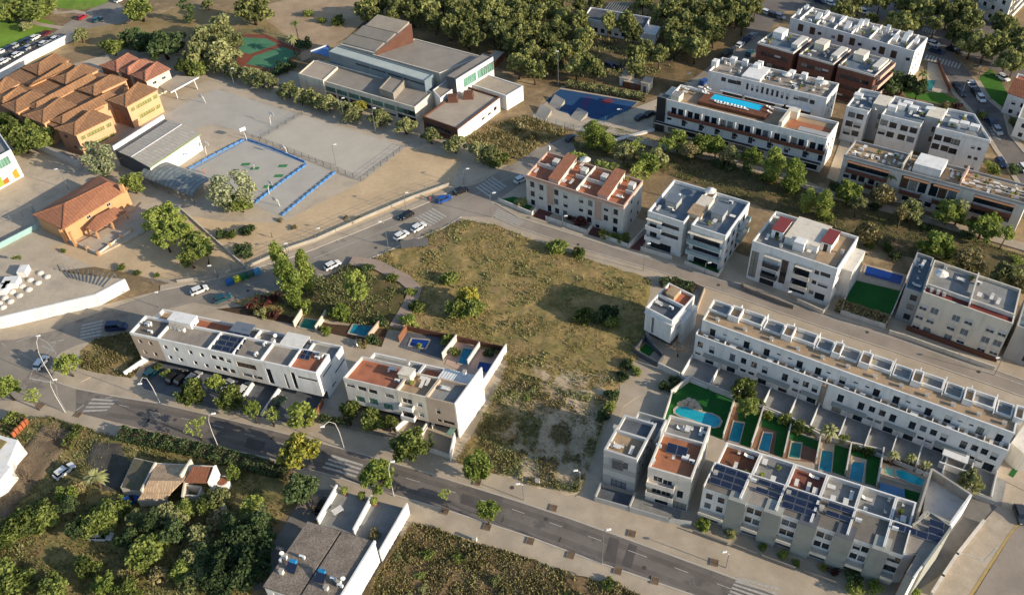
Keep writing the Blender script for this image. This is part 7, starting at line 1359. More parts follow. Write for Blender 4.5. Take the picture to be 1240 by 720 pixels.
pool(z6(kid), WATERT, 'kidney shaped turquoise pool with pale rockery behind the orange roofed house', z=.14)
rk = z6([(215, 320), (245, 305), (275, 315), (295, 335), (310, 360), (190, 330), (262, 335)])
for q in rk: p = P(*q); t = tag(link('rock', crown('rock', GREYB, 1, 1, .1, seed=1) if False else None, None, p), 'pale boulder beside the kidney shaped pool', 'rock', 'pale boulders beside the kidney shaped pool'); mb = MB(); mb.cyl(0, 0, 0, .6, .9, 7, .5); part(t, 'stone', mb, PALEC)
for pts, m, l in ((z6([(545, 447), (615, 457), (582, 585), (512, 570)]), WATER, 'narrow blue green pool in the garden beside the kidney pool garden'), (z6([(745, 522), (805, 527), (778, 650), (712, 630)]), WATER, 'bright blue pool in the third garden with dark turf on its right'), (z6([(935, 585), (1000, 594), (985, 690), (915, 680)]), WATERG, 'dark green pool on a brown deck in the fourth garden'),
 (z2([(160, 22), (218, 32), (208, 145), (143, 127)]), WATER, 'bright blue pool with pale surround in the fifth garden'), (z2([(325, 85), (392, 92), (375, 202), (308, 180)]), WATER, 'bright blue pool nearest the long garden pool'), (z2([(560, 132), (590, 128), (720, 182), (705, 218), (640, 200), (568, 165)]), WATERT, 'long rounded pool at the right end of the garden row')): pool(pts, m, l, z=.14)
slab('pool_shelf', z2([(500, 112), (562, 128), (562, 165), (505, 148)]), 0, .13, mat('pale_turquoise_tiles', '#7fc0b0', .3, .1, 1.)); slab('blue_cover', z2([(475, 195), (610, 235), (610, 285), (470, 240)]), 0, .5, mat('blue_pool_cover', '#5f87a8', .6, .1, 1.)); slab('planting_bed', z2([(490, 45), (720, 110), (720, 150), (490, 85)]), 0, .08, SOIL)
for pts, l in (([(812.6, 482.4), (800.8, 518.5)], 'left of the kidney pool garden'), ([(836, 461), (812, 479)], 'at the back left of the kidney pool garden'), ([(888.4, 488), (875, 531)], 'between the kidney pool garden and the narrow pool'), ([(923.6, 498), (909, 542)], 'between the second and third pool gardens'), ([(956, 520), (948, 554)], 'between the third pool garden and the brown deck garden'), ([(992, 534), (987, 560)], 'right of the brown deck garden'), ([(1029, 542), (1023, 575)], 'between the fifth and sixth pool gardens'), ([(1068, 548), (1061, 589)], 'left of the long rounded pool'), ([(836, 461), (888, 482), (923, 496), (957, 510), (992, 530), (1029, 540), (1068, 549)], 'along the back of the row of pool gardens')):
    gwall('garden_wall', pts, 1.7 if len(pts) < 3 else 1.3, PALE if len(pts) < 3 else CREAM, 'pale garden wall '+l)
# garden behind the third street block
z8 = Z(900, 180, 3.274); slab('pool_terrace', z8([(478, 455), (650, 500), (622, 562), (445, 520)]), 0, .1, PALEC); slab('lawn', z8([(440, 520), (620, 565), (588, 655), (405, 605)]), 0, .12, TURF); pool(z8([(490, 465), (635, 505), (622, 540), (480, 500)]), WATERD, 'deep blue rectangular pool above the square of artificial turf', z=.12)
gwall('garden_wall', z8([(470, 450), (400, 605), (385, 655), (560, 712), (590, 655), (690, 415)]), 1.2, PALE, 'pale wall around the turf square and the deep blue pool')
zt = Z(1100, 0, 4); slab('pool_terrace', zt([(95, 300), (150, 315), (190, 420), (190, 450), (100, 445), (90, 360)]), 0, .1, PALEC); pool(zt([(95, 388), (132, 392), (112, 442), (88, 436)]), WATERG, 'small green pool in the corner garden by the side street', z=.12); gwall('garden_wall', zt([(140, 310), (185, 420), (200, 440)]), 1.5, RUST, 'brown wall of the corner pool garden by the side street')
# rear gardens of rows A and C
z3_ = Z(300, 360, 3.6); slab('lawn', [(262, 374), (300, 370), (340, 376), (400, 392), (470, 398), (462, 420), (420, 408), (345, 390), (290, 380)], 0, .05, SOIL)
for pts, m, l in (([(243, 92), (312, 103), (292, 143), (226, 130)], WATERG, 'green pool behind the white terrace row'), ([(462, 117), (546, 128), (512, 170), (442, 155)], WATER, 'blue pool in the garden between the two terrace rows'), ([(717, 180), (792, 187), (772, 222), (705, 210)], WATERD, 'deep blue pool behind the terracotta roofed house'), ([(940, 222), (987, 228), (957, 295), (918, 285)], WATER, 'blue green pool in the middle garden by the field'), ([(1010, 280), (1062, 290), (1050, 335), (1000, 310)], WATERD, 'dark blue pool in the end garden beside the tall white wall')): pool(z3_(pts), m, l, z=.12)
slab('garden_deck', z3_([(700, 150), (900, 185), (850, 275), (660, 215)]), 0, .1, TILED); slab('garden_deck', z3_([(900, 190), (1125, 235), (1050, 370), (860, 290)]), 0, .09, PINK)
for pts, h_, m, l in (([(240, 75), (205, 130)], 1.8, CREAM, 'left of the green pool'), ([(345, 80), (300, 150)], 1.8, CREAM, 'right of the green pool'), ([(575, 125), (530, 180)], 1.6, BEIGE, 'right of the blue pool between the rows'), ([(695, 145), (660, 195)], 1.8, mat('orange_brown_fence', '#80563f', .8, .15, 1.), 'left of the deep blue pool'), ([(912, 190), (850, 270)], 2.0, PALE, 'between the deep blue pool and the middle garden'), ([(1012, 222), (960, 300)], 2.0, PALE, 'between the middle garden and the end garden'), ([(1128, 240), (1030, 395)], 2.6, WHITE, 'tall white, beside the field at the end garden'), ([(695, 145), (910, 190), (1128, 238)], 1.5, RUST, 'along the field behind the three houses')): gwall('garden_wall', z3_(pts), h_, m, ('garden wall '+l) if 'tall' not in l else 'tall white garden wall beside the field at the end garden')
gwall('garden_wall', z3_([(1030, 395), (960, 510)]) , 2.4, WHITE, 'white wall stepping down beside the blank gable'); gwall('garden_wall', z3_([(905, 620), (885, 712)]), 2.2, WHITE, 'white wall at the street end of the blank gable')
for i, (a, b) in enumerate(z3_([(0, 395)])*0 or []): pass
for x0, y0, x1, y1, l in ((152, 455, 180, 436, 'at the left end of the white terrace row'), (318, 505, 342, 470, 'between the last two driveways of the white terrace row'), (376, 516, 392, 488, 'at the right end of the white terrace row'), (480, 522, 496, 508, 'in front of the middle cream house'), (506, 536, 520, 512, 'in front of the beige house'), (292, 490, 308, 466, 'beside the silver car of the white terrace row')): gwall('driveway_wall', [(x0, y0), (x1, y1)], 1.3, WHITE if x0 != 376 else MATS['orange_brown_fence'], 'low driveway wall '+l)
gwall('street_wall', [(386, 512), (425, 519), (478, 531), (500, 539)], .9, CONCD, 'low dark wall with hedge in front of the three houses'); gwall('street_wall', [(500, 540), (545, 555)], 1.2, PALE, 'pale street wall below the beige house')
# small house by the field and lane
gwall('garden_wall', [(768, 428), (781, 412), (803, 435), (796, 444), (768, 428)], 1.5, GREYD, 'dark fence box around the yard of the small white house'); gwall('garden_wall', [(838, 392), (853, 352), (836, 345)], 1.2, BEIGE, 'beige wall behind the small white house along the lane'); slab('yard_turf', [(771, 427), (782, 415), (792, 424), (784, 434)], 0, .1, TURF)
gwall('lane_gate_wall', [(797, 446), (822, 458)], 1.8, PALE, 'pale gate wall across the lane beside the kidney pool garden')
# D1 and D2 front yards
gwall('yard_wall', zD([(110, 515), (80, 585), (245, 632), (275, 560)]), 1.2, GREYR, 'grey wall around the front yard of the banded grey house'); gwall('yard_wall', zD([(250, 635), (440, 690), (545, 705)]), 1.3, GREYR, 'grey street wall with gate in front of the orange roofed house')
slab('yard_paving', zD([(110, 515), (80, 585), (245, 632), (275, 560)]), 0, .08, TILED); slab('yard_paving', zD([(285, 555), (250, 635), (490, 700), (500, 620)]), 0, .08, TILEG)
for a, b, l in (((839, 645), (880, 660), 'first'), ((888, 662), (915, 672), 'second'), ((922, 675), (962, 690), 'third'), ((972, 692), (1012, 708), 'fourth')): gwall('street_wall', [a, b], .9, CONCD, l+' dark grey street wall from the left in front of the grey tower row')
# middle street fronts
for pts, l, m in (([(604, 244), (644, 261), (650, 254)], 'pale wall of the corner garden by the terracotta block', PALE), ([(661, 266), (711, 283), (720, 272)], 'pale wall before the middle entrances of the terracotta block', PALE), ([(727, 287), (761, 300), (783, 277)], 'pale wall around the hedge at the right end of the terracotta block', PALE), ([(776, 303), (813, 314)], 'left street wall of the bluish roofed block', PALE), ([(829, 320), (869, 336), (875, 326)], 'right street wall of the bluish roofed block', PALE), ([(898, 345), (900, 351), (960, 374)], 'left street wall of the red stair head block', CONCD), ([(965, 366), (996, 380), (1003, 372)], 'planted street wall at the right of the red stair head block', CREAM), ([(1076, 404), (1096, 410), (1160, 433), (1203, 448)], 'long street wall with brown fence under the shuttered block', CREAM)): gwall('street_wall', pts, 1.1, m, l)
gwall('brown_fence', [(1097, 399), (1160, 422), (1206, 438)], 1.3, MATS['rust_panel'], 'rust brown fence strip at the foot of the shuttered block')
for pts in ([(645, 262), (660, 267), (672, 256), (656, 250)], [(712, 284), (726, 288), (737, 276), (720, 271)], [(763, 301), (774, 304), (786, 285), (782, 282)]): area('red_paving', pts, .06, mat('dark_red_paving', '#5f3a36', .9, .15, .5))
slab('lawn', [(607, 241), (640, 254), (650, 245), (622, 238)], 0, .1, TURF); slab('lawn', [(832, 318), (868, 331), (872, 324), (838, 312)], 0, .1, TURF)
# school retaining wall, left walls
gwall('school_wall', [(46, 180), (100, 205)], 2.4, GREYR, 'tall grey wall below the old brick school', t=.4); gwall('car_park_wall', [(-20, 104), (0, 96), (38, 74), (92, 47)], 2.6, WHITE, 'long white wall along the school car park', t=.3); gwall('court_wall', [(-10, 306), (46, 277)], 1.5, mat('pale_turquoise_wall', '#8fb0ac', .8, .1), 'pale turquoise wall beside the orange house'); AR('left_court', [(-40, 300), (0, 288), (46, 268), (40, 250), (110, 212), (50, 190), (0, 200), (-40, 230)], .034, PALEC)
fence([(0, 276), (42, 256), (44, 268)], 'mesh fence of the paved court at the left edge', 2.4); gwall('sand_wall', [(215, 250), (262, 292), (300, 326)], .5, CREAM, 'low wall crossing the sandy school garden')
# bottom right corner: ramp, pavements, street
v = Z(1060, 540, 4); slab('garage_ramp', v([(300, 505), (395, 365), (470, 245), (590, 290), (515, 375), (390, 530), (345, 600), (200, 700), (180, 690)]), 0, .06, CONCD); slab('pavement', v([(265, 740), (390, 530), (515, 375), (590, 290), (640, 300), (690, 365), (640, 430), (440, 740)]), 0, .14, PAVE2); slab('yellow_kerb', v([(440, 740), (640, 430), (692, 365), (702, 370), (652, 436), (460, 740)]), 0, .16, mat('ochre_kerb', '#a8905c', .9, .15, 1.))
area('corner_street', v([(455, 760), (652, 438), (702, 372), (900, 340), (900, 900)]), .09, ASPHB); gwall('ramp_wall', v([(517, 375), (390, 535), (320, 640), (270, 720)]), 1.0, PALE, 'pale wall along the garage ramp in the lower right corner', t=.4); line(v([(392, 528), (430, 520), (525, 560), (590, 490)]), .25, z=.16); gwall('corner_wall', v([(465, 245), (575, 285)]), 1.2, GREYR, 'grey wall above the garage ramp'); gwall('corner_wall', v([(300, 100), (440, 150)]), 1.6, WHITE, 'white wall behind the walled concrete court')
v5 = Z(1120, 460, 4.5); t = thing('concrete_building', 'blank pale building at the right edge beyond the long white row', 'building', (0, 0, 0)); g = [P(*q, 5) for q in v5([(470, 340), (560, 215), (640, 260), (640, 420), (540, 400)])]; mb = MB(); mb.prism([xy(p) for p in g], 0, 5); part(t, 'walls', mb, PALE); slab('pavement', v5([(380, 520), (460, 380), (540, 400), (640, 430), (620, 640), (460, 560)]), 0, .08, PAVE2); slab('lawn', v5([(455, 515), (490, 465), (515, 480), (480, 530)]), 0, .12, TURF)
slab('courtyard_paving', [(175, 470), (160, 452), (195, 436), (395, 478), (376, 516), (250, 492)], 0, .07, TILED)
slab('driveway_paving', [(372, 592), (411, 592), (318, 712), (290, 720)], 0, .06, CONCD); slab('side_lane', [(395, 480), (415, 470), (424, 500), (384, 512)], 0, .05, CONC)
slab('park_paving', [(700, 165), (745, 140), (800, 118), (845, 95), (870, 100), (830, 118), (793, 128), (790, 160), (735, 168), (715, 180)], 0, .1, PALEC); slab('plaza_wall', [(735, 170), (792, 155), (793, 157), (736, 173)], 0, .6, PALE)
slab('alley_paving', [(1001, 215), (1018, 170), (1030, 172), (1022, 225)], 0, .1, PALEC)
terrain('garden_ground', [(345, 350), (383, 343), (425, 320), (480, 345), (500, 365), (470, 398), (420, 392), (360, 375), (330, 365)], mat('shaded_garden_earth', '#6a5a3c', .95, .3, .3, col2='#42421f'), .9, .2, .3, z0=.6)  # earth mottled at random between brown and dark olive
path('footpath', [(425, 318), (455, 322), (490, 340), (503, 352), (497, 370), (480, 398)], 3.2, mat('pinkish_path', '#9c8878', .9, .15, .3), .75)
# ================================================================ trees and shrubs, crown centres sighted
def trees(z, kind, rows, h, phrase=None, group=None, dx=0):
    for r_ in rows:
        x, y, r = r_[:3]; hh = r_[3] if len(r_) > 3 else h; (X, Y), = z([(x, y)]); tree(kind, X, Y, r, hh, (KL[kind]+' '+phrase) if phrase else None, group)
I = lambda L: L
v = Z(420, 0, 5.636); PG = 'pines of the wood beyond the culture centre'
trees(v, 'pine', [(130, 60, 12), (230, 30, 10), (340, 60, 12), (300, 115, 10), (400, 20, 10), (450, 90, 12), (560, 70, 13), (650, 30, 11), (700, 180, 12), (800, 150, 14), (830, 240, 16), (930, 130, 12), (880, 50, 11), (1000, 60, 12), (1000, 190, 10), (1070, 120, 11), (1060, 220, 11), (1150, 60, 11), (1130, 180, 11), (1150, 270, 12), (1210, 120, 10), (1220, 230, 11), (740, 60, 11), (600, 140, 10), (500, 20, 9), (180, 100, 9), (950, 10, 10), (1080, 10, 10), (750, 110, 10)], 9, 'in the wood behind the culture centre', PG)
v = Z(620, 0, 4); trees(v, 'pine', [(60, 180, 11), (90, 260, 12), (30, 310, 12), (20, 230, 10), (120, 70, 12), (130, 150, 11), (200, 60, 12), (210, 130, 11), (260, 90, 11), (250, 165, 10), (170, 200, 11), (200, 290, 11), (110, 335, 11), (250, 250, 10), (330, 110, 12), (350, 180, 11), (320, 240, 11), (310, 320, 11), (400, 335, 12), (60, 20, 11), (350, 300, 11), (470, 105, 10, 10), (555, 105, 11, 10), (585, 160, 11, 10), (600, 270, 11), (640, 240, 11), (600, 320, 11), (715, 265, 10), (740, 60, 12), (770, 140, 12), (790, 210, 12), (800, 50, 12), (840, 110, 12), (860, 180, 12), (890, 235, 12), (900, 60, 12), (950, 120, 12), (930, 190, 11), (980, 40, 11), (1030, 100, 11), (1080, 50, 11), (1120, 100, 10), (1130, 30, 10), (1180, 30, 10), (640, 15, 10), (330, 20, 9), (400, 10, 9), (220, 0, 10), (1060, 0, 10), (130, 10, 10), (760, 0, 10), (850, 0, 10), (980, 160, 10), (20, 120, 10)], 9, 'in the wood around the pavilion', 'pines of the wood around the pavilion')
v = Z(900, 0, 3.6); trees(v, 'pine', [(440, 50, 12), (560, 85, 7, 6), (700, 110, 15), (670, 90, 11), (740, 105, 11), (510, 5, 12), (600, 0, 10), (780, 40, 13), (860, 30, 13), (900, 65, 12), (960, 40, 13), (990, 90, 13), (930, 140, 12), (1000, 190, 14), (1060, 205, 13), (1110, 190, 13), (1150, 260, 13), (1190, 160, 13), (1215, 230, 13), (1130, 110, 12), (1180, 280, 11), (700, 10, 12), (840, 100, 9), (960, 170, 11), (20, 40, 9), (-30, 60, 9)], 9, 'by the street beyond the brick block', 'pines by the far street')
trees(v, 'dark', [(650, 345, 12), (700, 365, 13), (765, 385, 10), (640, 380, 10)], 6, 'between the brick block and the corner pool', 'dark trees beside the corner pool')
v = Z(0, 0, 3.6)
for k, rows, h, ph, gr in (('broad', [(60, 30, 20), (150, 45, 22), (20, 60, 14), (110, 20, 15), (200, 20, 12)], 7, 'on the park lawn at the top left', 'trees on the top left lawn'), ('broad', [(610, 45, 17)], 8, 'beside the far end of the car park', None), ('column', [(812, 45, 8)], 9, 'on the bare ground above the school', None), ('pine', [(1100, 40, 18)], 10, 'standing alone left of the pale plaza', None), ('olive', [(905, 20, 7)], 4, 'small, by the top footpath', None), ('broad', [(490, 205, 12)], 6, 'at the left end of the school annex', None), ('dark', [(575, 170, 14), (640, 190, 13)], 7, 'behind the school annex', 'dark trees behind the school annex'), ('dark', [(715, 200, 22)], 9, 'largest behind the school annex', None), ('olive', [(350, 155, 9)], 5, 'at the end of the white car park wall', None), ('olive', [(890, 170, 20), (960, 130, 16), (960, 240, 20), (870, 240, 16), (1010, 190, 14)], 9, 'in the clump beside the green courts', 'tall olive trees beside the green courts'), ('broad', [(850, 300, 13), (800, 290, 10)], 6, 'under the clump above the playground', 'green trees above the playground'), ('olive', [(1090, 330, 11), (1140, 350, 10)], 5, 'at the top corner of the playground', 'olive trees at the playground corner'),
 ('broad', [(10, 540, 14), (60, 575, 15), (130, 580, 18), (170, 610, 17), (100, 620, 14)], 7, 'below the brick school', 'trees below the brick school'), ('olive', [(110, 115, 8)], 2.5, 'rounded like a shrub on the park lawn', None)): trees(v, k, rows, h, ph, gr)
v = Z(0, 180, 3.6)
for k, rows, h, ph, gr in (('pale', [(430, 40, 19)], 11, 'behind the orange house', None), ('broad', [(580, 150, 12)], 6, 'beside the orange house gable', None), ('pale', [(985, 190, 19), (1040, 170, 18)], 11, 'at the end of the barrel shelter', 'silvery trees at the end of the barrel shelter'), ('broad', [(1050, 240, 11)], 5, 'under the silvery trees', None), ('light', [(680, 310, 14), (740, 330, 17), (720, 280, 12), (800, 360, 12), (720, 390, 13)], 7, 'in the sandy yard beside the orange house', 'bright trees in the sandy yard'), ('broad', [(860, 420, 16), (830, 470, 12), (890, 450, 10)], 6, 'at the lower end of the sandy yard clump', 'green trees at the lower end of the clump')): trees(v, k, rows, h, ph, gr)
for x, y, r, k, l in ((1080, 355, 10, 1, 'round dark shrub, upper one in the school garden'), (1060, 445, 12, 1, 'large round dark shrub, lower one in the school garden'), (960, 370, 8, 1, 'low shrub against the sand garden path, left'), (1008, 372, 8, 0, 'low shrub against the sand garden path, right'), (528, 515, 6, 0, 'small shrub in the sandy yard, leftmost'), (595, 542, 5, 0, 'small shrub in the sandy yard, middle'), (682, 550, 4, 0, 'smallest shrub in the sandy yard'), (275, 445, 4, 0, 'little plant before the orange house'), (60, 505, 13, 0, 'long green shrub behind the sports hall')): (X, Y), = v([(x, y)]); bush(k, X, Y, r, l)
for i, (x, y) in enumerate([(430, 300), (455, 318), (480, 300), (355, 515), (380, 500), (140, 310), (30, 300), (200, 340)]): (X, Y), = Z(300, 180, 3.6)([(x if i < 3 else x, y)]); bush(3, X, Y, 4, 'tiny dry plant in the school sand', 'tiny dry plants in the school sand') if i in (0, 1, 2, 5, 7) else None
v = Z(300, 0, 3.6); trees(v, 'olive', [(20, 330, 11), (80, 355, 13), (175, 395, 12), (270, 425, 13), (350, 450, 13), (455, 495, 12), (575, 515, 13), (690, 550, 13), (800, 592, 11), (905, 632, 12), (1010, 662, 12), (1060, 672, 10), (230, 420, 9), (310, 440, 9), (-60, 310, 11), (-110, 290, 10), (420, 470, 8)], 5, 'in the line along the culture centre', 'olive trees along the culture centre'); trees(v, 'yellow', [(490, 462, 7)], 4, 'between the olives by the culture centre')
for x, y, r in ((205, 100, 7), (190, 165, 8)): (X, Y), = v([(x, y)]); palm(X, Y, r, 6, 'palm by the green courts, '+('farther' if y < 120 else 'nearer')+' one')
for x, y, r, k, l in ((250, 190, 9, 1, 'dark shrub patch beside the entrance plaza'), (215, 185, 7, 1, 'dark shrub left of the entrance plaza patch'), (390, 90, 9, 0, 'shrub on the pale plaza'), (265, 60, 7, 0, 'shrub at the top of the pale plaza'), (140, 300, 10, 1, 'dark shrub below the green court fence'), (180, 285, 9, 1, 'second dark shrub below the green court fence'), (320, 90, 6, 0, 'thin shrub by the plaza path')): (X, Y), = v([(x, y)]); bush(k, X, Y, r, l)
v = Z(300, 180, 3.6); trees(v, 'poplar', [(140, 500, 9, 13), (188, 590, 11, 14), (250, 530, 9, 12), (165, 540, 8, 12)], 13, 'behind the white terrace row', 'poplars behind the white terrace row'); trees(v, 'light', [(465, 570, 12), (482, 625, 11)], 9, 'in the garden plot above the pools', 'bright trees in the garden plot')
trees(v, 'yellow', [(960, 650, 15)], 6, 'in the open field'); trees(v, 'broad', [(930, 690, 15), (985, 700, 13)], 5, 'in the open field clump', 'green trees in the open field clump')
for x, y, r, k, l in ((880, 560, 12, 0, 'rounded green bush in the field'), (520, 522, 9, 1, 'dark bush at the corner of the garden plot'), (630, 567, 8, 0, 'green bush on the garden plot edge'), (710, 630, 8, 0, 'bush beside the field path'), (745, 690, 10, 0, 'bush at the path below the field'), (100, 660, 12, 5, 'reddish shrub behind the white row'), (40, 690, 10, 4, 'pale shrub behind the white row'), (250, 690, 12, 2, 'bright shrub by the poplars'), (400, 700, 9, 2, 'bright shrub above the green pool')): (X, Y), = v([(x, y)]); bush(k, X, Y, r, l)
v = Z(300, 360, 3.6); trees(v, 'light', [(400, 70, 12)], 4, 'palm like, beside the pools'); 
for x, y, r, k, l in ((30, 40, 12, 5, 'dark red shrub in the first rear garden'), (60, 65, 10, 4, 'grey green shrub in the first rear garden'), (120, 75, 9, 5, 'small red shrub in the rear garden'), (340, 140, 9, 2, 'shrub by the green pool wall'), (575, 105, 9, 1, 'dark shrub right of the blue pool'), (500, 200, 9, 3, 'brown shrub below the blue pool'), (545, 185, 9, 1, 'dark shrub between the rows'), (700, 95, 14, 2, 'bright shrub left of the field path'), (740, 40, 10, 0, 'shrub by the field path bend'), (870, 185, 10, 2, 'bright bush on the field edge wall'), (745, 210, 5, 2, 'small plant beside the deep blue pool'), (900, 240, 7, 0, 'shrub in the middle pool garden'), (1055, 240, 8, 1, 'dark shrub in the end garden')): (X, Y), = v([(x, y)]); bush(k, X, Y, r, l)
trees(v, 'broad', [(545, 535, 14), (615, 548, 9), (450, 485, 11)], 4, 'in the front garden of the terracotta roofed house', 'round trees in the front garden'); trees(v, 'light', [(235, 510, 16)], 6, 'on the pavement below the terrace end'); trees(v, 'sparse', [(100, 515, 10)], 5, 'before the driveways'); trees(v, 'column', [(800, 620, 4)], 4, 'between the front gardens')
v = Z(300, 520, 3.6); trees(v, 'yellow', [(215, 95, 20)], 8, 'on the lower pavement'); trees(v, 'dark', [(225, 260, 18)], 7, 'beside the pebble roofed pair'); trees(v, 'light', [(560, 200, 19)], 8, 'in front of the left court'); trees(v, 'broad', [(705, 70, 20)], 7, 'before the beige house'); trees(v, 'light', [(1000, 160, 16)], 6, 'at the edge of the field'); trees(v, 'sparse', [(860, 285, 8)], 5, 'first on the lower pavement'); trees(v, 'light', [(1045, 355, 12)], 6, 'second on the lower pavement'); trees(v, 'bare', [(270, 330, 12)], 4, 'left of the pebble roofed pair')
v = Z(0, 360, 3.6)
for k, rows, ph in (('light', [(30, 395, 13)], 'at the left edge of the road'), ('sparse', [(135, 430, 10)], 'near the left edge of the lower pavement'), ('light', [(292, 290, 12)], 'on the corner of the junction'), ('broad', [(835, 415, 15)], 'before the middle driveways'), ('light', [(935, 375, 10)], 'between two parked silver cars'), ('broad', [(1005, 440, 14)], 'before the right driveways'), ('light', [(1095, 485, 10)], 'before the last driveway'), ('sparse', [(855, 560, 11)], 'on the lower pavement beside the lamp')): trees(v, k, rows, 6, ph)
for x, y, r, k, l in ((725, 330, 9, 2, 'bright hedge clump between the first parked cars'), (690, 310, 7, 0, 'green shrub in the first driveway'), (440, 590, 6, 0, 'shrub behind the wall at the junction'), (1075, 590, 10, 3, 'brown shrub')): (X, Y), = v([(x, y)]); bush(k, X, Y, r, l) if y < 500 else None
# park strip
N = [('poplar', [(720, 163, 11, 9), (736, 172, 8, 6), (937, 200, 11, 10), (961, 213, 12, 10), (998, 247, 9, 8), (978, 243, 8, 7)], 'in the park strip'), ('light', [(786, 200, 14), (822, 170, 12), (850, 176, 13), (868, 176, 11), (1028, 233, 14), (1150, 259, 17), (1190, 277, 16), (1134, 299, 19), (1218, 283, 9), (910, 190, 11), (1200, 268, 11)], 'beside the park path'), ('olive', [(756, 184, 12), (795, 192, 13), (1103, 256, 15), (1218, 336, 17), (885, 188, 12), (1040, 245, 9)], 'in the park strip'), ('sparse', [(700, 196, 13), (735, 206, 13), (772, 210, 12), (806, 178, 12), (770, 178, 10)], 'beside the terracotta block'), ('dry', [(1069, 236, 15), (1051, 282, 15), (1175, 315, 19), (880, 190, 9), (836, 182, 10), (1092, 258, 9), (1236, 345, 12)], 'in the park strip'), ('bare', [(1092, 294, 12), (720, 216, 11), (815, 222, 9)], 'in the park strip')]
for k, rows, ph in N: trees(I, k, rows, 6.5, ph, {'poplar': 'poplars', 'light': 'bright trees', 'olive': 'olive trees', 'sparse': 'sparse trees', 'dry': 'brownish trees', 'bare': 'leafless trees'}[k]+' of the park strip')
for x, y, r, k in ((872, 198, 9, 1), (884, 201, 9, 1), (833, 187, 9, 1), (800, 200, 7, 0), (712, 200, 8, 4), (905, 205, 8, 1), (1010, 225, 7, 1), (1060, 250, 8, 1), (1170, 285, 9, 1), (1000, 262, 9, 0), (1030, 300, 9, 1), (1074, 300, 8, 0), (925, 213, 7, 0), (960, 230, 7, 0), (1120, 275, 8, 1), (1230, 315, 8, 0), (760, 200, 7, 4), (1085, 310, 9, 1), (1052, 296, 8, 0), (690, 190, 8, 4)): bush(k, x, y, r, 'low dark shrub in the park strip' if k == 1 else ('low grey green shrub in the park strip' if k == 4 else 'low mid green shrub in the park strip'), ('dark' if k == 1 else 'grey green' if k == 4 else 'mid green')+' shrubs of the park strip')
palm(1080, 212, 9, 7, 'palm before the brown loggias, left one'); palm(1166, 246, 9, 7, 'palm before the brown loggias, right one'); palm(1005, 520, 12, 4, 'palm in front of the long white row'); palm(114, 576, 15, 4, 'broad bright palm in the wild garden'); palm(1119, 88, 7, 4, 'small palm beside the corner pool')
for x, y, l in ((1083, 550, 'left'), (1104, 553, 'middle'), (1122, 562, 'right')): palm(x, y, 8, 3, l+' palm in the planting bed by the rounded pool')
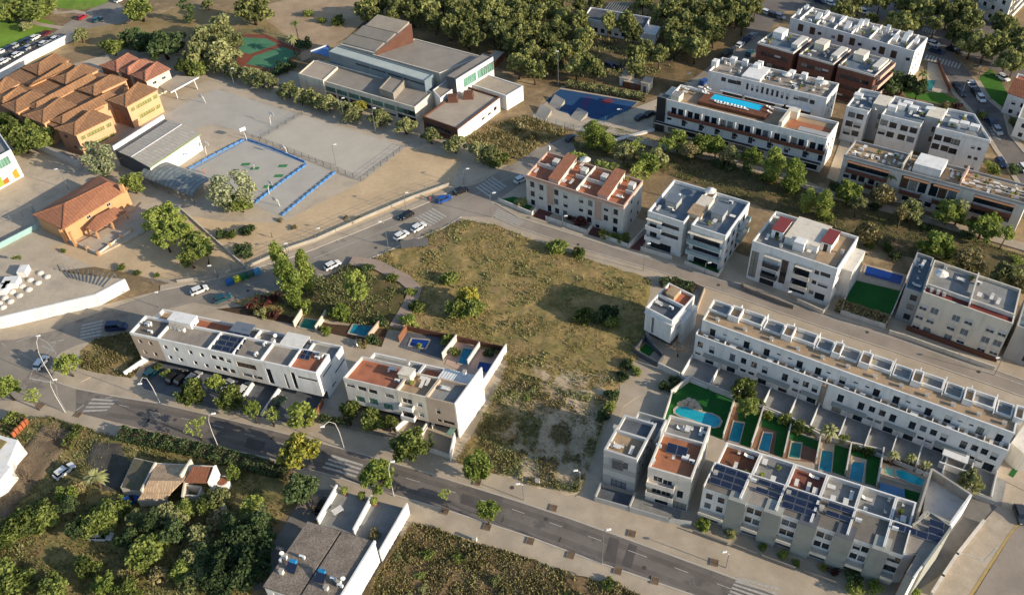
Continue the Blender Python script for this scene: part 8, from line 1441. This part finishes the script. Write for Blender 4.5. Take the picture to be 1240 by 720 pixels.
# houses, alley, gardens on the right
trees(I, 'broad', [(903, 473, 16), (906, 492, 11)], 6, 'behind the kidney pool garden', 'broad trees behind the kidney pool garden'); trees(I, 'bare', [(822, 420, 13)], 5, 'in the lane beside the small white house'); trees(I, 'olive', [(1175, 583, 13)], 5, 'beside the walled concrete court'); trees(I, 'yellow', [(1231, 90, 1)], 1) if False else None
for x, y, r, k, l in ((707, 381, 14, 0, 'left bush of the clump in the middle of the field'), (725, 384, 12, 1, 'second bush of the clump in the field'), (739, 377, 13, 1, 'upper bush of the clump in the field'), (742, 391, 12, 0, 'lower right bush of the clump in the field'), (677, 298, 14, 0, 'long green bush by the middle street'), (703, 306, 10, 0, 'smaller green bush by the middle street'), (760, 441, 9, 1, 'dark bush at the top of the alley'), (769, 449, 8, 0, 'green bush at the alley corner'), (755, 455, 9, 1, 'dark bush on the alley edge'), (742, 477, 10, 1, 'dark bush halfway along the alley'), (737, 492, 10, 0, 'green bush halfway along the alley'), (731, 503, 9, 1, 'lower dark bush on the alley edge'), (805, 468, 9, 1, 'dark shrub behind the garden gate wall'), (816, 461, 8, 1, 'shrub between the lane and the kidney pool'), (930, 503, 9, 2, 'bright shrub behind the third pool garden'), (950, 506, 10, 0, 'shrub behind the brown deck garden'), (965, 515, 11, 0, 'wide shrub behind the brown deck garden'), (981, 519, 9, 2, 'bright shrub left of the white row palm'), (1022, 533, 9, 0, 'shrub right of the white row palm'), (1036, 541, 8, 1, 'dark shrub behind the fifth pool'), (1052, 546, 9, 0, 'shrub behind the sixth pool'), (920, 488, 9, 0, 'shrub beside the broad trees'),
 (630, 246, 9, 4, 'pale green shrub at the corner garden of the terracotta block'), (703, 267, 12, 5, 'large dark red shrub before the terracotta block'), (692, 262, 7, 5, 'small dark red shrub before the terracotta block'), (733, 283, 9, 6, 'yellow green shrub before the terracotta block'), (755, 288, 9, 0, 'green shrub at the right of the terracotta block'), (744, 286, 7, 2, 'bright shrub by the terracotta block'), (851, 634, 13, 2, 'bright bush left of the grey tower row'), (886, 645, 10, 4, 'olive green bush before the grey tower row'), (924, 662, 6, 2, 'small bush before the third white front'), (949, 671, 8, 2, 'bush before the third grey tower'), (964, 680, 7, 2, 'low bush near the street wall of the tower row'), (997, 687, 6, 6, 'yellow green bush before the fourth tower'), (1011, 693, 9, 5, 'dark red bush before the fourth tower'), (1033, 699, 11, 1, 'dark bush before the fifth tower'), (1037, 714, 13, 0, 'large green bush at the bottom edge'), (1061, 709, 13, 2, 'bright bush at the bottom edge'), (1109, 716, 8, 2, 'bush at the foot of the slanting wall'), (633, 152, 12, 3, 'tall dry bush beside the play area'), (610, 190, 9, 0, 'green bush by the weedy verge'), (600, 199, 9, 0, 'second green bush by the weedy verge'), (645, 165, 8, 3, 'dry bush in the weedy verge'), (1012, 108, 8, 1, 'dark shrub'), (1191, 140, 8, 0, 'green shrub at the side street corner'), (1145, 127, 7, 3, 'rust coloured shrub by the side street'), (1160, 128, 7, 5, 'reddish shrub by the side street corner'), (1228, 205, 8, 1, 'shrub beside the parked dark blue car'), (1200, 204, 11, 0, 'green shrubbery at the end of the white block'), (1021, 140, 6, 3, 'dry shrub'), (1230, 147, 8, 1, 'dark shrub before the edge houses')): bush(k, x, y, r, l) if l not in ('dark shrub', 'dry shrub') else None
hedge([(1012, 372), (1075, 392)], 3.2, 1.4, L_DRY, 'brown dry hedge in front of the turf square'); hedge([(686, 105), (740, 114), (782, 122)], 2.6, 1.8, L_OLIVE, 'long pale hedge behind the blue play surface'); hedge([(147, 529), (200, 540), (260, 553), (319, 569)], 2.8, 2.0, L_DARK, 'long dark green hedge along the wild garden'); hedge([(319, 569), (352, 577)], 2.8, 1.7, L_DARK, 'end piece of the long dark hedge'); hedge([(103, 521), (92, 532), (82, 546)], 2.0, 1.8, L_BROAD, 'green hedge on the left side of the farm drive'); hedge([(388, 510), (425, 516)], 1.4, 1.6, L_DARK, 'dark hedge in front of the terracotta roofed house')
hedge([(10, 508), (30, 512)], 2.5, 1.4, L_BROAD, 'green hedge at the left edge bungalow'); hedge([(800, 346), (812, 343), (840, 352)], 2.4, 1.3, L_DARK, 'dark hedge behind the small white house')
# wild garden
v = Z(0, 520, 3.6)
for k, rows, h in (('broad', [(440, 390, 20), (400, 420, 14), (480, 370, 14), (640, 530, 22), (130, 390, 22), (60, 430, 18), (200, 380, 14), (50, 670, 22), (230, 690, 17), (-20, 620, 16)], 5), ('light', [(620, 560, 13), (690, 490, 13), (460, 680, 14), (285, 290, 11), (800, 620, 13), (1100, 330, 12)], 4.5), ('olive', [(750, 400, 17), (730, 360, 12), (870, 470, 15), (590, 400, 13), (840, 560, 13), (860, 660, 16), (950, 300, 13)], 4.5), ('dark', [(990, 560, 22), (1060, 480, 20), (1080, 620, 22), (950, 640, 16), (1110, 540, 18), (760, 450, 14), (650, 400, 12), (1120, 400, 15)], 6), ('dry', [(960, 390, 14), (560, 640, 14), (700, 640, 14), (330, 250, 10)], 3.5), ('bare', [(230, 20, 15), (110, 205, 13)], 4)):
    trees(v, k, rows, h, 'in the wild garden below the main road', {'broad': 'rounded trees', 'light': 'bright trees', 'olive': 'olive trees', 'dark': 'dark trees', 'dry': 'brownish trees', 'bare': 'leafless trees'}[k]+' of the wild garden')
trees(v, 'light', [(1010, 190, 9)], 4, 'beside the little shed')
trees(v, 'dark', [(1030, 540, 16), (900, 560, 16), (1130, 470, 16), (1020, 420, 14), (300, 330, 10), (960, 690, 15), (560, 480, 12), (330, 430, 12)], 5, 'in the wild garden below the main road', 'dark trees of the wild garden')
trees(v, 'broad', [(800, 350, 12), (520, 340, 12), (900, 330, 11), (380, 600, 14), (-10, 480, 14), (560, 700, 14)], 4, 'in the wild garden below the main road', 'rounded trees of the wild garden')
terrain('earth_lane', [(-40, 660), (-40, 590), (12, 560), (50, 515), (92, 520), (98, 530), (62, 570), (22, 616)], mat('lane_earth', '#75644f', .95, .3, .3, fine=.2), .9, .15, .3, z0=.5); terrain('farm_drive', [(108, 530), (150, 537), (162, 560), (150, 602), (122, 596), (100, 560)], mat('dark_drive', '#4f4b45', .95, .25, .3, fine=.15), .9, .1, .3, z0=.52)
# ground cover
scatter('dry_grass', LOT, 24000, 0, .06, .28, mat('dry_grass_blades', '#a8935f', .95, .35, .25, col2='#77713f'), .09, dens=.0, lift=.35, seed=3)
scatter('weeds', LOT, 3000, 0, .2, .6, L_OLIVE, .2, dens=.3, lift=.35, seed=5)
E2 = [(560, 552), (612, 446), (660, 462), (700, 475), (742, 480), (716, 560), (700, 598), (644, 588)]
scatter('field_weeds', E2, 5000, 0, .15, .55, L_DRY, .16, dens=.2, lift=.3, seed=8); scatter('green_weeds', E2, 4500, 0, .15, .55, L_OLIVE, .16, dens=.15, lift=.3, seed=9, holes=([(665, 478), (728, 492), (690, 592), (645, 560)],))
scatter('garden_grass', WILD, 22000, 0, .15, .5, L_DRY, .13, dens=-.2, lift=.2, seed=11); scatter('garden_weeds', WILD, 9000, 0, .2, .6, L_OLIVE, .17, dens=.1, lift=.2, seed=12)
scatter('scrub', SCRUB, 26000, 0, .15, .6, L_DRY, .17, dens=-.3, lift=.2, seed=13); scatter('green_scrub', SCRUB, 5000, 0, .15, .6, L_OLIVE, .17, dens=.05, lift=.2, seed=14)
scatter('park_grass', PARK, 14000, 0, .15, .5, L_OLIVE, .14, dens=-.1, lift=.1, seed=15); scatter('verge_grass', [(560, 165), (600, 150), (640, 140), (690, 160), (650, 180), (620, 200), (585, 200)], 5000, 0, .3, .9, L_DRY, .18, dens=-.2, seed=16); scatter('corner_weeds', [(97, 425), (115, 411), (157, 402), (177, 434), (160, 458), (120, 452), (96, 446)], 2500, 0, .2, .6, L_DRY, .16, dens=-.3, lift=.1, seed=17)
scatter('forest_undergrowth', [(440, 40), (500, 5), (640, 0), (900, 0), (880, 40), (800, 90), (700, 95), (640, 80), (560, 40)], 8000, 0, .3, .9, L_OLIVE, .22, dens=.05, seed=18); scatter('garden_shrubbery', [(345, 352), (425, 322), (480, 346), (470, 398), (400, 390), (340, 372)], 5000, 0, .2, .6, L_OLIVE, .18, dens=-.1, lift=.6, seed=19)
for i in range(60):
    x, y = rnd.uniform(450, 860), rnd.uniform(632, 740); g_ = P(x, y); 
    if inpoly(g_.x, g_.y, gpoly(SCRUB)): bush(rnd.choice((3, 3, 3, 4, 0)), x, y, rnd.uniform(4, 11), 'scrubby bush on the overgrown plot at the bottom', 'scrubby bushes of the overgrown bottom plot', .8)
for i in range(26):
    x, y = rnd.uniform(560, 740), rnd.uniform(455, 595); g_ = P(x, y)
    if inpoly(g_.x, g_.y, gpoly(E2)) and not inpoly(g_.x, g_.y, gpoly([(640, 478), (728, 488), (690, 592), (640, 560)])): bush(rnd.choice((3, 4, 0)), x, y, rnd.uniform(4, 8), 'low scrubby bush at the overgrown end of the field', 'scrubby bushes at the overgrown end of the field', .7)
# ================================================================ vehicles, lamps and small things
CARG = mat('car_glass', '#141a1f', .08, 0, spec=.8); TYRE = mat('tyre_rubber', '#1c1c1c', .9, 0); RIM = mat('wheel_rim', '#8a8c8e', .4, 0, metal=.6); LAMP = mat('lamp_lens', '#d8d4c4', .2, 0); TAIL = mat('tail_lens', '#7a1a16', .3, 0)
PAINTS = {'white': '#d6d6d2', 'silver': '#9a9da0', 'black': '#17181b', 'dark grey': '#3a3d41', 'dark blue': '#1b2a4a', 'blue': '#1f4f96', 'red': '#a01a20', 'maroon': '#5a1620', 'teal': '#1d4a54', 'dark green': '#22352a'}
CARP = {}
def make_car(col, van):
    L, W_, t = (4.9, 1.95, 'parked_van') if van else (4.3, 1.78, 'parked_car'); r = thing(t, 'car', 'van' if van else 'car'); pm = mat(col.replace(' ', '_')+'_car_paint', PAINTS[col], .3, 0, spec=.6)
    hz, tz = (1.15, 1.95) if van else (.86, 1.42); w2 = W_/2
    def loft(secs): # secs: (x, halfwidth, z0, z1)
        mb = MB()
        for x, h, a, b in secs: mb.v += [(x, -h, a), (x, h, a), (x, h*.97, b), (x, -h*.97, b)]
        n = len(secs)
        for i in range(n-1):
            for k in range(4): mb.f.append((4*i+k, 4*i+(k+1) % 4, 4*i+4+(k+1) % 4, 4*i+4+k))
        mb.f += [(3, 2, 1, 0), tuple(4*(n-1)+k for k in range(4))]; mb.m = [0]*len(mb.f); return mb
    part(r, 'body', loft([(-L/2, w2*.86, .35, .75), (-L/2+.25, w2*.97, .25, hz), (-.6, w2, .22, hz+.04), (.9, w2, .22, hz+.02), (L/2-.35, w2*.95, .25, hz-.12), (L/2, w2*.8, .35, .6)]), pm, smooth=False)
    f0, f1 = (-L/2+.12, 1.25) if van else (-L/2+.3, .95)
    part(r, 'cabin_glass', loft([(f0, w2*.88, hz-.02, hz+.02), (f0+.35, w2*.86, hz, tz-.06), (f1-.55, w2*.86, hz, tz-.06), (f1+.15, w2*.9, hz-.02, hz+.02)]), CARG); mb = MB(); mb.box(f0+.32, f1-.5, -w2*.8, w2*.8, tz-.07, tz); part(r, 'roof', mb, pm)
    for x in ((f0+f1)/2-.15,): mb = MB(); mb.box(x-.05, x+.05, -w2*.875, w2*.875, hz, tz-.05); part(r, 'pillar', mb, pm)
    for x in (-L/2+.8, L/2-.85):
        for s in (-1, 1): mb = MB(); mb.tube([(x, s*(w2-.2), .32), (x, s*(w2+.01), .32)], .32, 12); o = part(r, 'wheel', mb, TYRE); mb = MB(); mb.tube([(x, s*(w2-.02), .32), (x, s*(w2+.02), .32)], .18, 8); part(o, 'rim', mb, RIM)
    for s in (-1, 1): mb = MB(); mb.box(L/2-.16, L/2-.06, s*w2*.62-.17, s*w2*.62+.17, .52, .66); part(r, 'headlight', mb, LAMP); mb = MB(); mb.box(-L/2-.01, -L/2+.1, s*w2*.66-.12, s*w2*.66+.12, .6, .8); part(r, 'taillight', mb, TAIL)
    return proto(r)
def car(x, y, dx, dy, col, label, group=None, van=False):
    if (col, van) not in CARP: CARP[(col, van)] = make_car(col, van)
    p = P(x, y); q = P(x+dx, y+dy); a = math.atan2(q.y-p.y, q.x-p.x); put(CARP[(col, van)], (p.x, p.y, .05 if y < 640 and x > 0 else .05), a, 1, label, group)
for x, y, dx, dy, c, l in ((242, 353, 10, -4, 'white', 'white estate car parked behind the white terrace row'), (270, 363, 8, -3, 'teal', 'teal car half hidden by shrubs behind the white terrace row'), (403, 323, 10, -5, 'white', 'white hatchback alone on the north road beside the garden plot'), (486, 287, 10, -6, 'white', 'white car, left of two beside the field corner'), (507, 277, 10, -6, 'white', 'white car, right of two beside the field corner'), (492, 263, -10, 5, 'black', 'black car driving toward the zebra crossing on the north road'),
 (538, 243, 10, -4, 'blue', 'bright blue car waiting behind the school fence corner'), (558, 233, 10, -4, 'black', 'black car in front of the bright blue one'), (51, 441, 7, -9, 'white', 'white car with dark roof turning in the left junction'), (631, 219, 8, -4, 'white', 'white car in shade beside the terracotta block'), (185, 453, 9, -7, 'teal', 'dark teal car in the first driveway of the white terrace row'), (212, 458, 9, -8, 'black', 'black car in the second driveway'), (222, 460, 9, -8, 'black', 'black car beside the silver one in the driveways'), (235, 459, 9, -8, 'silver', 'silver car before the white terrace row'), (273, 469, 9, -8, 'silver', 'silver car near the bright hedge clump'), (297, 473, 8, -8, 'white', 'white car in the fifth driveway'), (337, 490, 9, -8, 'dark green', 'dark green car in the last driveway'), (124, 651, 10, 0, 'white', 'white car parked under trees in the wild garden'), (79, 572, 8, -6, 'white', 'small white car by the palm in the wild garden'), (157, 609, 8, -4, 'blue', 'blue car beside the old farmhouse'), (392, 614, 5, -9, 'black', 'black car in the shady driveway at the pebble roofed pair'), (1235, 625, 3, 9, 'dark grey', 'dark car cut by the right edge at the corner street'),
 (692, 169, 8, -5, 'dark grey', 'dark grey car behind the terracotta block'), (739, 81, 8, 3, 'dark blue', 'dark blue car on the sandy ground in the wood'), (749, 83, 8, 3, 'black', 'black car on the sandy ground in the wood'), (776, 144, 8, -4, 'dark grey', 'dark grey car left of the hotel'), (787, 140, 8, -4, 'black', 'black car closest to the hotel corner'), (853, 101, 8, -5, 'blue', 'blue car behind the hotel'), (911, 45, 7, -6, 'silver', 'silver car at the top of the street in the wood'), (896, 56, 7, -6, 'white', 'white car in the line left of the brick block'), (886, 63, 7, -6, 'dark grey', 'grey car in the line left of the brick block'), (879, 68, 7, -6, 'black', 'black car in the line left of the brick block'), (904, 50, 7, -6, 'dark blue', 'dark blue car in the line left of the brick block'), (908, 66, 7, -6, 'teal', 'teal car beside the brick block wall'),
 (919, 14, 8, 3, 'black', 'black car in the far top row'), (928, 17, 8, 3, 'white', 'white car in the far top row'), (936, 20, 8, 3, 'dark grey', 'grey car in the far top row'), (944, 22, 8, 3, 'silver', 'silver car in the far top row'), (992, 3, 9, 3, 'dark blue', 'dark blue car behind the far white block'), (1006, 6, 9, 3, 'white', 'white car behind the far white block'), (1046, 16, 9, 4, 'white', 'lone white car on the far street'), (1130, 55, 9, 3, 'white', 'white car at the far crossing'), (1133, 64, 9, 3, 'dark blue', 'dark blue car at the far crossing'), (1153, 62, 9, 3, 'black', 'black car under the far pines'), (1214, 96, 9, 5, 'white', 'white car beside the little playground'), (1187, 121, 6, 8, 'white', 'white car parked on the side street'), (1181, 114, 6, 8, 'black', 'black car behind the white one on the side street'), (1176, 105, 6, 8, 'silver', 'silver car third in line on the side street'), (1158, 107, 6, 8, 'black', 'black car on the left kerb of the side street'), (1163, 114, 6, 8, 'dark grey', 'grey car on the left kerb of the side street'), (1189, 141, 6, 8, 'dark grey', 'grey car at the end of the white block'), (1200, 151, 6, 8, 'dark blue', 'dark blue car on the lower side street'), (1207, 160, 6, 8, 'silver', 'silver car on the lower side street'), (1211, 199, 6, 8, 'dark blue', 'dark blue car by the shrubbery'), (1239, 206, 6, 8, 'white', 'white car cut by the right edge on the side street')): car(x, y, dx, dy, c, l)
car(142, 398, 13, -1, 'dark blue', 'dark blue van on the junction beside the terrace end', None, True)
v = Z(0, 0, 6.889)
for x, y, c, l in ((390, 290, 'maroon', 'maroon car at the end of the back row of the school car park'), (690, 155, 'red', 'bright red car beyond the school car park'), (815, 175, 'teal', 'teal car facing the red one'), (300, 325, 'white', 'white car beside the maroon one'), (470, 335, 'white', 'white car at the right end of the front row'), (375, 375, 'white', 'white car in the front row, second group'), (410, 340, 'black', 'black car between white ones in the front row'), (300, 385, 'dark grey', 'grey car in the front row of the car park'), (200, 365, 'black', 'black car in the back row of the car park'), (245, 345, 'dark blue', 'dark blue car in the back row of the car park'), (200, 425, 'dark blue', 'dark blue car in the front row of the car park'), (150, 468, 'white', 'white car in the middle of the front row'), (88, 470, 'black', 'black car left in the front row'), (40, 522, 'white', 'white car at the lower left of the car park'), (85, 412, 'dark blue', 'dark blue car left in the back row'), (12, 442, 'white', 'white car cut by the left edge in the back row'), (140, 390, 'silver', 'silver car left in the back row'), (1000, 12, 'white', 'white car at the top gate beyond the lawn'), (250, 405, 'silver', 'silver car in the front row of the car park')): (X, Y), = v([(x, y)]); car(X, Y, 9, -5, c, l)
# lamps
LP_ = {}
def lamp(b, hd, label, group, arc=False):
    p = P(*b); cp = Vector((0, 0, HC)); r = P(*hd)-cp; h = 10.5 if arc else 8.0; q = P(*hd, h)
    if not arc:      # straight post: height from the sighting over the base
        k = ((p-cp).xy.length-0)/(r.xy.length); h = max(3.5, min(11, HC*(1-k))) if k < 1 else 6; q = P(*hd, h)
    t = thing('street_lamp', label, 'street lamp', p, 0, group); d = q-p; d.z = 0; L = max(d.length, .8); u = d/max(d.length, 1e-3)
    if arc: pts = [(0, 0, 0), tuple(u*L*.02+Vector((0, 0, h*.5))), tuple(u*L*.15+Vector((0, 0, h*.8))), tuple(u*L*.5+Vector((0, 0, h*.97))), tuple(u*L+Vector((0, 0, h)))]
    else: pts = [(0, 0, 0), (0, 0, h*.9), tuple(u*min(L, 1.5)*.5+Vector((0, 0, h*.99))), tuple(u*min(L, 1.5)+Vector((0, 0, h)))]
    mb = MB(); mb.tube(pts, [.085, .07, .055, .05, .05][:len(pts)], 6); part(t, 'pole', mb, PALE if arc else METALG); e = Vector(pts[-1]); mb = MB(); mb.hexa([(e.x-.45, e.y-.2, e.z-.12), (e.x+.45, e.y-.2, e.z-.12), (e.x+.45, e.y+.2, e.z-.12), (e.x-.45, e.y+.2, e.z-.12), (e.x-.3, e.y-.12, e.z+.06), (e.x+.3, e.y-.12, e.z+.06), (e.x+.3, e.y+.12, e.z+.06), (e.x-.3, e.y+.12, e.z+.06)]); part(t, 'lamp_head', mb, METALW)
for b, hd in (((65, 461), (46, 406)), ((79, 499), (66, 459)), ((194, 488), (169, 464)), ((265, 542), (258, 500)), ((417, 543), (390, 516)), ((477, 600), (475, 558))): lamp(b, hd, 'tall white lamp with long curved arm along the main road', 'curved white lamps of the main road', True)
for b, hd, l in (((729, 682), (734.5, 640), 'tall straight lamp at the lower pavement of the main road'), ((634, 605), (627, 585), 'lamp at the kerb below the weedy field end'), ((879, 687), (883, 669), 'lamp in front of the grey tower row'), ((702, 594), (702, 569), 'lamp at the foot of the alley'), ((562, 223), (566, 204), 'lamp at the school corner of the north road'), ((595, 263), (598, 233), 'lamp at the start of the middle street'), ((470, 299), (460, 268), 'lamp beside the two white cars'), ((492, 256), (492, 233), 'lamp on the school side of the north road'), ((267, 347), (257, 320), 'lamp beside the recycling bins'), ((83, 229), (69, 204), 'double lamp of the paved court below the school wall'), ((192, 372), (187, 354), 'lamp at the back corner of the white terrace row'), ((407, 200), (403, 175), 'floodlight on the sand court fence'), ((418, 150), (412, 119), 'floodlight in the olive line, left'), ((455, 161), (451, 131), 'floodlight in the olive line, right'), ((284, 104), (279, 83), 'lamp under the brownish trees by the playground'), ((681, 275), (685, 261), 'lamp before the terracotta block'), ((779, 328), (782, 294), 'lamp left of the bluish roofed block'), ((853, 331), (856, 317), 'lamp right of the bluish roofed block'), ((754, 150), (749, 132), 'lamp between play area and hotel'), ((836, 99), (833, 90), 'lamp behind the hotel tower'), ((1196, 92), (1203, 74), 'tall lamp by the little playground'), ((1185, 92), (1188, 80), 'shorter lamp by the little playground'), ((1162, 122), (1170, 99), 'lamp behind the white block on the side street'), ((1204, 454), (1212, 434), 'lamp at the end of the shuttered block'), ((951, 361), (957, 354), 'short lamp before the red stair head block'), ((676, 104), (674, 60), 'tall mast at the corner of the play area'), ((463, 27), (455, -6), 'tall mast on the pale plaza'), ((350, 305), (346, 293), 'short lamp on the school fence'), ((388, 286), (385, 276), 'second short lamp on the school fence')): lamp(b, hd, l, None)
# hoops, goals, bins, signs
def hoop(x, y, l, rz=0):
    p = P(x, y); t = thing('basketball_hoop', l, 'basketball hoop', p, rz); mb = MB(); mb.tube([(0, 0, 0), (0, .2, 2.2), (0, 1.1, 3.0)], .09, 6); part(t, 'post', mb, METALW); mb = MB(); mb.box(-.9, .9, 1.1, 1.16, 2.7, 3.8); part(t, 'backboard', mb, METALW); mb = MB(); mb.tube([(.22*math.cos(k), 1.4+.22*math.sin(k), 2.95) for k in np.linspace(0, 6.28, 9)], .02, 4); part(t, 'ring', mb, mat('red_metal', '#a8342a', .5, 0))
for x, y, l, r in ((249, 125, 'white basketball hoop on the upper court by the shelter', 2.5), (328, 151, 'white basketball hoop on the right of the upper court', -.6), (299, 170, 'basketball hoop at the top corner of the blue barriers', .6), (348, 186, 'basketball hoop on the blue barrier line', 2.4), (250, 187, 'white board on the left blue barrier', -.8), (326, 235, 'white board on the third blue barrier', -.8), (339, 250, 'white goal board at the right barrier', 2.4)): hoop(x, y, l, r)
for k, (x, y, c) in enumerate(((279, 344, 'blue'), (288, 340.5, 'yellow green'), (296, 337.5, 'dark green'), (304, 334.5, 'grey green'), (312, 331.5, 'light blue'))):
    p = P(x, y); t = thing('recycling_bin', c+' recycling container, %s in the row by the north road' % ('first', 'second', 'third', 'fourth', 'last')[k], 'recycling bin', p, .55); m = mat(c.replace(' ', '_')+'_bin_plastic', {'blue': '#1f5f9a', 'yellow green': '#9aa02c', 'dark green': '#1f5a3a', 'grey green': '#3f5a50', 'light blue': '#3f84a8'}[c], .6, 0); mb = MB(); mb.box(-.8, .8, -.6, .6, .15, 1.35); part(t, 'body', mb, m); mb = MB(); mb.hexa([(-.85, -.65, 1.36), (.85, -.65, 1.36), (.85, .65, 1.36), (-.85, .65, 1.36), (-.7, -.3, 1.7), (.7, -.3, 1.7), (.7, .3, 1.7), (-.7, .3, 1.7)]); part(t, 'lid', mb, m)
    for s in (-.6, .6): mb = MB(); mb.box(s-.1, s+.1, -.5, .5, 0, .15); part(t, 'foot', mb, TYRE)
for k, (x, y) in enumerate(((642, 655), (691, 672), (748, 691), (793, 703), (765, 646), (670, 615), (237, 539), (199, 527), (539, 619), (590, 638), (95, 502), (50, 491), (578, 584), (865, 681))): p = P(x, y); t = thing('tree_pit', 'square earth tree pit in the pavement of the main road', 'tree pit', (p.x, p.y, .1), -.35, 'tree pits along the main road'); mb = MB(); mb.box(-.6, .6, -.6, .6, 0, .05); part(t, 'soil', mb, mat('pit_soil', '#6b5946', .95, .3, 1.)); mb = MB(); mb.box(-.7, .7, -.7, -.61, 0, .08).box(-.7, .7, .61, .7, 0, .08).box(-.7, -.61, -.61, .61, 0, .08).box(.61, .7, -.61, .61, 0, .08); part(t, 'edging', mb, mat('pit_edging', '#85745f', .8, .1))
p = P(503, 301); t = thing('billboard_frame', 'dark slatted panel standing on the field edge by the white cars', 'panel', p, .1)
mb = MB(); mb.box(-3.4, 3.4, -.05, .05, .6, 3.0); part(t, 'panel', mb, GREYD)
for s in (-3, 0, 3): mb = MB(); mb.box(s-.06, s+.06, .06, .16, 0, 3.1); part(t, 'post', mb, METALG)
for x, y, w_, l_, h_, c, l in ((759, 100, 3, 5, 2.6, WHITE, 'white cabin beside the play area'), (768, 106, 6, 2.6, 2.2, WOOD, 'brown hut row beside the white cabin'), (783, 108, 2.4, 4, 3, CREAM, 'cream kiosk left of the hotel forecourt'), (600, 76, 3, 6, 2.4, WOOD, 'wooden shed behind the culture centre')):
    p = P(x, y); t = thing('small_hut', l, 'hut', p, -.5); mb = MB(); mb.box(-w_/2, w_/2, -l_/2, l_/2, 0, h_); part(t, 'walls', mb, c); mb = MB(); mb.box(-w_/2-.2, w_/2+.2, -l_/2-.2, l_/2+.2, h_, h_+.15); part(t, 'roof', mb, RFB); mb = MB(); mb.box(-.45, .45, -l_/2-.04, -l_/2, 0, 2.0); part(t, 'door', mb, GREYD)
def utility(x, y, l): p = P(x, y); t = thing('utility_box', l, 'utility box', p, -.35); mb = MB(); mb.box(-.4, .4, -.25, .25, 0, 1.2); part(t, 'case', mb, PALE); mb = MB(); mb.box(-.45, .45, -.3, .3, 1.2, 1.27); part(t, 'cap', mb, CONC)
utility(575, 654, 'pale utility box at the edge of the bottom scrub plot'); utility(651, 585, 'pale utility box at the lower edge of the field'); utility(541, 664, 'small pale box') if False else None
# people, tiny in the photograph
def person_mesh():
    V = [(0, 0, .95), (0, 0, 1.2), (0, 0, 1.42), (0, 0, 1.52), (0, .01, 1.66), (.1, 0, .9), (.12, .12, .5), (.12, .02, .06), (.12, .14, .03), (-.1, 0, .9), (-.12, -.12, .5), (-.12, -.22, .08), (-.12, -.1, .03), (.2, 0, 1.38), (.25, -.08, 1.1), (.24, .06, .86), (-.2, 0, 1.38), (-.25, .08, 1.1), (-.24, .2, .9)]
    Ed = [(0, 1), (1, 2), (2, 3), (3, 4), (0, 5), (5, 6), (6, 7), (7, 8), (0, 9), (9, 10), (10, 11), (11, 12), (2, 13), (13, 14), (14, 15), (2, 16), (16, 17), (17, 18)]
    Rr = [.15, .14, .15, .06, .11, .1, .07, .045, .04, .1, .07, .045, .04, .06, .045, .035, .06, .045, .035]
    me = bpy.data.meshes.new('body'); me.from_pydata(V, Ed, []); o = bpy.data.objects.new('body', me); C.objects.link(o); sk = o.modifiers.new('s', 'SKIN'); me.skin_vertices.new() if not me.skin_vertices else None
    for i, r in enumerate(Rr): me.skin_vertices[0].data[i].radius = (r, r); me.skin_vertices[0].data[i].use_root = i == 0
    o.modifiers.new('u', 'SUBSURF').levels = 1; dg = bpy.context.evaluated_depsgraph_get(); dg.update(); out = bpy.data.meshes.new_from_object(o.evaluated_get(dg)); bpy.data.objects.remove(o); return out
BM = person_mesh()
for x, y, c, l, r in ((521, 244, '#9a4a3c', 'person in a reddish top on the kerb by the blue car', .4), (525, 241, '#3c4a6a', 'person in dark blue beside the school fence kerb', 2.0), (248, 210, '#b06a6a', 'person in pink on the sand court', 1), (308, 205, '#b8b4a8', 'person in a pale top on the sand court near the barrier', 3), (8+322, 288, '#6a6a5a', 'person in olive standing in the school sand', 2)):
    p = P(x, y); t = thing('person', l, 'person', p, r); me = BM.copy(); me.materials.append(mat('cloth_'+l.split(' in ')[1].split()[0]+'_'+str(len(MATS)), c, .9, .1)); link('body', me, t); mb = MB(); mb.cyl(0, .0, 1.68, 1.79, .115, 8, .06); part(t, 'hair', mb, TYRE)
for o in C.objects:        # tidy words on the longest labels
    if o.get('label') and len(o['label'].split()) > 16: o['label'] = ' '.join(o['label'].split()[:16])
